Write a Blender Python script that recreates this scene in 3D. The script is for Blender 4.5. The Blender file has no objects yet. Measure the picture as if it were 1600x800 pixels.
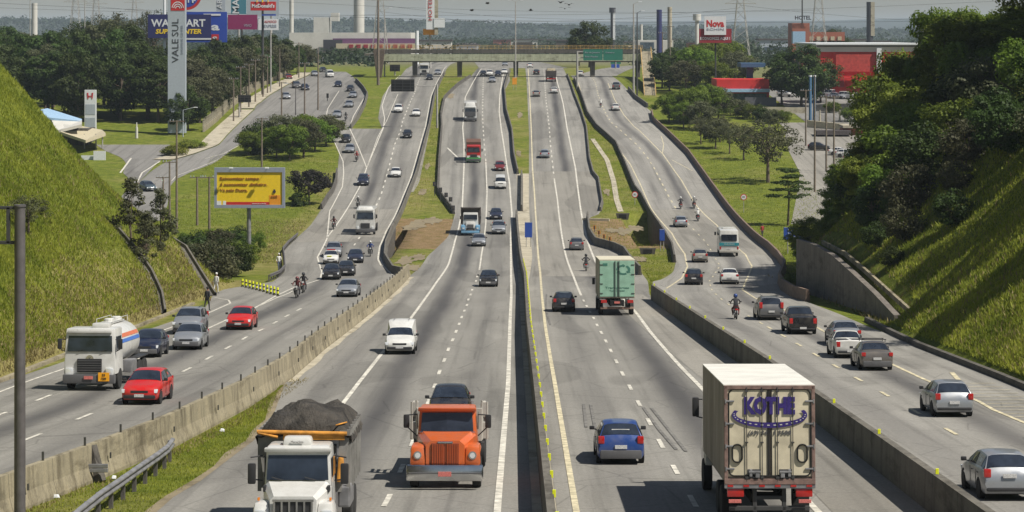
import bpy, bmesh, math, random
import numpy as np
from mathutils import Vector, Matrix
random.seed(7); rng = np.random.default_rng(7)
SC = bpy.context.scene
COL = SC.collection
R = math.radians

# ------------------------------------------------------------ camera, sky, sun, exposure
FPX = 3800.0; HY = 50.0                      # focal length in photo pixels (1600 wide), horizon row
cam = bpy.data.objects.new('camera', bpy.data.cameras.new('camera'))
COL.objects.link(cam); SC.camera = cam
cam.location = (0, 0, 0); cam.rotation_euler = (R(90), 0, 0)
cam.data.sensor_width = 36; cam.data.lens = 36 * FPX / 1600
cam.data.shift_y = -(400 - HY) / 1600
cam.data.clip_start = 1; cam.data.clip_end = 12000
SUN_AZ = Vector((1, -0.50, 0)).normalized(); SUN_EL = R(54)
w = bpy.data.worlds.new('World'); SC.world = w; w.use_nodes = True
nt = w.node_tree; nt.nodes.clear()
sky = nt.nodes.new('ShaderNodeTexSky'); sky.sky_type = 'NISHITA'; sky.sun_disc = False
sky.sun_elevation = SUN_EL; sky.sun_rotation = math.atan2(SUN_AZ.x, SUN_AZ.y)
sky.air_density = 1.0; sky.dust_density = 0.7; sky.ozone_density = 1.0
hs = nt.nodes.new('ShaderNodeHueSaturation'); hs.inputs['Saturation'].default_value = 0.8
bg = nt.nodes.new('ShaderNodeBackground'); bg.inputs[1].default_value = 0.05
wo = nt.nodes.new('ShaderNodeOutputWorld')
nt.links.new(sky.outputs[0], hs.inputs['Color']); nt.links.new(hs.outputs[0], bg.inputs[0]); nt.links.new(bg.outputs[0], wo.inputs[0])
sl = bpy.data.lights.new('sun', 'SUN'); sl.energy = 4.8; sl.angle = R(0.5); sl.color = (1.0, 0.94, 0.84)
so = bpy.data.objects.new('sun', sl); COL.objects.link(so)
sdir = Vector((SUN_AZ.x * math.cos(SUN_EL), SUN_AZ.y * math.cos(SUN_EL), math.sin(SUN_EL)))
so.rotation_euler = sdir.to_track_quat('Z', 'Y').to_euler(); so.location = (60, -20, 80)
SC.view_settings.view_transform = 'Standard'; SC.view_settings.look = 'None'
SC.view_settings.exposure = 0.36; SC.view_settings.gamma = 1.0
SC.cycles.use_denoising = True; SC.cycles.max_bounces = 5; SC.cycles.diffuse_bounces = 2
SC.cycles.glossy_bounces = 2; SC.cycles.transmission_bounces = 2; SC.cycles.volume_bounces = 0
SC.cycles.transparent_max_bounces = 6

# ------------------------------------------------------------ the lie of the land
_K = [(-200,-4.0),(0,-10.3),(69,-14.12),(83,-14.94),(139,-18.22),(195,-21.55),(226,-23.3),(250,-24.45),(271,-25.2),(306,-25.8),
      (333,-25.6),(376,-24.0),(420,-21.5),(455,-19.3),(500,-16.7),(560,-13.7),(620,-11.6),(700,-10.4),(900,-11.0),(1500,-13),(3000,-16),(7000,-20),(12000,-24)]
_kd = np.array([k[0] for k in _K], float); _kz = np.array([k[1] for k in _K], float)
_h = np.diff(_kd); _dl = np.diff(_kz) / _h
_m = np.zeros(len(_kd)); _m[0] = _dl[0]; _m[-1] = _dl[-1]
for i in range(1, len(_kd) - 1):
    if _dl[i-1] * _dl[i] > 0:
        w1 = 2*_h[i] + _h[i-1]; w2 = _h[i] + 2*_h[i-1]; _m[i] = (w1 + w2) / (w1/_dl[i-1] + w2/_dl[i])
def Pc(d):
    d = min(max(d, _kd[0]), _kd[-1]); i = min(max(int(np.searchsorted(_kd, d)) - 1, 0), len(_h) - 1)
    t = (d - _kd[i]) / _h[i]; t2 = t*t; t3 = t2*t
    return (2*t3-3*t2+1)*_kz[i] + (t3-2*t2+t)*_h[i]*_m[i] + (-2*t3+3*t2)*_kz[i+1] + (t3-t2)*_h[i]*_m[i+1]
DS = np.array([-150, -100, -60, -30, 0, 20, 36] + list(range(40, 721, 4)) + [740,770,800,850,900,1000,1200,1500,2000,3000,4500,7000,11000], float)
DZ = np.array([Pc(d) for d in DS])
def P(d): return float(np.interp(d, DS, DZ))
def slope(d): return (P(d + 3) - P(d - 3)) / 6
def D(y):                                    # photo row of a ground point -> distance
    lo, hi = 40.0, 7000.0
    for _ in range(50):
        m = (lo + hi) / 2
        if HY - P(m) * FPX / m > y: lo = m
        else: hi = m
    return (lo + hi) / 2
def G2(px, y): d = D(y); return ((px - 800) * d / FPX, d)
def sm(a, b, x): t = min(max((x - a) / (b - a), 0), 1); return t*t*(3 - 2*t)
def edge(pts):                               # photo polyline -> X(distance)
    q = sorted((D(y), (x - 800) * D(y) / FPX) for x, y in pts)
    dd = [a for a, _ in q]; xx = [b for _, b in q]
    return lambda d: float(np.interp(d, dd, xx))
def edgew(q):
    q = sorted(q); dd = [a for a, _ in q]; xx = [b for _, b in q]
    return lambda d: float(np.interp(d, dd, xx))
PITS = [(-16.5, -14.9, 270, 318, 3.0), (16.0, 19.6, 294, 342, 3.6)]
def H(x, d):
    h = 0.0
    if x < -25.3 and d < 260:
        t = -25.3 - x
        prof = 0.96*t if t < 21 else 20.2 + 0.4*(t - 21) if t < 60 else 36
        prof += 0.5*math.sin(x*0.35 + d*0.11)*sm(2, 8, t) + 0.35*math.sin(d*0.31 - x*0.2)*sm(2, 8, t)
        e = 1 - sm(213 + 0.1*t, 227 + 0.3*t, d)
        h = prof * e
    if x > 24.6 and d < 330:
        t = x - 24.6
        wall = 4.2*sm(160, 205, d) * (1 - sm(212, 236, d))
        base = wall * sm(1.9, 2.3, t) if d > 160 else 0
        prof = 0.86*max(0, t - (2.3 if d > 160 else 0)) 
        prof = prof if prof < 19 else 19 + 0.3*(prof - 19)
        prof += 0.4*math.sin(x*0.4 + d*0.13)*sm(3, 8, t)
        e = 1 - sm(216 + 0.5*t, 246 + 0.9*t, d)
        h = base + min(prof, 40) * e
    if abs(x) > 70 and d > 330: h += 1.2*math.sin(x*0.02)*math.sin(d*0.013)*sm(70, 140, abs(x))
    for x0, x1, d0, d1, dep in PITS:
        if x0 - .5 < x < x1 + .5 and d0 < d < d1: h -= dep
    return h
def G(x, d): return P(d) + H(x, d)

# ------------------------------------------------------------ materials
MATS = {}
def nmat(name):
    m = bpy.data.materials.new(name); m.use_nodes = True; MATS[name] = m
    n = m.node_tree; b = n.nodes['Principled BSDF']; return m, n, b
def N(n, t, **kw):
    x = n.nodes.new(t)
    for k, v in kw.items():
        if k in x.inputs: x.inputs[k].default_value = v
        else: setattr(x, k, v)
    return x
def ramp(n, fac, stops):
    r = n.nodes.new('ShaderNodeValToRGB'); e = r.color_ramp.elements
    while len(e) > 1: e.remove(e[-1])
    e[0].position = stops[0][0]; e[0].color = (*stops[0][1], 1)
    for p, c in stops[1:]:
        k = e.new(p); k.color = (*c, 1)
    n.links.new(fac, r.inputs[0]); return r.outputs[0]
def coords(n, scale=(1,1,1), kind='Object'):
    tc = n.nodes.new('ShaderNodeTexCoord'); mp = n.nodes.new('ShaderNodeMapping'); mp.inputs['Scale'].default_value = scale
    n.links.new(tc.outputs[kind], mp.inputs[0]); return mp.outputs[0]
def noise(n, vec, scale, detail=4, rough=.55):
    x = N(n, 'ShaderNodeTexNoise', Scale=scale, Detail=detail, Roughness=rough); n.links.new(vec, x.inputs['Vector']); return x.outputs['Fac']
def mix(n, a, b, fac, mode='MIX'):
    x = n.nodes.new('ShaderNodeMix'); x.data_type = 'RGBA'; x.blend_type = mode
    for i, v in ((0, fac), (6, a), (7, b)):
        if isinstance(v, (int, float)): x.inputs[i].default_value = v
        elif isinstance(v, tuple): x.inputs[i].default_value = (*v, 1)
        else: n.links.new(v, x.inputs[i])
    return x.outputs[2]
def math_(n, op, a, b=0.0, c=None):
    x = n.nodes.new('ShaderNodeMath'); x.operation = op
    for i, v in ((0, a), (1, b), (2, c)):
        if v is None: continue
        if isinstance(v, (int, float)): x.inputs[i].default_value = v
        else: n.links.new(v, x.inputs[i])
    return x.outputs[0]
def bump(n, b, h, strength=.3, dist=.05):
    x = N(n, 'ShaderNodeBump', Strength=strength, Distance=dist); n.links.new(h, x.inputs['Height']); n.links.new(x.outputs[0], b.inputs['Normal'])
def plain(name, col, rough=.6, metal=0, var=.12, scale=3, coat=0, spec=.5, emit=None):
    if name in MATS: return MATS[name]
    m, n, b = nmat(name)
    v = noise(n, coords(n), scale, 5)
    c = ramp(n, v, [(.3, tuple(x*(1-var) for x in col)), (.7, tuple(min(1, x*(1+var)) for x in col))])
    n.links.new(c, b.inputs['Base Color']); b.inputs['Roughness'].default_value = rough; b.inputs['Metallic'].default_value = metal
    b.inputs['Coat Weight'].default_value = coat; b.inputs['Specular IOR Level'].default_value = spec
    if emit: b.inputs['Emission Color'].default_value = (*emit, 1); b.inputs['Emission Strength'].default_value = 1
    return m
def paint(name, col, metal=.0, rough=.32, dirt=.25):
    """car paint with a clear coat and a film of road dust low down"""
    if name in MATS: return MATS[name]
    m, n, b = nmat(name)
    v = noise(n, coords(n), 2.2, 6, .65)
    dcol = tuple(c*(1-dirt) + dirt*g for c, g in zip(col, (.16, .14, .11)))
    c = ramp(n, v, [(.42, col), (.68, dcol)])
    n.links.new(c, b.inputs['Base Color'])
    r = ramp(n, v, [(.4, (rough,)*3), (.75, (rough+.25,)*3)]); n.links.new(r, b.inputs['Roughness'])
    b.inputs['Metallic'].default_value = metal; b.inputs['Coat Weight'].default_value = .6; b.inputs['Coat Roughness'].default_value = .12
    return m
def m_asphalt(name, base, band=None, tint=(1,.965,.875)):
    m, n, b = nmat(name)
    ob = coords(n); uv = coords(n, kind='UV')
    fine = noise(n, ob, 9, 5, .7); big = noise(n, coords(n, (.25, .05, 1)), 1, 4, .6); streak = noise(n, coords(n, (1.4, .022, 1), 'UV'), 1, 5, .6)
    patch = noise(n, coords(n, (.12, .018, 1), 'UV'), 1, 2, .5)
    def g(k): return tuple(base*k*t for t in tint)
    c = ramp(n, big, [(.35, g(.94)), (.65, g(1.07))])
    c = mix(n, c, ramp(n, streak, [(.3, (.60,)*3), (.48, (.97,)*3), (.6, (1.02,)*3), (.75, (1.16,)*3)]), .85, 'MULTIPLY')
    c = mix(n, c, ramp(n, fine, [(.3, (.66,)*3), (.7, (1.22,)*3)]), .75, 'MULTIPLY')
    c = mix(n, c, ramp(n, patch, [(.42, (.76,)*3), (.432, (1,)*3), (.58, (1,)*3), (.588, (1.13,)*3)]), .8, 'MULTIPLY')
    if band:
        sx = n.nodes.new('ShaderNodeSeparateXYZ'); n.links.new(uv, sx.inputs[0]); tot = None
        wob = math_(n, 'MULTIPLY_ADD', noise(n, coords(n, (.3, .03, 1), 'UV'), 1, 3), .9, -.45)
        for u0, wd, st in band:
            t = math_(n, 'ADD', math_(n, 'SUBTRACT', sx.outputs[0], u0), wob)
            t = math_(n, 'DIVIDE', t, wd); t = math_(n, 'MULTIPLY', t, t); t = math_(n, 'EXPONENT', math_(n, 'MULTIPLY', t, -1)); t = math_(n, 'MULTIPLY', t, st)
            tot = t if tot is None else math_(n, 'ADD', tot, t)
        tot = math_(n, 'MULTIPLY', tot, math_(n, 'MULTIPLY_ADD', noise(n, coords(n, (.2, .025, 1), 'UV'), 1, 4), 1.3, .35))
        c = mix(n, c, (base*.30, base*.29, base*.29), tot)
    ck = N(n, 'ShaderNodeTexVoronoi', feature='DISTANCE_TO_EDGE', Scale=.22)
    wv = mix(n, coords(n), noise_col(n, .6), .1, 'ADD'); n.links.new(wv, ck.inputs['Vector'])
    cm = ramp(n, ck.outputs['Distance'], [(.0, (.5,)*3), (.006, (.62,)*3), (.012, (1,)*3)])
    c = mix(n, c, cm, .5, 'MULTIPLY')
    n.links.new(c, b.inputs['Base Color']); b.inputs['Roughness'].default_value = .85; b.inputs['Specular IOR Level'].default_value = .3
    bump(n, b, fine, .25, .01); return m
def noise_col(n, s):
    x = N(n, 'ShaderNodeTexNoise', Scale=s, Detail=3); n.links.new(coords(n), x.inputs['Vector']); return x.outputs['Color']
m_asphalt('asphalt_left', .225, [(-1.9, .85, .85), (1.9, .8, .35)])
m_asphalt('asphalt_centre_left', .232, [(-2.0, .85, .95), (1.8, .8, .3), (-5.2, .5, .3)])
m_asphalt('asphalt_centre_right', .238, [(2.0, .85, .95), (-1.8, .8, .3)])
m_asphalt('asphalt_right', .268, [(2.0, .8, .8), (-1.8, .9, .35)], (1,.965,.88))
m_asphalt('asphalt_side', .20, None, (1, .97, .91))
m_asphalt('asphalt_shoulder', .24, None, (1, .95, .84))
m_asphalt('asphalt_far', .21, None)
def m_conc(name, col, stain=.5, stripe=True):
    m, n, b = nmat(name)
    a = noise(n, coords(n, (.7, .7, .7)), 1, 6, .65)
    c = ramp(n, a, [(.3, tuple(x*.74 for x in col)), (.68, tuple(x*1.15 for x in col))])
    if stripe:
        s = noise(n, coords(n, (3.0, 1.3, .12)), 1, 5, .7)
        c = mix(n, c, ramp(n, s, [(.35, (.45, .43, .40)), (.52, (1, 1, 1)), (.8, (1.1, 1.06, .98))]), stain, 'MULTIPLY')
    f = noise(n, coords(n), 14, 4, .7); c = mix(n, c, ramp(n, f, [(.3, (.70,)*3), (.7, (1.18,)*3)]), .7, 'MULTIPLY')
    blot = noise(n, coords(n, (.35, .22, .9)), 1, 6, .75); c = mix(n, c, ramp(n, blot, [(.36, (.42,.40,.36)), (.47, (1,1,1)), (.66, (1,1,1)), (.74, (1.25,1.2,1.1))]), .7, 'MULTIPLY')
    sq = n.nodes.new('ShaderNodeSeparateXYZ'); n.links.new(coords(n), sq.inputs[0]); jt = math_(n, 'FRACT', math_(n, 'MULTIPLY', sq.outputs[1], .25)); c = mix(n, c, ramp(n, jt, [(.0, (.35,)*3), (.010, (.45,)*3), (.018, (1,)*3)]), .8 if stripe else .0, 'MULTIPLY')
    n.links.new(c, b.inputs['Base Color']); b.inputs['Roughness'].default_value = .9; bump(n, b, f, .4, .02); return m
m_conc('earth', (.225,.185,.115), .4, False)
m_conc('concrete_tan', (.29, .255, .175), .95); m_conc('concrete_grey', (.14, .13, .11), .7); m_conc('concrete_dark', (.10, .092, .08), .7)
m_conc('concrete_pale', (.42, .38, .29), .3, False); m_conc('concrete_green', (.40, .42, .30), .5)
m_conc('retaining_concrete', (.17, .15, .13), .5)
def m_ground():
    m, n, b = nmat('grass_ground')
    at = n.nodes.new('ShaderNodeAttribute'); at.attribute_name = 'zone'
    sep = n.nodes.new('ShaderNodeSeparateColor'); n.links.new(at.outputs['Color'], sep.inputs[0])
    big = noise(n, coords(n), .12, 5, .6); mid = noise(n, coords(n), .7, 6, .7); fine = noise(n, coords(n), 5, 5, .75)
    green = ramp(n, mid, [(.28, (.060, .088, .012)), (.5, (.125, .155, .020)), (.72, (.21, .225, .038))])
    dry = ramp(n, mid, [(.28, (.13, .12, .035)), (.55, (.25, .22, .08)), (.75, (.34, .30, .15))])
    soil = ramp(n, mid, [(.3, (.15, .09, .045)), (.7, (.30, .22, .12))])
    dryf = math_(n, 'ADD', sep.outputs[0], math_(n, 'MULTIPLY_ADD', big, 1.6, -.75))
    dryf = ramp(n, dryf, [(.15, (0,)*3), (.75, (1,)*3)])
    c = mix(n, green, dry, dryf)
    sf = math_(n, 'ADD', sep.outputs[1], math_(n, 'MULTIPLY_ADD', mid, 1.2, -.85)); c = mix(n, c, soil, ramp(n, sf, [(.1, (0,)*3), (.35, (1,)*3)]))
    c = mix(n, c, ramp(n, fine, [(.3, (.6,)*3), (.7, (1.25,)*3)]), .8, 'MULTIPLY')
    far = ramp(n, mid, [(.35, (.10, .11, .055)), (.65, (.22, .20, .14))]); c = mix(n, c, far, sep.outputs[2])
    n.links.new(c, b.inputs['Base Color']); b.inputs['Roughness'].default_value = .95; b.inputs['Specular IOR Level'].default_value = .1
    bump(n, b, fine, .9, .15)
m_ground()
def m_leaf(name, dark, light, scale=.5, trans=.35):
    m, n, b = nmat(name)
    oi = n.nodes.new('ShaderNodeObjectInfo')
    v = noise(n, coords(n), scale, 3, .6); v2 = noise(n, coords(n), 6, 2, .6)
    v = math_(n, 'ADD', math_(n, 'MULTIPLY', v, .75), math_(n, 'MULTIPLY_ADD', v2, .5, -.12))
    c = ramp(n, v, [(.33, dark), (.68, light)])
    hsv = n.nodes.new('ShaderNodeHueSaturation'); n.links.new(c, hsv.inputs['Color'])
    n.links.new(math_(n, 'MULTIPLY_ADD', oi.outputs['Random'], .5, .78), hsv.inputs['Value'])
    n.links.new(math_(n, 'MULTIPLY_ADD', oi.outputs['Random'], .04, .48), hsv.inputs['Hue'])
    n.links.new(hsv.outputs[0], b.inputs['Base Color']); b.inputs['Roughness'].default_value = .6; b.inputs['Specular IOR Level'].default_value = .25
    tr = n.nodes.new('ShaderNodeBsdfTranslucent'); n.links.new(hsv.outputs[0], tr.inputs[0])
    ms = n.nodes.new('ShaderNodeMixShader'); ms.inputs[0].default_value = trans
    out = n.nodes['Material Output']; n.links.new(b.outputs[0], ms.inputs[1]); n.links.new(tr.outputs[0], ms.inputs[2]); n.links.new(ms.outputs[0], out.inputs[0])
m_leaf('leaf_dark', (.022, .038, .008), (.065, .10, .018)); m_leaf('leaf_mid', (.055, .095, .010), (.175, .235, .025), trans=.45)
m_leaf('leaf_bright', (.08, .115, .012), (.25, .29, .035)); m_leaf('leaf_olive', (.05, .055, .028), (.12, .125, .055)); m_leaf('leaf_purple', (.02, .02, .018), (.05, .045, .035))
m_leaf('grass_blade', (.12, .16, .014), (.38, .39, .055), .22, .5)
m_leaf('leaf_far', (.012, .024, .010), (.040, .060, .024), .05); m_leaf('dry_blade', (.17, .15, .05), (.36, .31, .14), .35, .3)
plain('bark', (.12, .09, .065), .9, var=.35, scale=6)
def m_glass(name, col=(.012, .016, .024), rough=.06):
    m, n, b = nmat(name); v = noise(n, coords(n), 1.5, 3); c = ramp(n, v, [(.35, col), (.7, tuple(x*2.6 for x in col))])
    n.links.new(c, b.inputs['Base Color']); b.inputs['Roughness'].default_value = rough; b.inputs['Specular IOR Level'].default_value = .55
    b.inputs['Coat Weight'].default_value = .25
m_glass('car_glass'); m_glass('building_glass', (.04, .055, .07), .15)
plain('tyre', (.018, .018, .018), .85); plain('rim', (.35, .35, .36), .35, .8); plain('steel_rim', (.10, .10, .10), .5, .5); plain('chrome', (.6, .6, .6), .18, 1)
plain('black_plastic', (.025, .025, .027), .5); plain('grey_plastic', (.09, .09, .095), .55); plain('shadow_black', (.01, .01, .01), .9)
plain('headlight', (.75, .77, .78), .12, .3, coat=.8); plain('tail_red', (.42, .015, .012), .2, coat=.7); plain('amber', (.7, .22, .02), .25, coat=.5)
plain('plate_grey', (.5, .5, .5), .5, var=.3, scale=25); plain('plate_red', (.55, .16, .14), .5, var=.3, scale=25)
plain('mark_white', (.52, .50, .44), .8, var=.45, scale=2.5); plain('mark_cream', (.50, .45, .31), .8, var=.45, scale=2.5); plain('mark_faint', (.38, .36, .29), .85, var=.3, scale=2)
plain('steel_pole', (.14, .13, .13), .55, .4, .2); plain('pole_grey', (.34, .33, .31), .7, 0, .2); plain('pole_dark', (.05, .05, .05), .6)
plain('galvanised', (.27, .27, .28), .5, .5, .3, 2); plain('wood_pole', (.16, .13, .10), .9, 0, .3, 4)
plain('reflector_yellow', (.75, .80, .02), .4); plain('reflector_dark', (.05, .05, .045), .6)
plain('skin', (.22, .12, .08), .6)

# ------------------------------------------------------------ mesh building
def tag(o, label=None, cat=None, group=None, kind=None):
    if label: o['label'] = label
    if cat: o['category'] = cat
    if group: o['group'] = group
    if kind: o['kind'] = kind
    return o
def empty(name, loc=(0,0,0), yaw=0, label=None, cat=None, group=None):
    o = bpy.data.objects.new(name, None); COL.objects.link(o); o.location = loc; o.rotation_euler = (0, 0, yaw); o.empty_display_size = .3
    return tag(o, label, cat, group)
def mk(name, verts, faces, mat, parent=None, smooth=False, uv=None, sharp=None):
    me = bpy.data.meshes.new(name); me.from_pydata([tuple(v) for v in verts], [], [tuple(f) for f in faces])
    for m in (mat if isinstance(mat, (list, tuple)) else [mat]): me.materials.append(MATS[m] if isinstance(m, str) else m)
    if uv is not None:
        ul = me.uv_layers.new(name='UVMap'); li = np.zeros(len(me.loops), int); me.loops.foreach_get('vertex_index', li)
        ul.data.foreach_set('uv', np.array(uv, float)[li].ravel())
    if smooth:
        me.polygons.foreach_set('use_smooth', [True]*len(me.polygons))
        if sharp:
            bm = bmesh.new(); bm.from_mesh(me)
            for e in bm.edges:
                if len(e.link_faces) == 2 and e.calc_face_angle(0) > R(sharp): e.smooth = False
            bm.to_mesh(me); bm.free()
    me.update()
    o = bpy.data.objects.new(name, me); COL.objects.link(o); o.parent = parent; return o
def quads_obj(name, V, mat, parent=None, tri=False):
    k = 3 if tri else 4; n = len(V) // k; me = bpy.data.meshes.new(name)
    me.vertices.add(len(V)); me.vertices.foreach_set('co', np.asarray(V, np.float32).ravel())
    me.loops.add(n*k); me.loops.foreach_set('vertex_index', np.arange(n*k, dtype=np.int32))
    me.polygons.add(n); me.polygons.foreach_set('loop_start', np.arange(0, n*k, k, dtype=np.int32)); me.polygons.foreach_set('loop_total', np.full(n, k, np.int32))
    me.update(calc_edges=True); me.validate(); me.materials.append(MATS[mat] if isinstance(mat, str) else mat)
    o = bpy.data.objects.new(name, me); COL.objects.link(o); o.parent = parent; return o
class MB:
    def __init__(s): s.v = []; s.f = []; s.m = []
    def add(s, v, f, mi=0):
        b = len(s.v); s.v += [tuple(p) for p in v]; s.f += [tuple(i + b for i in q) for q in f]; s.m += [mi]*len(f); return s
    def box(s, c, d, bev=0, mi=0, top=(1,1), rot=0, shift=(0,0)):
        """box about centre c with size d; top = scale of its upper face, shift = offset of it"""
        x, y, z = d[0]/2, d[1]/2, d[2]/2; v = []
        for k, (sz, tx, ty) in enumerate(((-z, 1, 1), (z, top[0], top[1]))):
            ox, oy = (shift if k else (0, 0))
            for a, b in ((-x,-y),(x,-y),(x,y),(-x,y)): v.append((a*tx+ox, b*ty+oy, sz))
        f = [(3,2,1,0),(4,5,6,7),(0,1,5,4),(1,2,6,5),(2,3,7,6),(3,0,4,7)]
        if bev:
            bm = bmesh.new(); bv = [bm.verts.new(p) for p in v]
            for q in f: bm.faces.new([bv[i] for i in q])
            bmesh.ops.bevel(bm, geom=bm.edges[:], offset=bev, segments=2, affect='EDGES', profile=.6)
            bm.verts.index_update(); v = [tuple(p.co) for p in bm.verts]; f = [[q.index for q in fc.verts] for fc in bm.faces]; bm.free()
        ca, sa = math.cos(rot), math.sin(rot)
        return s.add([(c[0]+p[0]*ca-p[1]*sa, c[1]+p[0]*sa+p[1]*ca, c[2]+p[2]) for p in v], f, mi)
    def tube(s, a, b, r0, r1=None, n=8, mi=0, cap=True):
        a = Vector(a); b = Vector(b); r1 = r0 if r1 is None else r1; ax = (b - a).normalized()
        u = ax.orthogonal().normalized(); w_ = ax.cross(u); v = []
        for p, r in ((a, r0), (b, r1)):
            for i in range(n): t = 2*math.pi*i/n; v.append(p + u*math.cos(t)*r + w_*math.sin(t)*r)
        f = [(i, (i+1) % n, n+(i+1) % n, n+i) for i in range(n)]
        if cap: f += [tuple(range(n))[::-1], tuple(range(n, 2*n))]
        return s.add(v, f, mi)
    def path(s, pts, r, n=6, mi=0):
        for a, b in zip(pts, pts[1:]): s.tube(a, b, r if not isinstance(r, list) else r[0], None, n, mi)
        return s
    def lathe(s, c, prof, n=16, mi=0, ax='z'):
        v = []; 
        for r, h in prof:
            for i in range(n):
                t = 2*math.pi*i/n; p = (r*math.cos(t), r*math.sin(t), h)
                if ax == 'x': p = (p[2], p[0], p[1])
                if ax == 'y': p = (p[0], p[2], p[1])
                v.append((c[0]+p[0], c[1]+p[1], c[2]+p[2]))
        f = [(k*n+i, k*n+(i+1) % n, (k+1)*n+(i+1) % n, (k+1)*n+i) for k in range(len(prof)-1) for i in range(n)]
        f += [tuple(range(n))[::-1], tuple(range((len(prof)-1)*n, len(prof)*n))]
        return s.add(v, f, mi)
    def quad(s, a, b, c, d, mi=0): return s.add([a, b, c, d], [(0,1,2,3)], mi)
    def build(s, name, mat, parent=None, smooth=False, sharp=35):
        o = mk(name, s.v, s.f, mat, parent, smooth, sharp=sharp if smooth else None)
        if len(set(s.m)) > 1: o.data.polygons.foreach_set('material_index', s.m)
        return o
def text(name, s, mat, parent, loc, size, rot=(R(90),0,0), ext=.01, w=None, bold=0, shear=0, spacing=1):
    cu = bpy.data.curves.new(name, 'FONT'); cu.body = s; cu.size = size; cu.extrude = ext; cu.align_x = 'CENTER'; cu.align_y = 'CENTER'; cu.offset = bold
    cu.shear = shear; cu.space_character = spacing; cu.resolution_u = 2
    t = bpy.data.objects.new(name, cu); COL.objects.link(t); bpy.context.view_layer.update()
    me = bpy.data.meshes.new_from_object(t.evaluated_get(bpy.context.evaluated_depsgraph_get())); bpy.data.objects.remove(t)
    if w and len(me.vertices):
        xs = [v.co.x for v in me.vertices]; k = w / max(1e-6, max(xs) - min(xs)); c = (max(xs)+min(xs))/2
        for v in me.vertices: v.co.x = (v.co.x - c) * k
    me.materials.clear(); me.materials.append(MATS[mat] if isinstance(mat, str) else mat); me.name = name
    o = bpy.data.objects.new(name, me); COL.objects.link(o); o.parent = parent; o.location = loc; o.rotation_euler = rot; return o
def copy_tree(o, parent=None):
    c = o.copy(); COL.objects.link(c); c.parent = parent
    for ch in list(KIDS.get(o.name, [])): copy_tree(ch, c)
    return c
KIDS = {}
def index_kids(root):
    def rec(o):
        KIDS[o.name] = [c for c in COL.objects if c.parent == o]
        for c in KIDS[o.name]: rec(c)
    rec(root)
def stations(d0, d1): return [d0] + [float(x) for x in DS if d0 + .05 < x < d1 - .05] + [d1]
def sheet(name, fL, fR, d0, d1, mat, h=.0, parent=None, centre=None, kind='structure', nx=1):
    ss = stations(d0, d1); v = []; uv = []; f = []; c = centre or (lambda d: 0)
    for d in ss:
        a, b = fL(d), fR(d)
        for k in range(nx+1): x = a + (b-a)*k/nx; v.append((x, d, P(d)+h)); uv.append((x - c(d), d))
    w_ = nx+1
    for i in range(len(ss)-1):
        for k in range(nx): f.append((i*w_+k, i*w_+k+1, (i+1)*w_+k+1, (i+1)*w_+k))
    o = mk(name, v, f, mat, parent, uv=uv)
    if kind and parent is None: o['kind'] = kind
    return o
# ------------------------------------------------------------ ground sheet
def build_ground():
    xs = [-9000,-5000,-3000,-2000,-1300,-900,-600,-420,-300,-220,-170,-140,-120,-105,-92] + list(np.arange(-82, -25.4, 1.6)) + [-25.3]
    xs += list(np.arange(-24, 24.1, 1.5)) + [24.6, 25.6, 26.5, 26.9, 27.6] + list(np.arange(28.5, 82, 1.6)) + [92,105,120,140,170,220,300,420,600,900,1300,2000,3000,5000,9000]
    xs = sorted(xs); v = []; cols = []; n = len(xs)
    dit = [float(d) for d in DS]
    for d in dit:
        for x in xs:
            v.append((x, d, P(d) + H(x, d) - .03))
            dry = 0.1; soil = 0; far = sm(640, 900, d)
            if x < -24.5 and d < 230: t = -25.3 - x; dry = .85*(1 - sm(1.0, 7.5, t + 1.6*math.sin(d*.21)*math.sin(d*.07+1)))
            if abs(x) < 24 : dry = .28
            if d < 115 and -20 < x < -6: dry = .12
            if x > 24 and d < 240: dry = 0.02 + .5*sm(9, 16, x-24.6)*sm(150, 200, d)
            if -30 < x < -13 and 240 < d < 400: dry = .45; soil = .25
            if 345 < d < 620 and abs(x) < 22: soil = .14
            if 285 < d < 335 and -17 < x < 20: soil = .62
            if x > 60 and d > 420: far = max(far, .6)
            cols.append((dry, soil, far, 1))
    f = [(j*n+i, j*n+i+1, (j+1)*n+i+1, (j+1)*n+i) for j in range(len(dit)-1) for i in range(n-1)]
    o = mk('ground', v, f, 'grass_ground', smooth=True); o['kind'] = 'structure'
    ca = o.data.color_attributes.new('zone', 'FLOAT_COLOR', 'POINT'); ca.data.foreach_set('color', np.array(cols, np.float32).ravel())
build_ground()

# ------------------------------------------------------------ carriageways (edges traced as distances along the road)
AB = edge([(-120,870),(40,780),(160,745),(275,692),(350,655),(440,599),(500,547),(562,500),(615,455),(637,432)])
A_dash_px = [(-130,760),(-40,718),(75,674),(157,641),(267,590),(304,572),(336,554),(366,538),(392,523),(416,512),(437,500),(455,490),(473,481),(489,472),(502,465),(517,459),(557,430),(552,424),(547,415),(552,385),(557,372),(586,325),(595,306),(604,275),(617,225),(626,204),(629,190),(640,162),(647,147),(655,125),(668,104)]
A_dash = edge([p for p in A_dash_px if p[0] not in (557,)] + [(553,400)])
A_L = edge([(-260,680),(-140,645),(-30,610),(0,598),(95,567),(225,517),(275,500),(318,484),(328,470),(336,455),(372,448),(425,441),(445,425),(444,405),(442,392),(463,372),(485,352),(501,328),(520,300),(527,272),(530,240),(526,227),(512,200)])
A_Ru = edge([(627,430),(614,427),(601,405),(603,385),(612,362),(624,340),(637,308),(650,275),(662,230),(671,197),(679,150),(695,115),(705,100)])
def A_R(d): return AB(d) - .15 if d < D(431) else A_Ru(d)
dA = D(201)
roadA = sheet('road', A_L, A_R, 40, dA, 'asphalt_left', .0, centre=A_dash, nx=3)
A_L2 = edge([(597,201),(591,185),(594,165),(598,150),(607,137),(625,120),(650,100)])
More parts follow.
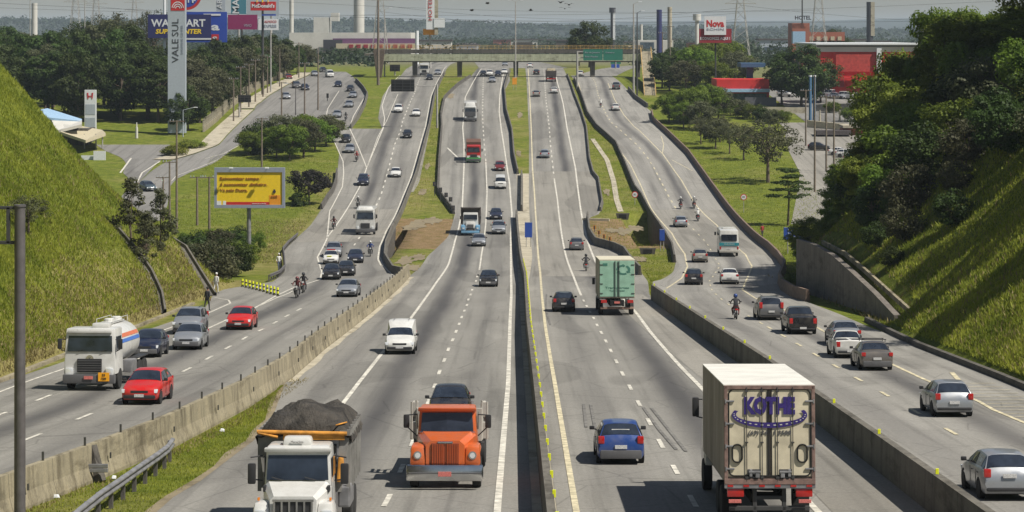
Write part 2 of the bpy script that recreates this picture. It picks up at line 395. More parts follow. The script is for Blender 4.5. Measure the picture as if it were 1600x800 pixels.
sheet('road', A_L2, A_Ru, dA, D(97), 'asphalt_left', .0, centre=A_dash, nx=2)
avL = edge([(512,201),(505,192),(470,185),(397,172),(400,165),(408,160),(420,150),(437,140),(455,130),(478,120),(492,112)])
avR = edge([(550,201),(560,185),(571,162),(575,150),(566,140),(557,127),(550,118),(540,112)])
sheet('road', avL, avR, dA, D(112), 'asphalt_side', .002)
av2L = edge([(160,345),(180,320),(195,300),(212,290),(235,268),(257,254),(300,242),(342,227),(355,212),(372,195),(397,172)])
av2R = edge([(250,345),(262,320),(265,292),(275,280),(300,268),(335,255),(375,224),(410,205),(470,184),(480,172)])
sheet('road', av2L, av2R, D(345), D(172), 'asphalt_side', .004)
stL = edge([(212,288),(192,270),(198,256),(190,246),(165,236),(150,226)]); stR = edge([(214,288),(233,268),(244,256),(256,247),(266,236),(266,226)])
sheet('side_street', stL, stR, D(288), D(226), 'asphalt_side', .006)
B_dash_px = [(575,832),(605.5,782),(640,704),(680,601),(687,580),(695,561),(701,545),(708,530),(713,517),(718,505),(722,494),(726,485),(730,476),(732,467),(735.5,460),(738,452),(743,442),(746,430),(749,422),(752,400),(759,350),(761,300),(759,250),(757,230),(755,202),(754,180),(755,125),(762,100)]
B_dash = edge(B_dash_px)
B_L = edge([(200,832),(240,800),(250,785),(295,762),(337,730),(397,685),(425,645),(442,599),(502,547),(564,500),(617,455),(640,431),(656,418),(668,400),(690,380),(700,370),(708,345),(711,333),(697,315),(685,300),(687,250),(691,200),(690,180),(695,155),(715,135),(735,121),(752,104)])
def B_R(d): return .6 if d < 245 else edge_BR(d)
edge_BR = edgew([(245,.6),(333,.40),(345,.9),(395,.75),(455,-.3),(500,-1.1),(560,-1.8),(600,-.5),(700,-.9)])
sheet('road', B_L, B_R, 40, 700, 'asphalt_centre_left', .0, centre=B_dash, nx=3)
C_dash_px = [(1110,832),(1078,775),(1055,734),(1032,693),(1014,658.7),(997.5,629.5),(984,604.5),(972.5,584),(962.5,564),(954,547.5),(946,532),(939,519),(932.5,507.5),(927.5,497),(917,479),(912,470),(908,462),(896,432),(884,399),(877,362),(871,312),(866,279),(864,262),(860,225),(858,197),(856,180),(853,155),(851,127),(848,100)]
C_dash = edge(C_dash_px)
C_L = edgew([(40,1.35),(150,1.35),(230,1.6),(275,2.3),(360,2.5),(395,2.75),(455,3.2),(500,3.3),(600,3.6),(700,3.8)])
C_R = edgew([(40,12.9),(83,12.60),(119,12.4),(146,12.0),(183,11.58),(200,11.4)] + [(D(y), (x-800)*D(y)/FPX) for x, y in [(1012,439),(998,420),(975,398),(960,391),(930,384),(921,367),(918,341),(937,334),(940,325),(935,282),(927,272),(920,250),(915,200),(907,175),(898,150),(885,117),(872,100)]])
sheet('road', C_L, C_R, 40, 700, 'asphalt_centre_right', .0, centre=C_dash, nx=3)
D_dash_px = [(1700,790),(1590,730),(1515,691),(1457,658),(1410,632),(1367,607),(1331,587),(1300,569),(1272,553),(1247,538),(1224,525),(1205,514),(1140,477),(1130,470),(1101,452),(1109,439),(1125,415),(1107,384),(1099,374),(1090,365),(1082,357),(1055,324),(1044,305),(1033,284),(1023,264),(1011,245),(995,226),(978,211),(964,199),(955,191),(949,182),(944,172),(935,150),(930,128)]
D_dash = edge([p for p in D_dash_px if p not in ((1101,452),(1109,439))] + [(1113,455),(1108,440)])
D_L = edgew([(40,12.95),(83,12.75),(119,12.55),(146,12.15),(183,11.75),(200,11.6)] + [(D(y), (x-800)*D(y)/FPX) for x, y in [(1020,440),(1036,436),(1052,425),(1056,410),(1050,385),(1040,370),(1030,357),(1010,325),(1000,305),(992,297),(977,260),(962,227),(932,200),(918,180),(908,150),(897,125),(892,118)]])
D_R = edgew([(40,24),(120,23.9),(142,23.6)] + [(D(y), (x-800)*D(y)/FPX) for x, y in [(1385,520),(1370,516),(1310,490),(1262,472),(1240,466),(1222,455),(1217,442),(1225,420),(1215,405),(1200,390),(1160,355),(1140,332),(1125,312),(1100,277),(1075,242),(1040,208),(1020,190),(1018,175),(1004,163),(994,156),(985,145),(970,129),(955,118)]])
sheet('road', D_L, D_R, 40, D(118), 'asphalt_right', .0, centre=D_dash, nx=3)
# far stretch to the horizon
sheet('road', edgew([(700,-9.5),(900,-14),(2500,-60)]), edgew([(700,16),(900,10),(2500,-25)]), 700, 2500, 'asphalt_far', .0)
sheet('road', edgew([(630,16),(760,36)]), edgew([(630,27),(760,42)]), 630, 760, 'asphalt_far', .004)
# bridge-deck concrete joints across each carriageway: paler slab between the joints
for fl, fr, a, b_, nm in ((A_L, A_R, D(378), D(327), 'asphalt_shoulder'), (C_L, C_R, D(432), D(268), 'asphalt_shoulder'), (D_L, D_R, D(398), D(328), 'asphalt_shoulder')):
    sheet('bridge_slab', lambda d, f=fl: f(d)+.3, lambda d, f=fr: f(d)-.3, a, b_, nm, .010)
# side road on the right, car park, tan strips
sheet('side_street', edge([(1236,350),(1240,330),(1246,300),(1250,270),(1232,235),(1225,205)]), edge([(1300,350),(1300,330),(1300,300),(1300,285),(1370,262),(1390,205)]), D(350), D(205), 'asphalt_shoulder', .004)
sheet('car_park', lambda d: 58*1.0, lambda d: 120, 479.5, D(138), 'asphalt_side', .006)
sheet('yard', edge([(1258,262),(1252,225),(1215,190)]), lambda d: 95.0, D(262), 479.4, 'asphalt_shoulder', .010)
sheet('median', lambda d: B_R(d)-.02, lambda d: C_L(d)+.02, 40, D(271), 'concrete_pale', -.012)
# paved apron beside the left lanes and shoulder strips
sheet('shoulder', lambda d: AB(d)+.22, lambda d: AB(d)+.62+.05*math.sin(d*.4)+.05*math.sin(d*1.1), 118, D(433), 'concrete_pale', .010)
sheet('shoulder', edgew([(118,9.4),(146,8.8),(183,8.3),(205,8.5)]), edgew([(118,12.3),(146,11.9),(183,11.4),(205,11.0)]), 118, 205, 'asphalt_shoulder', .010)
sheet('shoulder', edgew([(60,9.6),(118,9.4)]), edgew([(60,12.5),(118,12.3)]), 60, 118, 'asphalt_shoulder', .010)
sheet('pavement', lambda d: av2L(d)-3.6, lambda d: av2L(d)-.1, D(250), D(172), 'concrete_pale', .12)
sheet('pavement', lambda d: avL(d)-3.6, lambda d: avL(d)-.1, D(170), D(114), 'concrete_pale', .12)
def strip_px(name, pts, wid, mat, h):          # a line painted or laid along a photo polyline
    q = sorted(((D(y), (x-800)*D(y)/FPX) for x, y in pts)); f = edgew(q)
    return sheet(name, lambda d: f(d)-wid/2, lambda d: f(d)+wid/2, q[0][0], q[-1][0], mat, h)
drain = edge([(927,217),(950,250),(960,282),(965,312),(972,332)])
sheet('drain_channel', lambda d: drain(d)-.55, lambda d: drain(d)+.25, D(331), D(217), 'concrete_pale', .04)

sheet('shoulder', lambda d: A_Ru(d)+.2, edge([(672,200),(664,240),(655,285),(646,300)]), D(300), D(200), 'asphalt_shoulder', .012)
rb_ = random.Random(4)
def blotch(cx, cy, rx, ry, h):                    # ragged patch of bare soil, laid flat on the verge
    X, d0 = G2(cx, cy); n_ = 26; v = [(X, d0, P(d0)+h)]
    for k in range(n_):
        a = 2*math.pi*k/n_; q = rb_.uniform(.55, 1.1); x = X + rx*q*math.cos(a); d = d0 + ry*q*math.sin(a); v.append((x, d, P(d)+h))
    o = mk('bare_earth', v, [(0, 1+k, 1+(k+1) % n_) for k in range(n_)], 'earth'); o['kind'] = 'structure'
for k, (cx, cy, rx, ry) in enumerate(((652,350,1.6,7),(676,345,1.5,6),(640,356,1.2,5),(632,408,1.1,9),(644,418,1.3,7),(655,402,.9,6),(974,362,1.3,6),(992,357,1.2,5),(955,360,.9,4),(660,300,.7,5),(668,260,.5,6),(1000,405,.8,5),(948,300,.6,5),(810,240,.5,6),(812,180,.6,8),(705,150,.8,9))): blotch(cx, cy, rx, ry, .012+.0023*k)
sheet('verge_earth', lambda d: B_L(d)-.22+.09*math.sin(d*.7)+.07*math.sin(d*1.9), lambda d: B_L(d)+.1, 60, 118, 'earth', .008)
# ------------------------------------------------------------ painted markings: one mesh per carriageway
class Marks:
    def __init__(s): s.v = []; s.f = []
    def solid(s, f, d0, d1, wid=.16, h=.018, jag=0):
        ss = stations(d0, d1); b = len(s.v)
        for i, d in enumerate(ss):
            sl_ = (f(d+1) - f(d-1)) / 2; k = math.sqrt(1 + sl_*sl_)
            s.v += [(f(d)-wid/2*k, d, P(d)+h), (f(d)+wid/2*k, d, P(d)+h)]
        s.f += [(b+2*i, b+2*i+1, b+2*i+3, b+2*i+2) for i in range(len(ss)-1)]
    def px(s, pts, wid=.16, h=.018):
        for (x0, y0), (x1, y1) in zip(pts, pts[1:]):
            a, b = sorted(((D(y0), G2(x0, y0)[0]), (D(y1), G2(x1, y1)[0]))); 
            if b[0] - a[0] > .3: s.solid(edgew([a, b]), a[0], b[0], wid, h)
            else:
                n = len(s.v); s.v += [(a[1], a[0]-wid/2, P(a[0])+h), (b[1], b[0]-wid/2, P(b[0])+h), (b[1], b[0]+wid/2, P(b[0])+h), (a[1], a[0]+wid/2, P(a[0])+h)]; s.f.append((n, n+1, n+2, n+3))
    def dash(s, f, d0, d1, per=8, ln=2.9, wid=.17, h=.018, ph=0):
        d = d0 + ph
        while d < d1:
            L = ln*random.uniform(.88, 1.05); s.solid(f, d - L/2, d + L/2, wid, h); d += per
    def build(s, mat): o = mk('lane_marking', s.v, s.f, mat); o['kind'] = 'structure'
m = Marks()      # left carriageway
m.dash(A_dash, 76.8, D(478), 8.1, ph=0); m.dash(A_dash, D(430), D(380), 9, 3.2); m.dash(A_dash, D(372), 690, 8, 3.4, .2)
m.solid(lambda d: A_dash(d)-3.6, D(478), D(455), .14); m.solid(lambda d: A_dash(d)-3.55, 60, D(560), .01); 
m.dash(lambda d: A_dash(d)-3.75, 90, 150, 8.1, 2.9, .17, ph=3.4)
m.solid(lambda d: A_dash(d)-3.7, 150, D(482), .17)
m.px([(397,482),(432,462),(458,450),(500,437),(503,425),(496,402),(512,370),(537,335),(562,292),(573,262),(599,200),(601,185),(597,165),(607,137),(625,118)], .17)
m.px([(573,262),(560,230),(546,200),(552,182),(571,150),(568,139),(555,127)], .17)
m.px([(573,262),(590,215),(605,187),(622,147)], .12)
m.px([(511,372),(515,330),(535,292),(537,270),(536,252),(525,227),(508,190),(512,170),(530,142)], .15)
m.solid(lambda d: A_L(d)+1.15, 60, D(494), .15)
m.px([(315,494),(360,474),(357,469),(335,465)], .15)
m.solid(lambda d: A_Ru(d)-.75, D(415), D(103), .17); m.px([(614,430),(599,416),(594,402)], .15)
m.px([(400,213),(350,240),(320,248)], .15); m.px([(268,283),(275,275),(310,262),(340,250)], .14); m.px([(188,270),(205,247)], .3); m.px([(214,285),(222,270),(250,252)], .25)
m.build('mark_white')
m = Marks()      # centre left
m.dash(B_dash, D(782), D(431), 8.1, 2.8); m.solid(B_dash, D(422), D(253), .17); m.dash(B_dash, D(250), 690, 8, 3.2, .2)
BL = edge([(300,1000),(480,732),(531,637),(560,599),(597,552),(640,500),(682,441),(700,415),(711,376),(717,355),(722,327),(725,260),(725,225),(723,200),(727,152),(742,124),(757,104)])
m.solid(BL, D(832), 690, .2)
BR = edge([(775,830),(777,797),(794,600),(797,500),(799,459),(798,370),(800,335),(796,285),(792,260),(790,245),(783,200),(780,175),(781,150),(786,118),(791,104)])
m.solid(BR, D(828), 690, .22); m.px([(699,231),(716,247)], .3)
m.build('mark_white')
m = Marks()      # centre right
m.dash(C_dash, 75, D(466), 8, 2.9); m.solid(C_dash, D(462), D(279), .2); m.dash(C_dash, D(270), 690, 8, 3.2, .2)
CR = edge([(1310,832),(1275,797),(1087,597),(1065,575),(1040,547),(1017,520),(995,490),(932,412),(926,398),(916,370),(907,325),(899,262),(886,200),(880,162),(871,130),(864,104)])
m.solid(CR, D(830), 690, .22); m.build('mark_white')
m = Marks()
CL = edge([(907,832),(900,797),(867,600),(860,560),(852,510),(847,465),(844,425),(841,400),(838,350),(835,300),(832,262),(830,200),(826,122),(824,100)])
m.solid(CL, D(832), 690, .20); m.build('mark_cream')
m = Marks()      # right carriageway
m.dash(D_dash, 71, D(510), 8.1, 2.6); m.dash(D_dash, D(505), D(350), 8, 2.2, .12); m.dash(D_dash, D(324), 620, 7.6, 3, .2)
m.px([(1041,451),(1065,435),(1074,417),(1070,397),(1050,365),(1017,325),(1000,287),(985,257),(962,227),(935,202),(915,172),(907,140),(902,125)], .17)
DR = edge([(1700,705),(1600,660),(1560,645),(1525,625),(1457,599),(1397,571),(1295,522),(1277,512)])
m.solid(DR, 70, D(512), .2); m.px([(1277,512),(1240,490),(1180,466),(1160,453),(1166,438),(1175,416),(1165,398),(1120,352),(1087,320),(1065,282),(1035,240),(1000,205),(990,197),(975,180),(960,155),(950,130)], .17)
m.px([(1035,240),(1037,226),(1033,212)], .14); m.px([(1050,250),(1082,267)], .14)
for k in range(13):                              # ladder hatching on the merge shoulder
    y0 = 600 + k*5.2; X0 = DR(D(y0)) + .2; d = D(y0); n = len(m.v); X1 = min(23.3, X0 + 3.2)
    m.v += [(X0, d, P(d)+.018), (X1, d+.25, P(d+.25)+.018), (X1, d+.36, P(d+.36)+.018), (X0, d+.11, P(d+.11)+.018)]; m.f.append((n, n+1, n+2, n+3))
m.px([(1487,582),(1498,594)], .25)
m.build('mark_cream')
m = Marks()      # skid marks
for pts in ([(1005,637),(1030,672),(1057,703)], [(1018,638),(1045,672),(1072,706)], [(912,632),(916,668)], [(923,632),(930,670)], [(854,460),(853,485),(860,508)]):
    m.px(pts, .13, .022)
o = mk('skid_mark', m.v, m.f, plain('rubber_mark', (.145, .14, .13), .9, var=.45)); o['kind'] = 'structure'

# ------------------------------------------------------------ barriers and walls
def barrier(label, pts, h, mat, wbase=.5, wtop=.2, group='concrete safety barriers', name='concrete_barrier', world=False, foot=.25, ends=True, top=None):
    """a jersey wall following (X, distance) points, closed at both ends"""
    q = pts if world else [G2(x, y) for x, y in pts]
    fine = []
    for (x0, y0), (x1, y1) in zip(q, q[1:]):
        L = math.hypot(x1-x0, y1-y0); cuts = [0.0]
        for s_ in DS:
            if abs(y1-y0) > .1:
                t = (s_-y0)/(y1-y0)
                if .02 < t < .98: cuts.append(float(t))
        for t in sorted(cuts): fine.append((x0+(x1-x0)*t, y0+(y1-y0)*t))
    fine.append(q[-1])
    mw = min(.04, (wbase-wtop)/3); prof = [(-wbase/2, -foot), (-wbase/2, .08), (-wtop/2-mw, h*.42), (-wtop/2, h), (wtop/2, h), (wtop/2+mw, h*.42), (wbase/2, .08), (wbase/2, -foot)]
    v = []; k = len(prof)
    for i, (x, y) in enumerate(fine):
        a = fine[max(i-1, 0)]; b = fine[min(i+1, len(fine)-1)]; t = Vector((b[0]-a[0], b[1]-a[1])).normalized(); nx_, ny_ = t.y, -t.x
        for u, z in prof: v.append((x + nx_*u, y + ny_*u, P(y) + z))
    f = [(i*k+j, (i+1)*k+j, (i+1)*k+(j+1) % k, i*k+(j+1) % k) for i in range(len(fine)-1) for j in range(k)]
    f += [tuple(range(k))[::-1], tuple(range((len(fine)-1)*k, len(fine)*k))][:2]
    x0, y0 = fine[0]; root = empty(name, (x0, y0, P(y0)), 0, label, 'barrier', group)
    v = [(a-x0, b-y0, c-P(y0)) for a, b, c in v]
    mk('wall', v, f, mat, root); root['_pts'] = [c for p in fine for c in p]; root['_h'] = h
    return root, fine
def studs(root, fine, h, step, mat, side=0, size=(.07,.10,.22), d_max=230, name='reflector', zoff=0):
    x0, y0, z0 = root.location; acc = 0; nxt = step*.5; me = None; n = 0
    for (ax, ay), (bx_, by) in zip(fine, fine[1:]):
        L = math.hypot(bx_-ax, by-ay)
        while nxt <= acc + L and n < 95:
            t = (nxt-acc)/L; x = ax+(bx_-ax)*t; y = ay+(by-ay)*t; nxt += step
            if y > d_max: continue
            if me is None: o = MB().box((0,0,0), size, .01).build(name, mat, root); me = o.data
            else: o = bpy.data.objects.new(name, me); COL.objects.link(o); o.parent = root
            o.location = (x - x0 + side, y - y0, P(y) + h - z0 + size[2]/2 + zoff); n += 1
        acc += L
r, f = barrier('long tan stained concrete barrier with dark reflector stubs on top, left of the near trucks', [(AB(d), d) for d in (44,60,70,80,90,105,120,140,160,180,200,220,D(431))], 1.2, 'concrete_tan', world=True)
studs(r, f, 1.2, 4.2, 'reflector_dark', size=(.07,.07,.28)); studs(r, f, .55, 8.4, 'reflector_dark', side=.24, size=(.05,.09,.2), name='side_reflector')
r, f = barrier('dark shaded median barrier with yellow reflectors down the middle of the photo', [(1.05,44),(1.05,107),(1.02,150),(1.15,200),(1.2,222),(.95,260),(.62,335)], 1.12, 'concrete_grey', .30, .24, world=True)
studs(r, f, 1.12, 4.4, 'reflector_yellow', side=.13, size=(.10,.05,.22), d_max=250, zoff=-.10)
barrier('short dark barrier segment in the tan median just above the blue sign', [(815,330),(815,274)], .9, 'concrete_grey', .42, .2)
barrier('dark barrier on the left edge of the far grass median', [(809,272),(803,245),(800,207),(791,175),(788,140),(797,112)], .9, 'concrete_grey', .42, .2)
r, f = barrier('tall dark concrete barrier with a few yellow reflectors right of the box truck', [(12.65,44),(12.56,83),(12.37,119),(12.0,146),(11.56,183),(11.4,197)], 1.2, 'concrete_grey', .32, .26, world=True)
studs(r, f, 1.2, 11.2, 'reflector_yellow', size=(.10,.05,.17))
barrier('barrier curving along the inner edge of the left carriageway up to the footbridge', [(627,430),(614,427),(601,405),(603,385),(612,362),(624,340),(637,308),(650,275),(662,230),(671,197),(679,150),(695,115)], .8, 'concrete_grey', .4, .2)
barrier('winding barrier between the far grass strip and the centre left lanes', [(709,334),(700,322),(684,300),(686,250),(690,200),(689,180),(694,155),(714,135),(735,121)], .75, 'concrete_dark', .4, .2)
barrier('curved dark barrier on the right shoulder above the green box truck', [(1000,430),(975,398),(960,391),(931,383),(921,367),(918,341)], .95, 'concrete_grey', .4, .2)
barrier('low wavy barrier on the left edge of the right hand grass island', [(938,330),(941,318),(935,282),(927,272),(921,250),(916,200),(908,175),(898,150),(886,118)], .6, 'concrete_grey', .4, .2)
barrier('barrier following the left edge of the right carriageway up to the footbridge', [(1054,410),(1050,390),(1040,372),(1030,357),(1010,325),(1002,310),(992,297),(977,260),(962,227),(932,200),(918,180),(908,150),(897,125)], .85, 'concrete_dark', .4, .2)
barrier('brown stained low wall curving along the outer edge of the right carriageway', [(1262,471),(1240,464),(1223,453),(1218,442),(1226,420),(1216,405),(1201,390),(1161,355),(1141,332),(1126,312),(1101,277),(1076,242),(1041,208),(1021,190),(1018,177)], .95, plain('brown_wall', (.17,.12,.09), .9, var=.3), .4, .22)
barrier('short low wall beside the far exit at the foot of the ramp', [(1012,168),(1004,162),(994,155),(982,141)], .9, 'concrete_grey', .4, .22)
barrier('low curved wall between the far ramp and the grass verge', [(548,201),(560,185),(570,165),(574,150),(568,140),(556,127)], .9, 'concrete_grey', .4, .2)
barrier('short dark wall at the edge of the paved ramp shoulder on the left', [(502,327),(511,312),(520,300),(525,285),(526,270)], .8, 'concrete_dark', .4, .2)
barrier('low dark kerb wall under the right hand grass slope', [(24.1,60),(24.1,120),(23.8,142),(24.0,153),(24.5,168)], .28, 'concrete_dark', .35, .3, world=True, name='kerb_wall')
barrier('low pale kerb at the foot of the left hand grass slope', [(-25.2,60),(-24.9,118),(-24.8,150),(-24.9,190)], .14, 'concrete_tan', .3, .28, world=True, name='kerb_wall')
def wall3(name, label, pts, mat, thick=.4, cat='wall', group=None):
    """free wall: pts = (X, d, ztop, zbottom) run"""
    v = []; f = []
    x0, y0 = pts[0][0], pts[0][1]; z0 = P(y0); n = len(pts)
    for i, (x, d, zt, zb) in enumerate(pts):
        a = pts[max(i-1,0)]; b = pts[min(i+1,n-1)]; t = Vector((b[0]-a[0], b[1]-a[1])).normalized(); nx_, ny_ = t.y*thick/2, -t.x*thick/2
        for sx, z in ((-1,zb),(-1,zt),(1,zt),(1,zb)): v.append((x+sx*nx_-x0, d+sx*ny_-y0, z-z0))
    for i in range(n-1):
        for j in range(4): f.append((i*4+j, (i+1)*4+j, (i+1)*4+(j+1) % 4, i*4+(j+1) % 4))
    f += [(3,2,1,0), tuple(range((n-1)*4, n*4))]
    o = mk(name, v, f, mat); o.location = (x0, y0, z0); return tag(o, label, cat, group)
# retaining wall on the right, under the trees
wall3('retaining_wall', 'large grey brown retaining wall with a dark stain band below the right trees',
      [(x, d, P(d)+h_, P(d)-.4) for x, d, h_ in ((26.3,166,.5),(26.2,175,1.6),(26.0,185,2.7),(25.8,195,3.7),(25.4,204,4.3),(25.0,212,4.5))], 'retaining_concrete', .45)
wall3('wall_coping', 'pale broken gutter along the top of the retaining wall', [(x, d, P(d)+h_+.25, P(d)+h_-.1) for x, d, h_ in ((27.2,163,.4),(27.1,175,1.6),(26.9,185,2.7),(26.7,195,3.7),(26.3,206,4.3))], 'concrete_tan', .22, 'gutter')
# abutment faces of the underpass openings
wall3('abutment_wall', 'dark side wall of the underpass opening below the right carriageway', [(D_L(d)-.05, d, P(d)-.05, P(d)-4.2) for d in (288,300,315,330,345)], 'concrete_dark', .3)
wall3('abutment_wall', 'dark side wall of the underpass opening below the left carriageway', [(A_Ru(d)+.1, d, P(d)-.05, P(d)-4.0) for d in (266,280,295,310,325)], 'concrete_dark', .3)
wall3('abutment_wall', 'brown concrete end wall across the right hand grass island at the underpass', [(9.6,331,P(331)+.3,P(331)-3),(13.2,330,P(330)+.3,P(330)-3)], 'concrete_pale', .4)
# drainage gutter at the end of the left slope
def gutter(label, pts, wid):
    v = []; f = []; x0, y0 = pts[0]; z0 = G(x0, y0); n = len(pts)
    for x, d in pts:
        for u, zz in ((-wid/2,-.3),(-wid/2,.28),(-wid/2+.15,.28),(-wid/2+.2,.02),(wid/2-.2,.02),(wid/2-.15,.28),(wid/2,.28),(wid/2,-.3)): v.append((x+u-x0, d-y0, G(x, d)+zz-z0))
    for i in range(n-1):
        for j in range(8): f.append((i*8+j, i*8+(j+1) % 8, (i+1)*8+(j+1) % 8, (i+1)*8+j))
    o = mk('drain_gutter', v, f, 'concrete_grey'); o.location = (x0, y0, z0); tag(o, label, 'gutter', 'concrete drain gutters on the left slope')
gutter('concrete gutter running down the very end of the left grass slope', [(-25.2,203),(-27,208),(-29,213),(-31,218),(-32.5,222)], 1.1)
gutter('thin concrete gutter crossing the dry grass low on the left slope', [(-25.4,176),(-26.5,182),(-28,187),(-29.5,190),(-31.5,193)], .8)

# ------------------------------------------------------------ the air: one closed box of even haze
hz = MB().box((0, 5500, 15), (19000, 11600, 92)).build('haze', 'shadow_black'); hz['kind'] = 'stuff'
hm = bpy.data.materials.new('haze_air'); hm.use_nodes = True; hn = hm.node_tree; hn.nodes.clear()
pv = hn.nodes.new('ShaderNodeVolumePrincipled'); ho = hn.nodes.new('ShaderNodeOutputMaterial'); pv.inputs['Color'].default_value = (.72, .86, 1.0, 1); pv.inputs['Density'].default_value = .000085
hn.links.new(pv.outputs[0], ho.inputs['Volume']); hz.data.materials.clear(); hz.data.materials.append(hm)
# ------------------------------------------------------------ vehicles
PAINTS = {'white': ((.62,.62,.60),0,.35), 'silver': ((.36,.38,.41),.55,.32), 'grey': ((.13,.13,.135),.4,.35), 'black': ((.012,.012,.014),.1,.25), 'darkblue': ((.012,.018,.045),.2,.28),
          'blue': ((.018,.055,.22),.2,.28), 'red': ((.50,.012,.010),.0,.3), 'brown': ((.15,.135,.125),.45,.35), 'maroon': ((.16,.01,.015),.1,.3), 'teal': ((.06,.09,.11),.3,.35),
          'orange': ((.62,.12,.02),0,.4), 'cream': ((.52,.45,.30),0,.5), 'green': ((.30,.48,.38),0,.55), 'skyblue': ((.16,.36,.55),0,.4), 'dirtywhite': ((.42,.40,.36),0,.6), 'leafgreen': ((.03,.30,.05),0,.4), 'tanmetal': ((.30,.28,.25),.4,.35)}
for k_, (c_, me_, ro_) in PAINTS.items(): paint('paint_' + k_, c_, me_, ro_)
# station: y, z sill, z belt, z top, half width low, belt, top ; g = cabin station flag
BODY = {
 'hatch':  dict(L=3.9, W=1.64, st=[(-1.95,.36,.58,.63,.60,.62,.52),(-1.86,.24,.64,.74,.76,.75,.66),(-1.45,.19,.76,.86,.81,.80,.70),(-.86,.19,.90,.97,.82,.81,.72),(-.10,.19,.93,1.39,.82,.80,.56),(.55,.19,.94,1.45,.82,.80,.57),(1.40,.19,.96,1.39,.82,.80,.55),(1.84,.22,.92,.97,.80,.78,.70),(1.95,.34,.62,.72,.74,.74,.68)], cab=(3,4,6,7), axles=(-1.22,1.20), r=.29),
 'sedan':  dict(L=4.25, W=1.68, st=[(-2.12,.36,.58,.62,.60,.62,.52),(-2.03,.24,.64,.73,.77,.76,.66),(-1.55,.19,.75,.84,.83,.82,.70),(-.88,.19,.89,.96,.84,.83,.74),(-.12,.19,.92,1.37,.84,.82,.56),(.50,.19,.93,1.42,.84,.82,.57),(1.02,.19,.94,1.37,.84,.82,.56),(1.52,.19,.95,1.00,.83,.81,.72),(2.03,.24,.90,.97,.80,.78,.70),(2.12,.36,.64,.74,.74,.74,.66)], cab=(3,4,6,7), axles=(-1.32,1.25), r=.30),
 'wagon':  dict(L=4.4, W=1.74, st=[(-2.2,.38,.66,.72,.62,.64,.54),(-2.1,.26,.74,.84,.80,.80,.70),(-1.65,.21,.86,.97,.86,.85,.74),(-1.05,.21,.99,1.07,.87,.86,.78),(-.25,.21,1.02,1.56,.87,.85,.62),(.5,.21,1.03,1.62,.87,.85,.63),(1.75,.21,1.05,1.56,.87,.85,.62),(2.1,.24,1.00,1.05,.85,.83,.76),(2.2,.36,.66,.76,.78,.78,.70)], cab=(3,4,6,7), axles=(-1.35,1.3), r=.32),
 'pickup': dict(L=4.9, W=1.78, st=[(-2.45,.46,.80,.86,.64,.68,.6),(-2.36,.34,.86,.96,.84,.84,.76),(-1.8,.30,.98,1.06,.88,.87,.78),(-1.1,.30,1.07,1.13,.89,.88,.8),(-.45,.30,1.09,1.64,.89,.87,.64),(.1,.30,1.10,1.68,.89,.87,.66),(.72,.30,1.10,1.63,.89,.87,.66),(.95,.30,1.08,1.12,.89,.88,.84),(2.38,.34,1.05,1.09,.88,.88,.84),(2.45,.46,1.0,1.04,.86,.86,.82)], cab=(3,4,6,7), axles=(-1.5,1.5), r=.37),
 'utility':dict(L=4.2, W=1.64, st=[(-2.1,.36,.60,.65,.60,.62,.52),(-2.0,.24,.66,.76,.77,.76,.66),(-1.55,.19,.77,.87,.81,.80,.70),(-.95,.19,.91,.98,.82,.81,.72),(-.25,.19,.93,1.38,.82,.80,.57),(.05,.19,.94,1.43,.82,.80,.58),(.40,.19,.94,1.40,.82,.80,.57),(.62,.19,.97,1.0,.82,.81,.78),(2.02,.24,.97,1.0,.81,.80,.76),(2.1,.36,.9,.94,.78,.78,.74)], cab=(3,4,6,7), axles=(-1.3,1.3), r=.30),
 'van':    dict(L=4.1, W=1.66, st=[(-2.05,.36,.58,.63,.60,.62,.52),(-1.95,.24,.64,.75,.77,.76,.66),(-1.5,.19,.78,.88,.81,.80,.70),(-.9,.19,.92,.99,.82,.81,.72),(-.25,.19,.95,1.42,.82,.80,.60),(.25,.19,.98,1.78,.82,.82,.70),(1.7,.19,.98,1.80,.82,.82,.72),(2.0,.22,.98,1.72,.82,.81,.70),(2.05,.34,.66,1.4,.78,.78,.68)], cab=(3,4,4,5), axles=(-1.3,1.3), r=.30),
 'microbus':dict(L=4.5, W=1.74, st=[(-2.25,.34,.86,.92,.78,.78,.74),(-2.20,.28,.95,1.05,.84,.83,.78),(-2.12,.26,1.02,1.12,.85,.84,.78),(-2.05,.26,1.08,1.16,.86,.85,.80),(-1.85,.26,1.10,1.82,.86,.84,.66),(0,.26,1.1,1.95,.86,.84,.68),(1.9,.26,1.1,1.86,.86,.84,.66),(2.2,.26,1.1,1.2,.86,.84,.78),(2.25,.34,.7,.8,.80,.80,.74)], cab=(3,4,6,7), axles=(-1.2,1.2), r=.31),
}
def panel(mb, q, iu=(.06,.94), iv=(.08,.92), off=.014, mi=0):
    a, b, c, d = [Vector(p) for p in q]                     # a,b bottom ; c,d top (c above b)
    def at(u, v): return (a*(1-u)+b*u)*(1-v) + (d*(1-u)+c*u)*v
    nrm = (b-a).cross(d-a).normalized()
    ps = [at(iu[0],iv[0]), at(iu[1],iv[0]), at(iu[1],iv[1]), at(iu[0],iv[1])]
    mb.add([p + nrm*off for p in ps] + [p - nrm*.01 for p in ps], [(0,1,2,3),(0,4,5,1),(1,5,6,2),(2,6,7,3),(3,7,4,0)], mi)
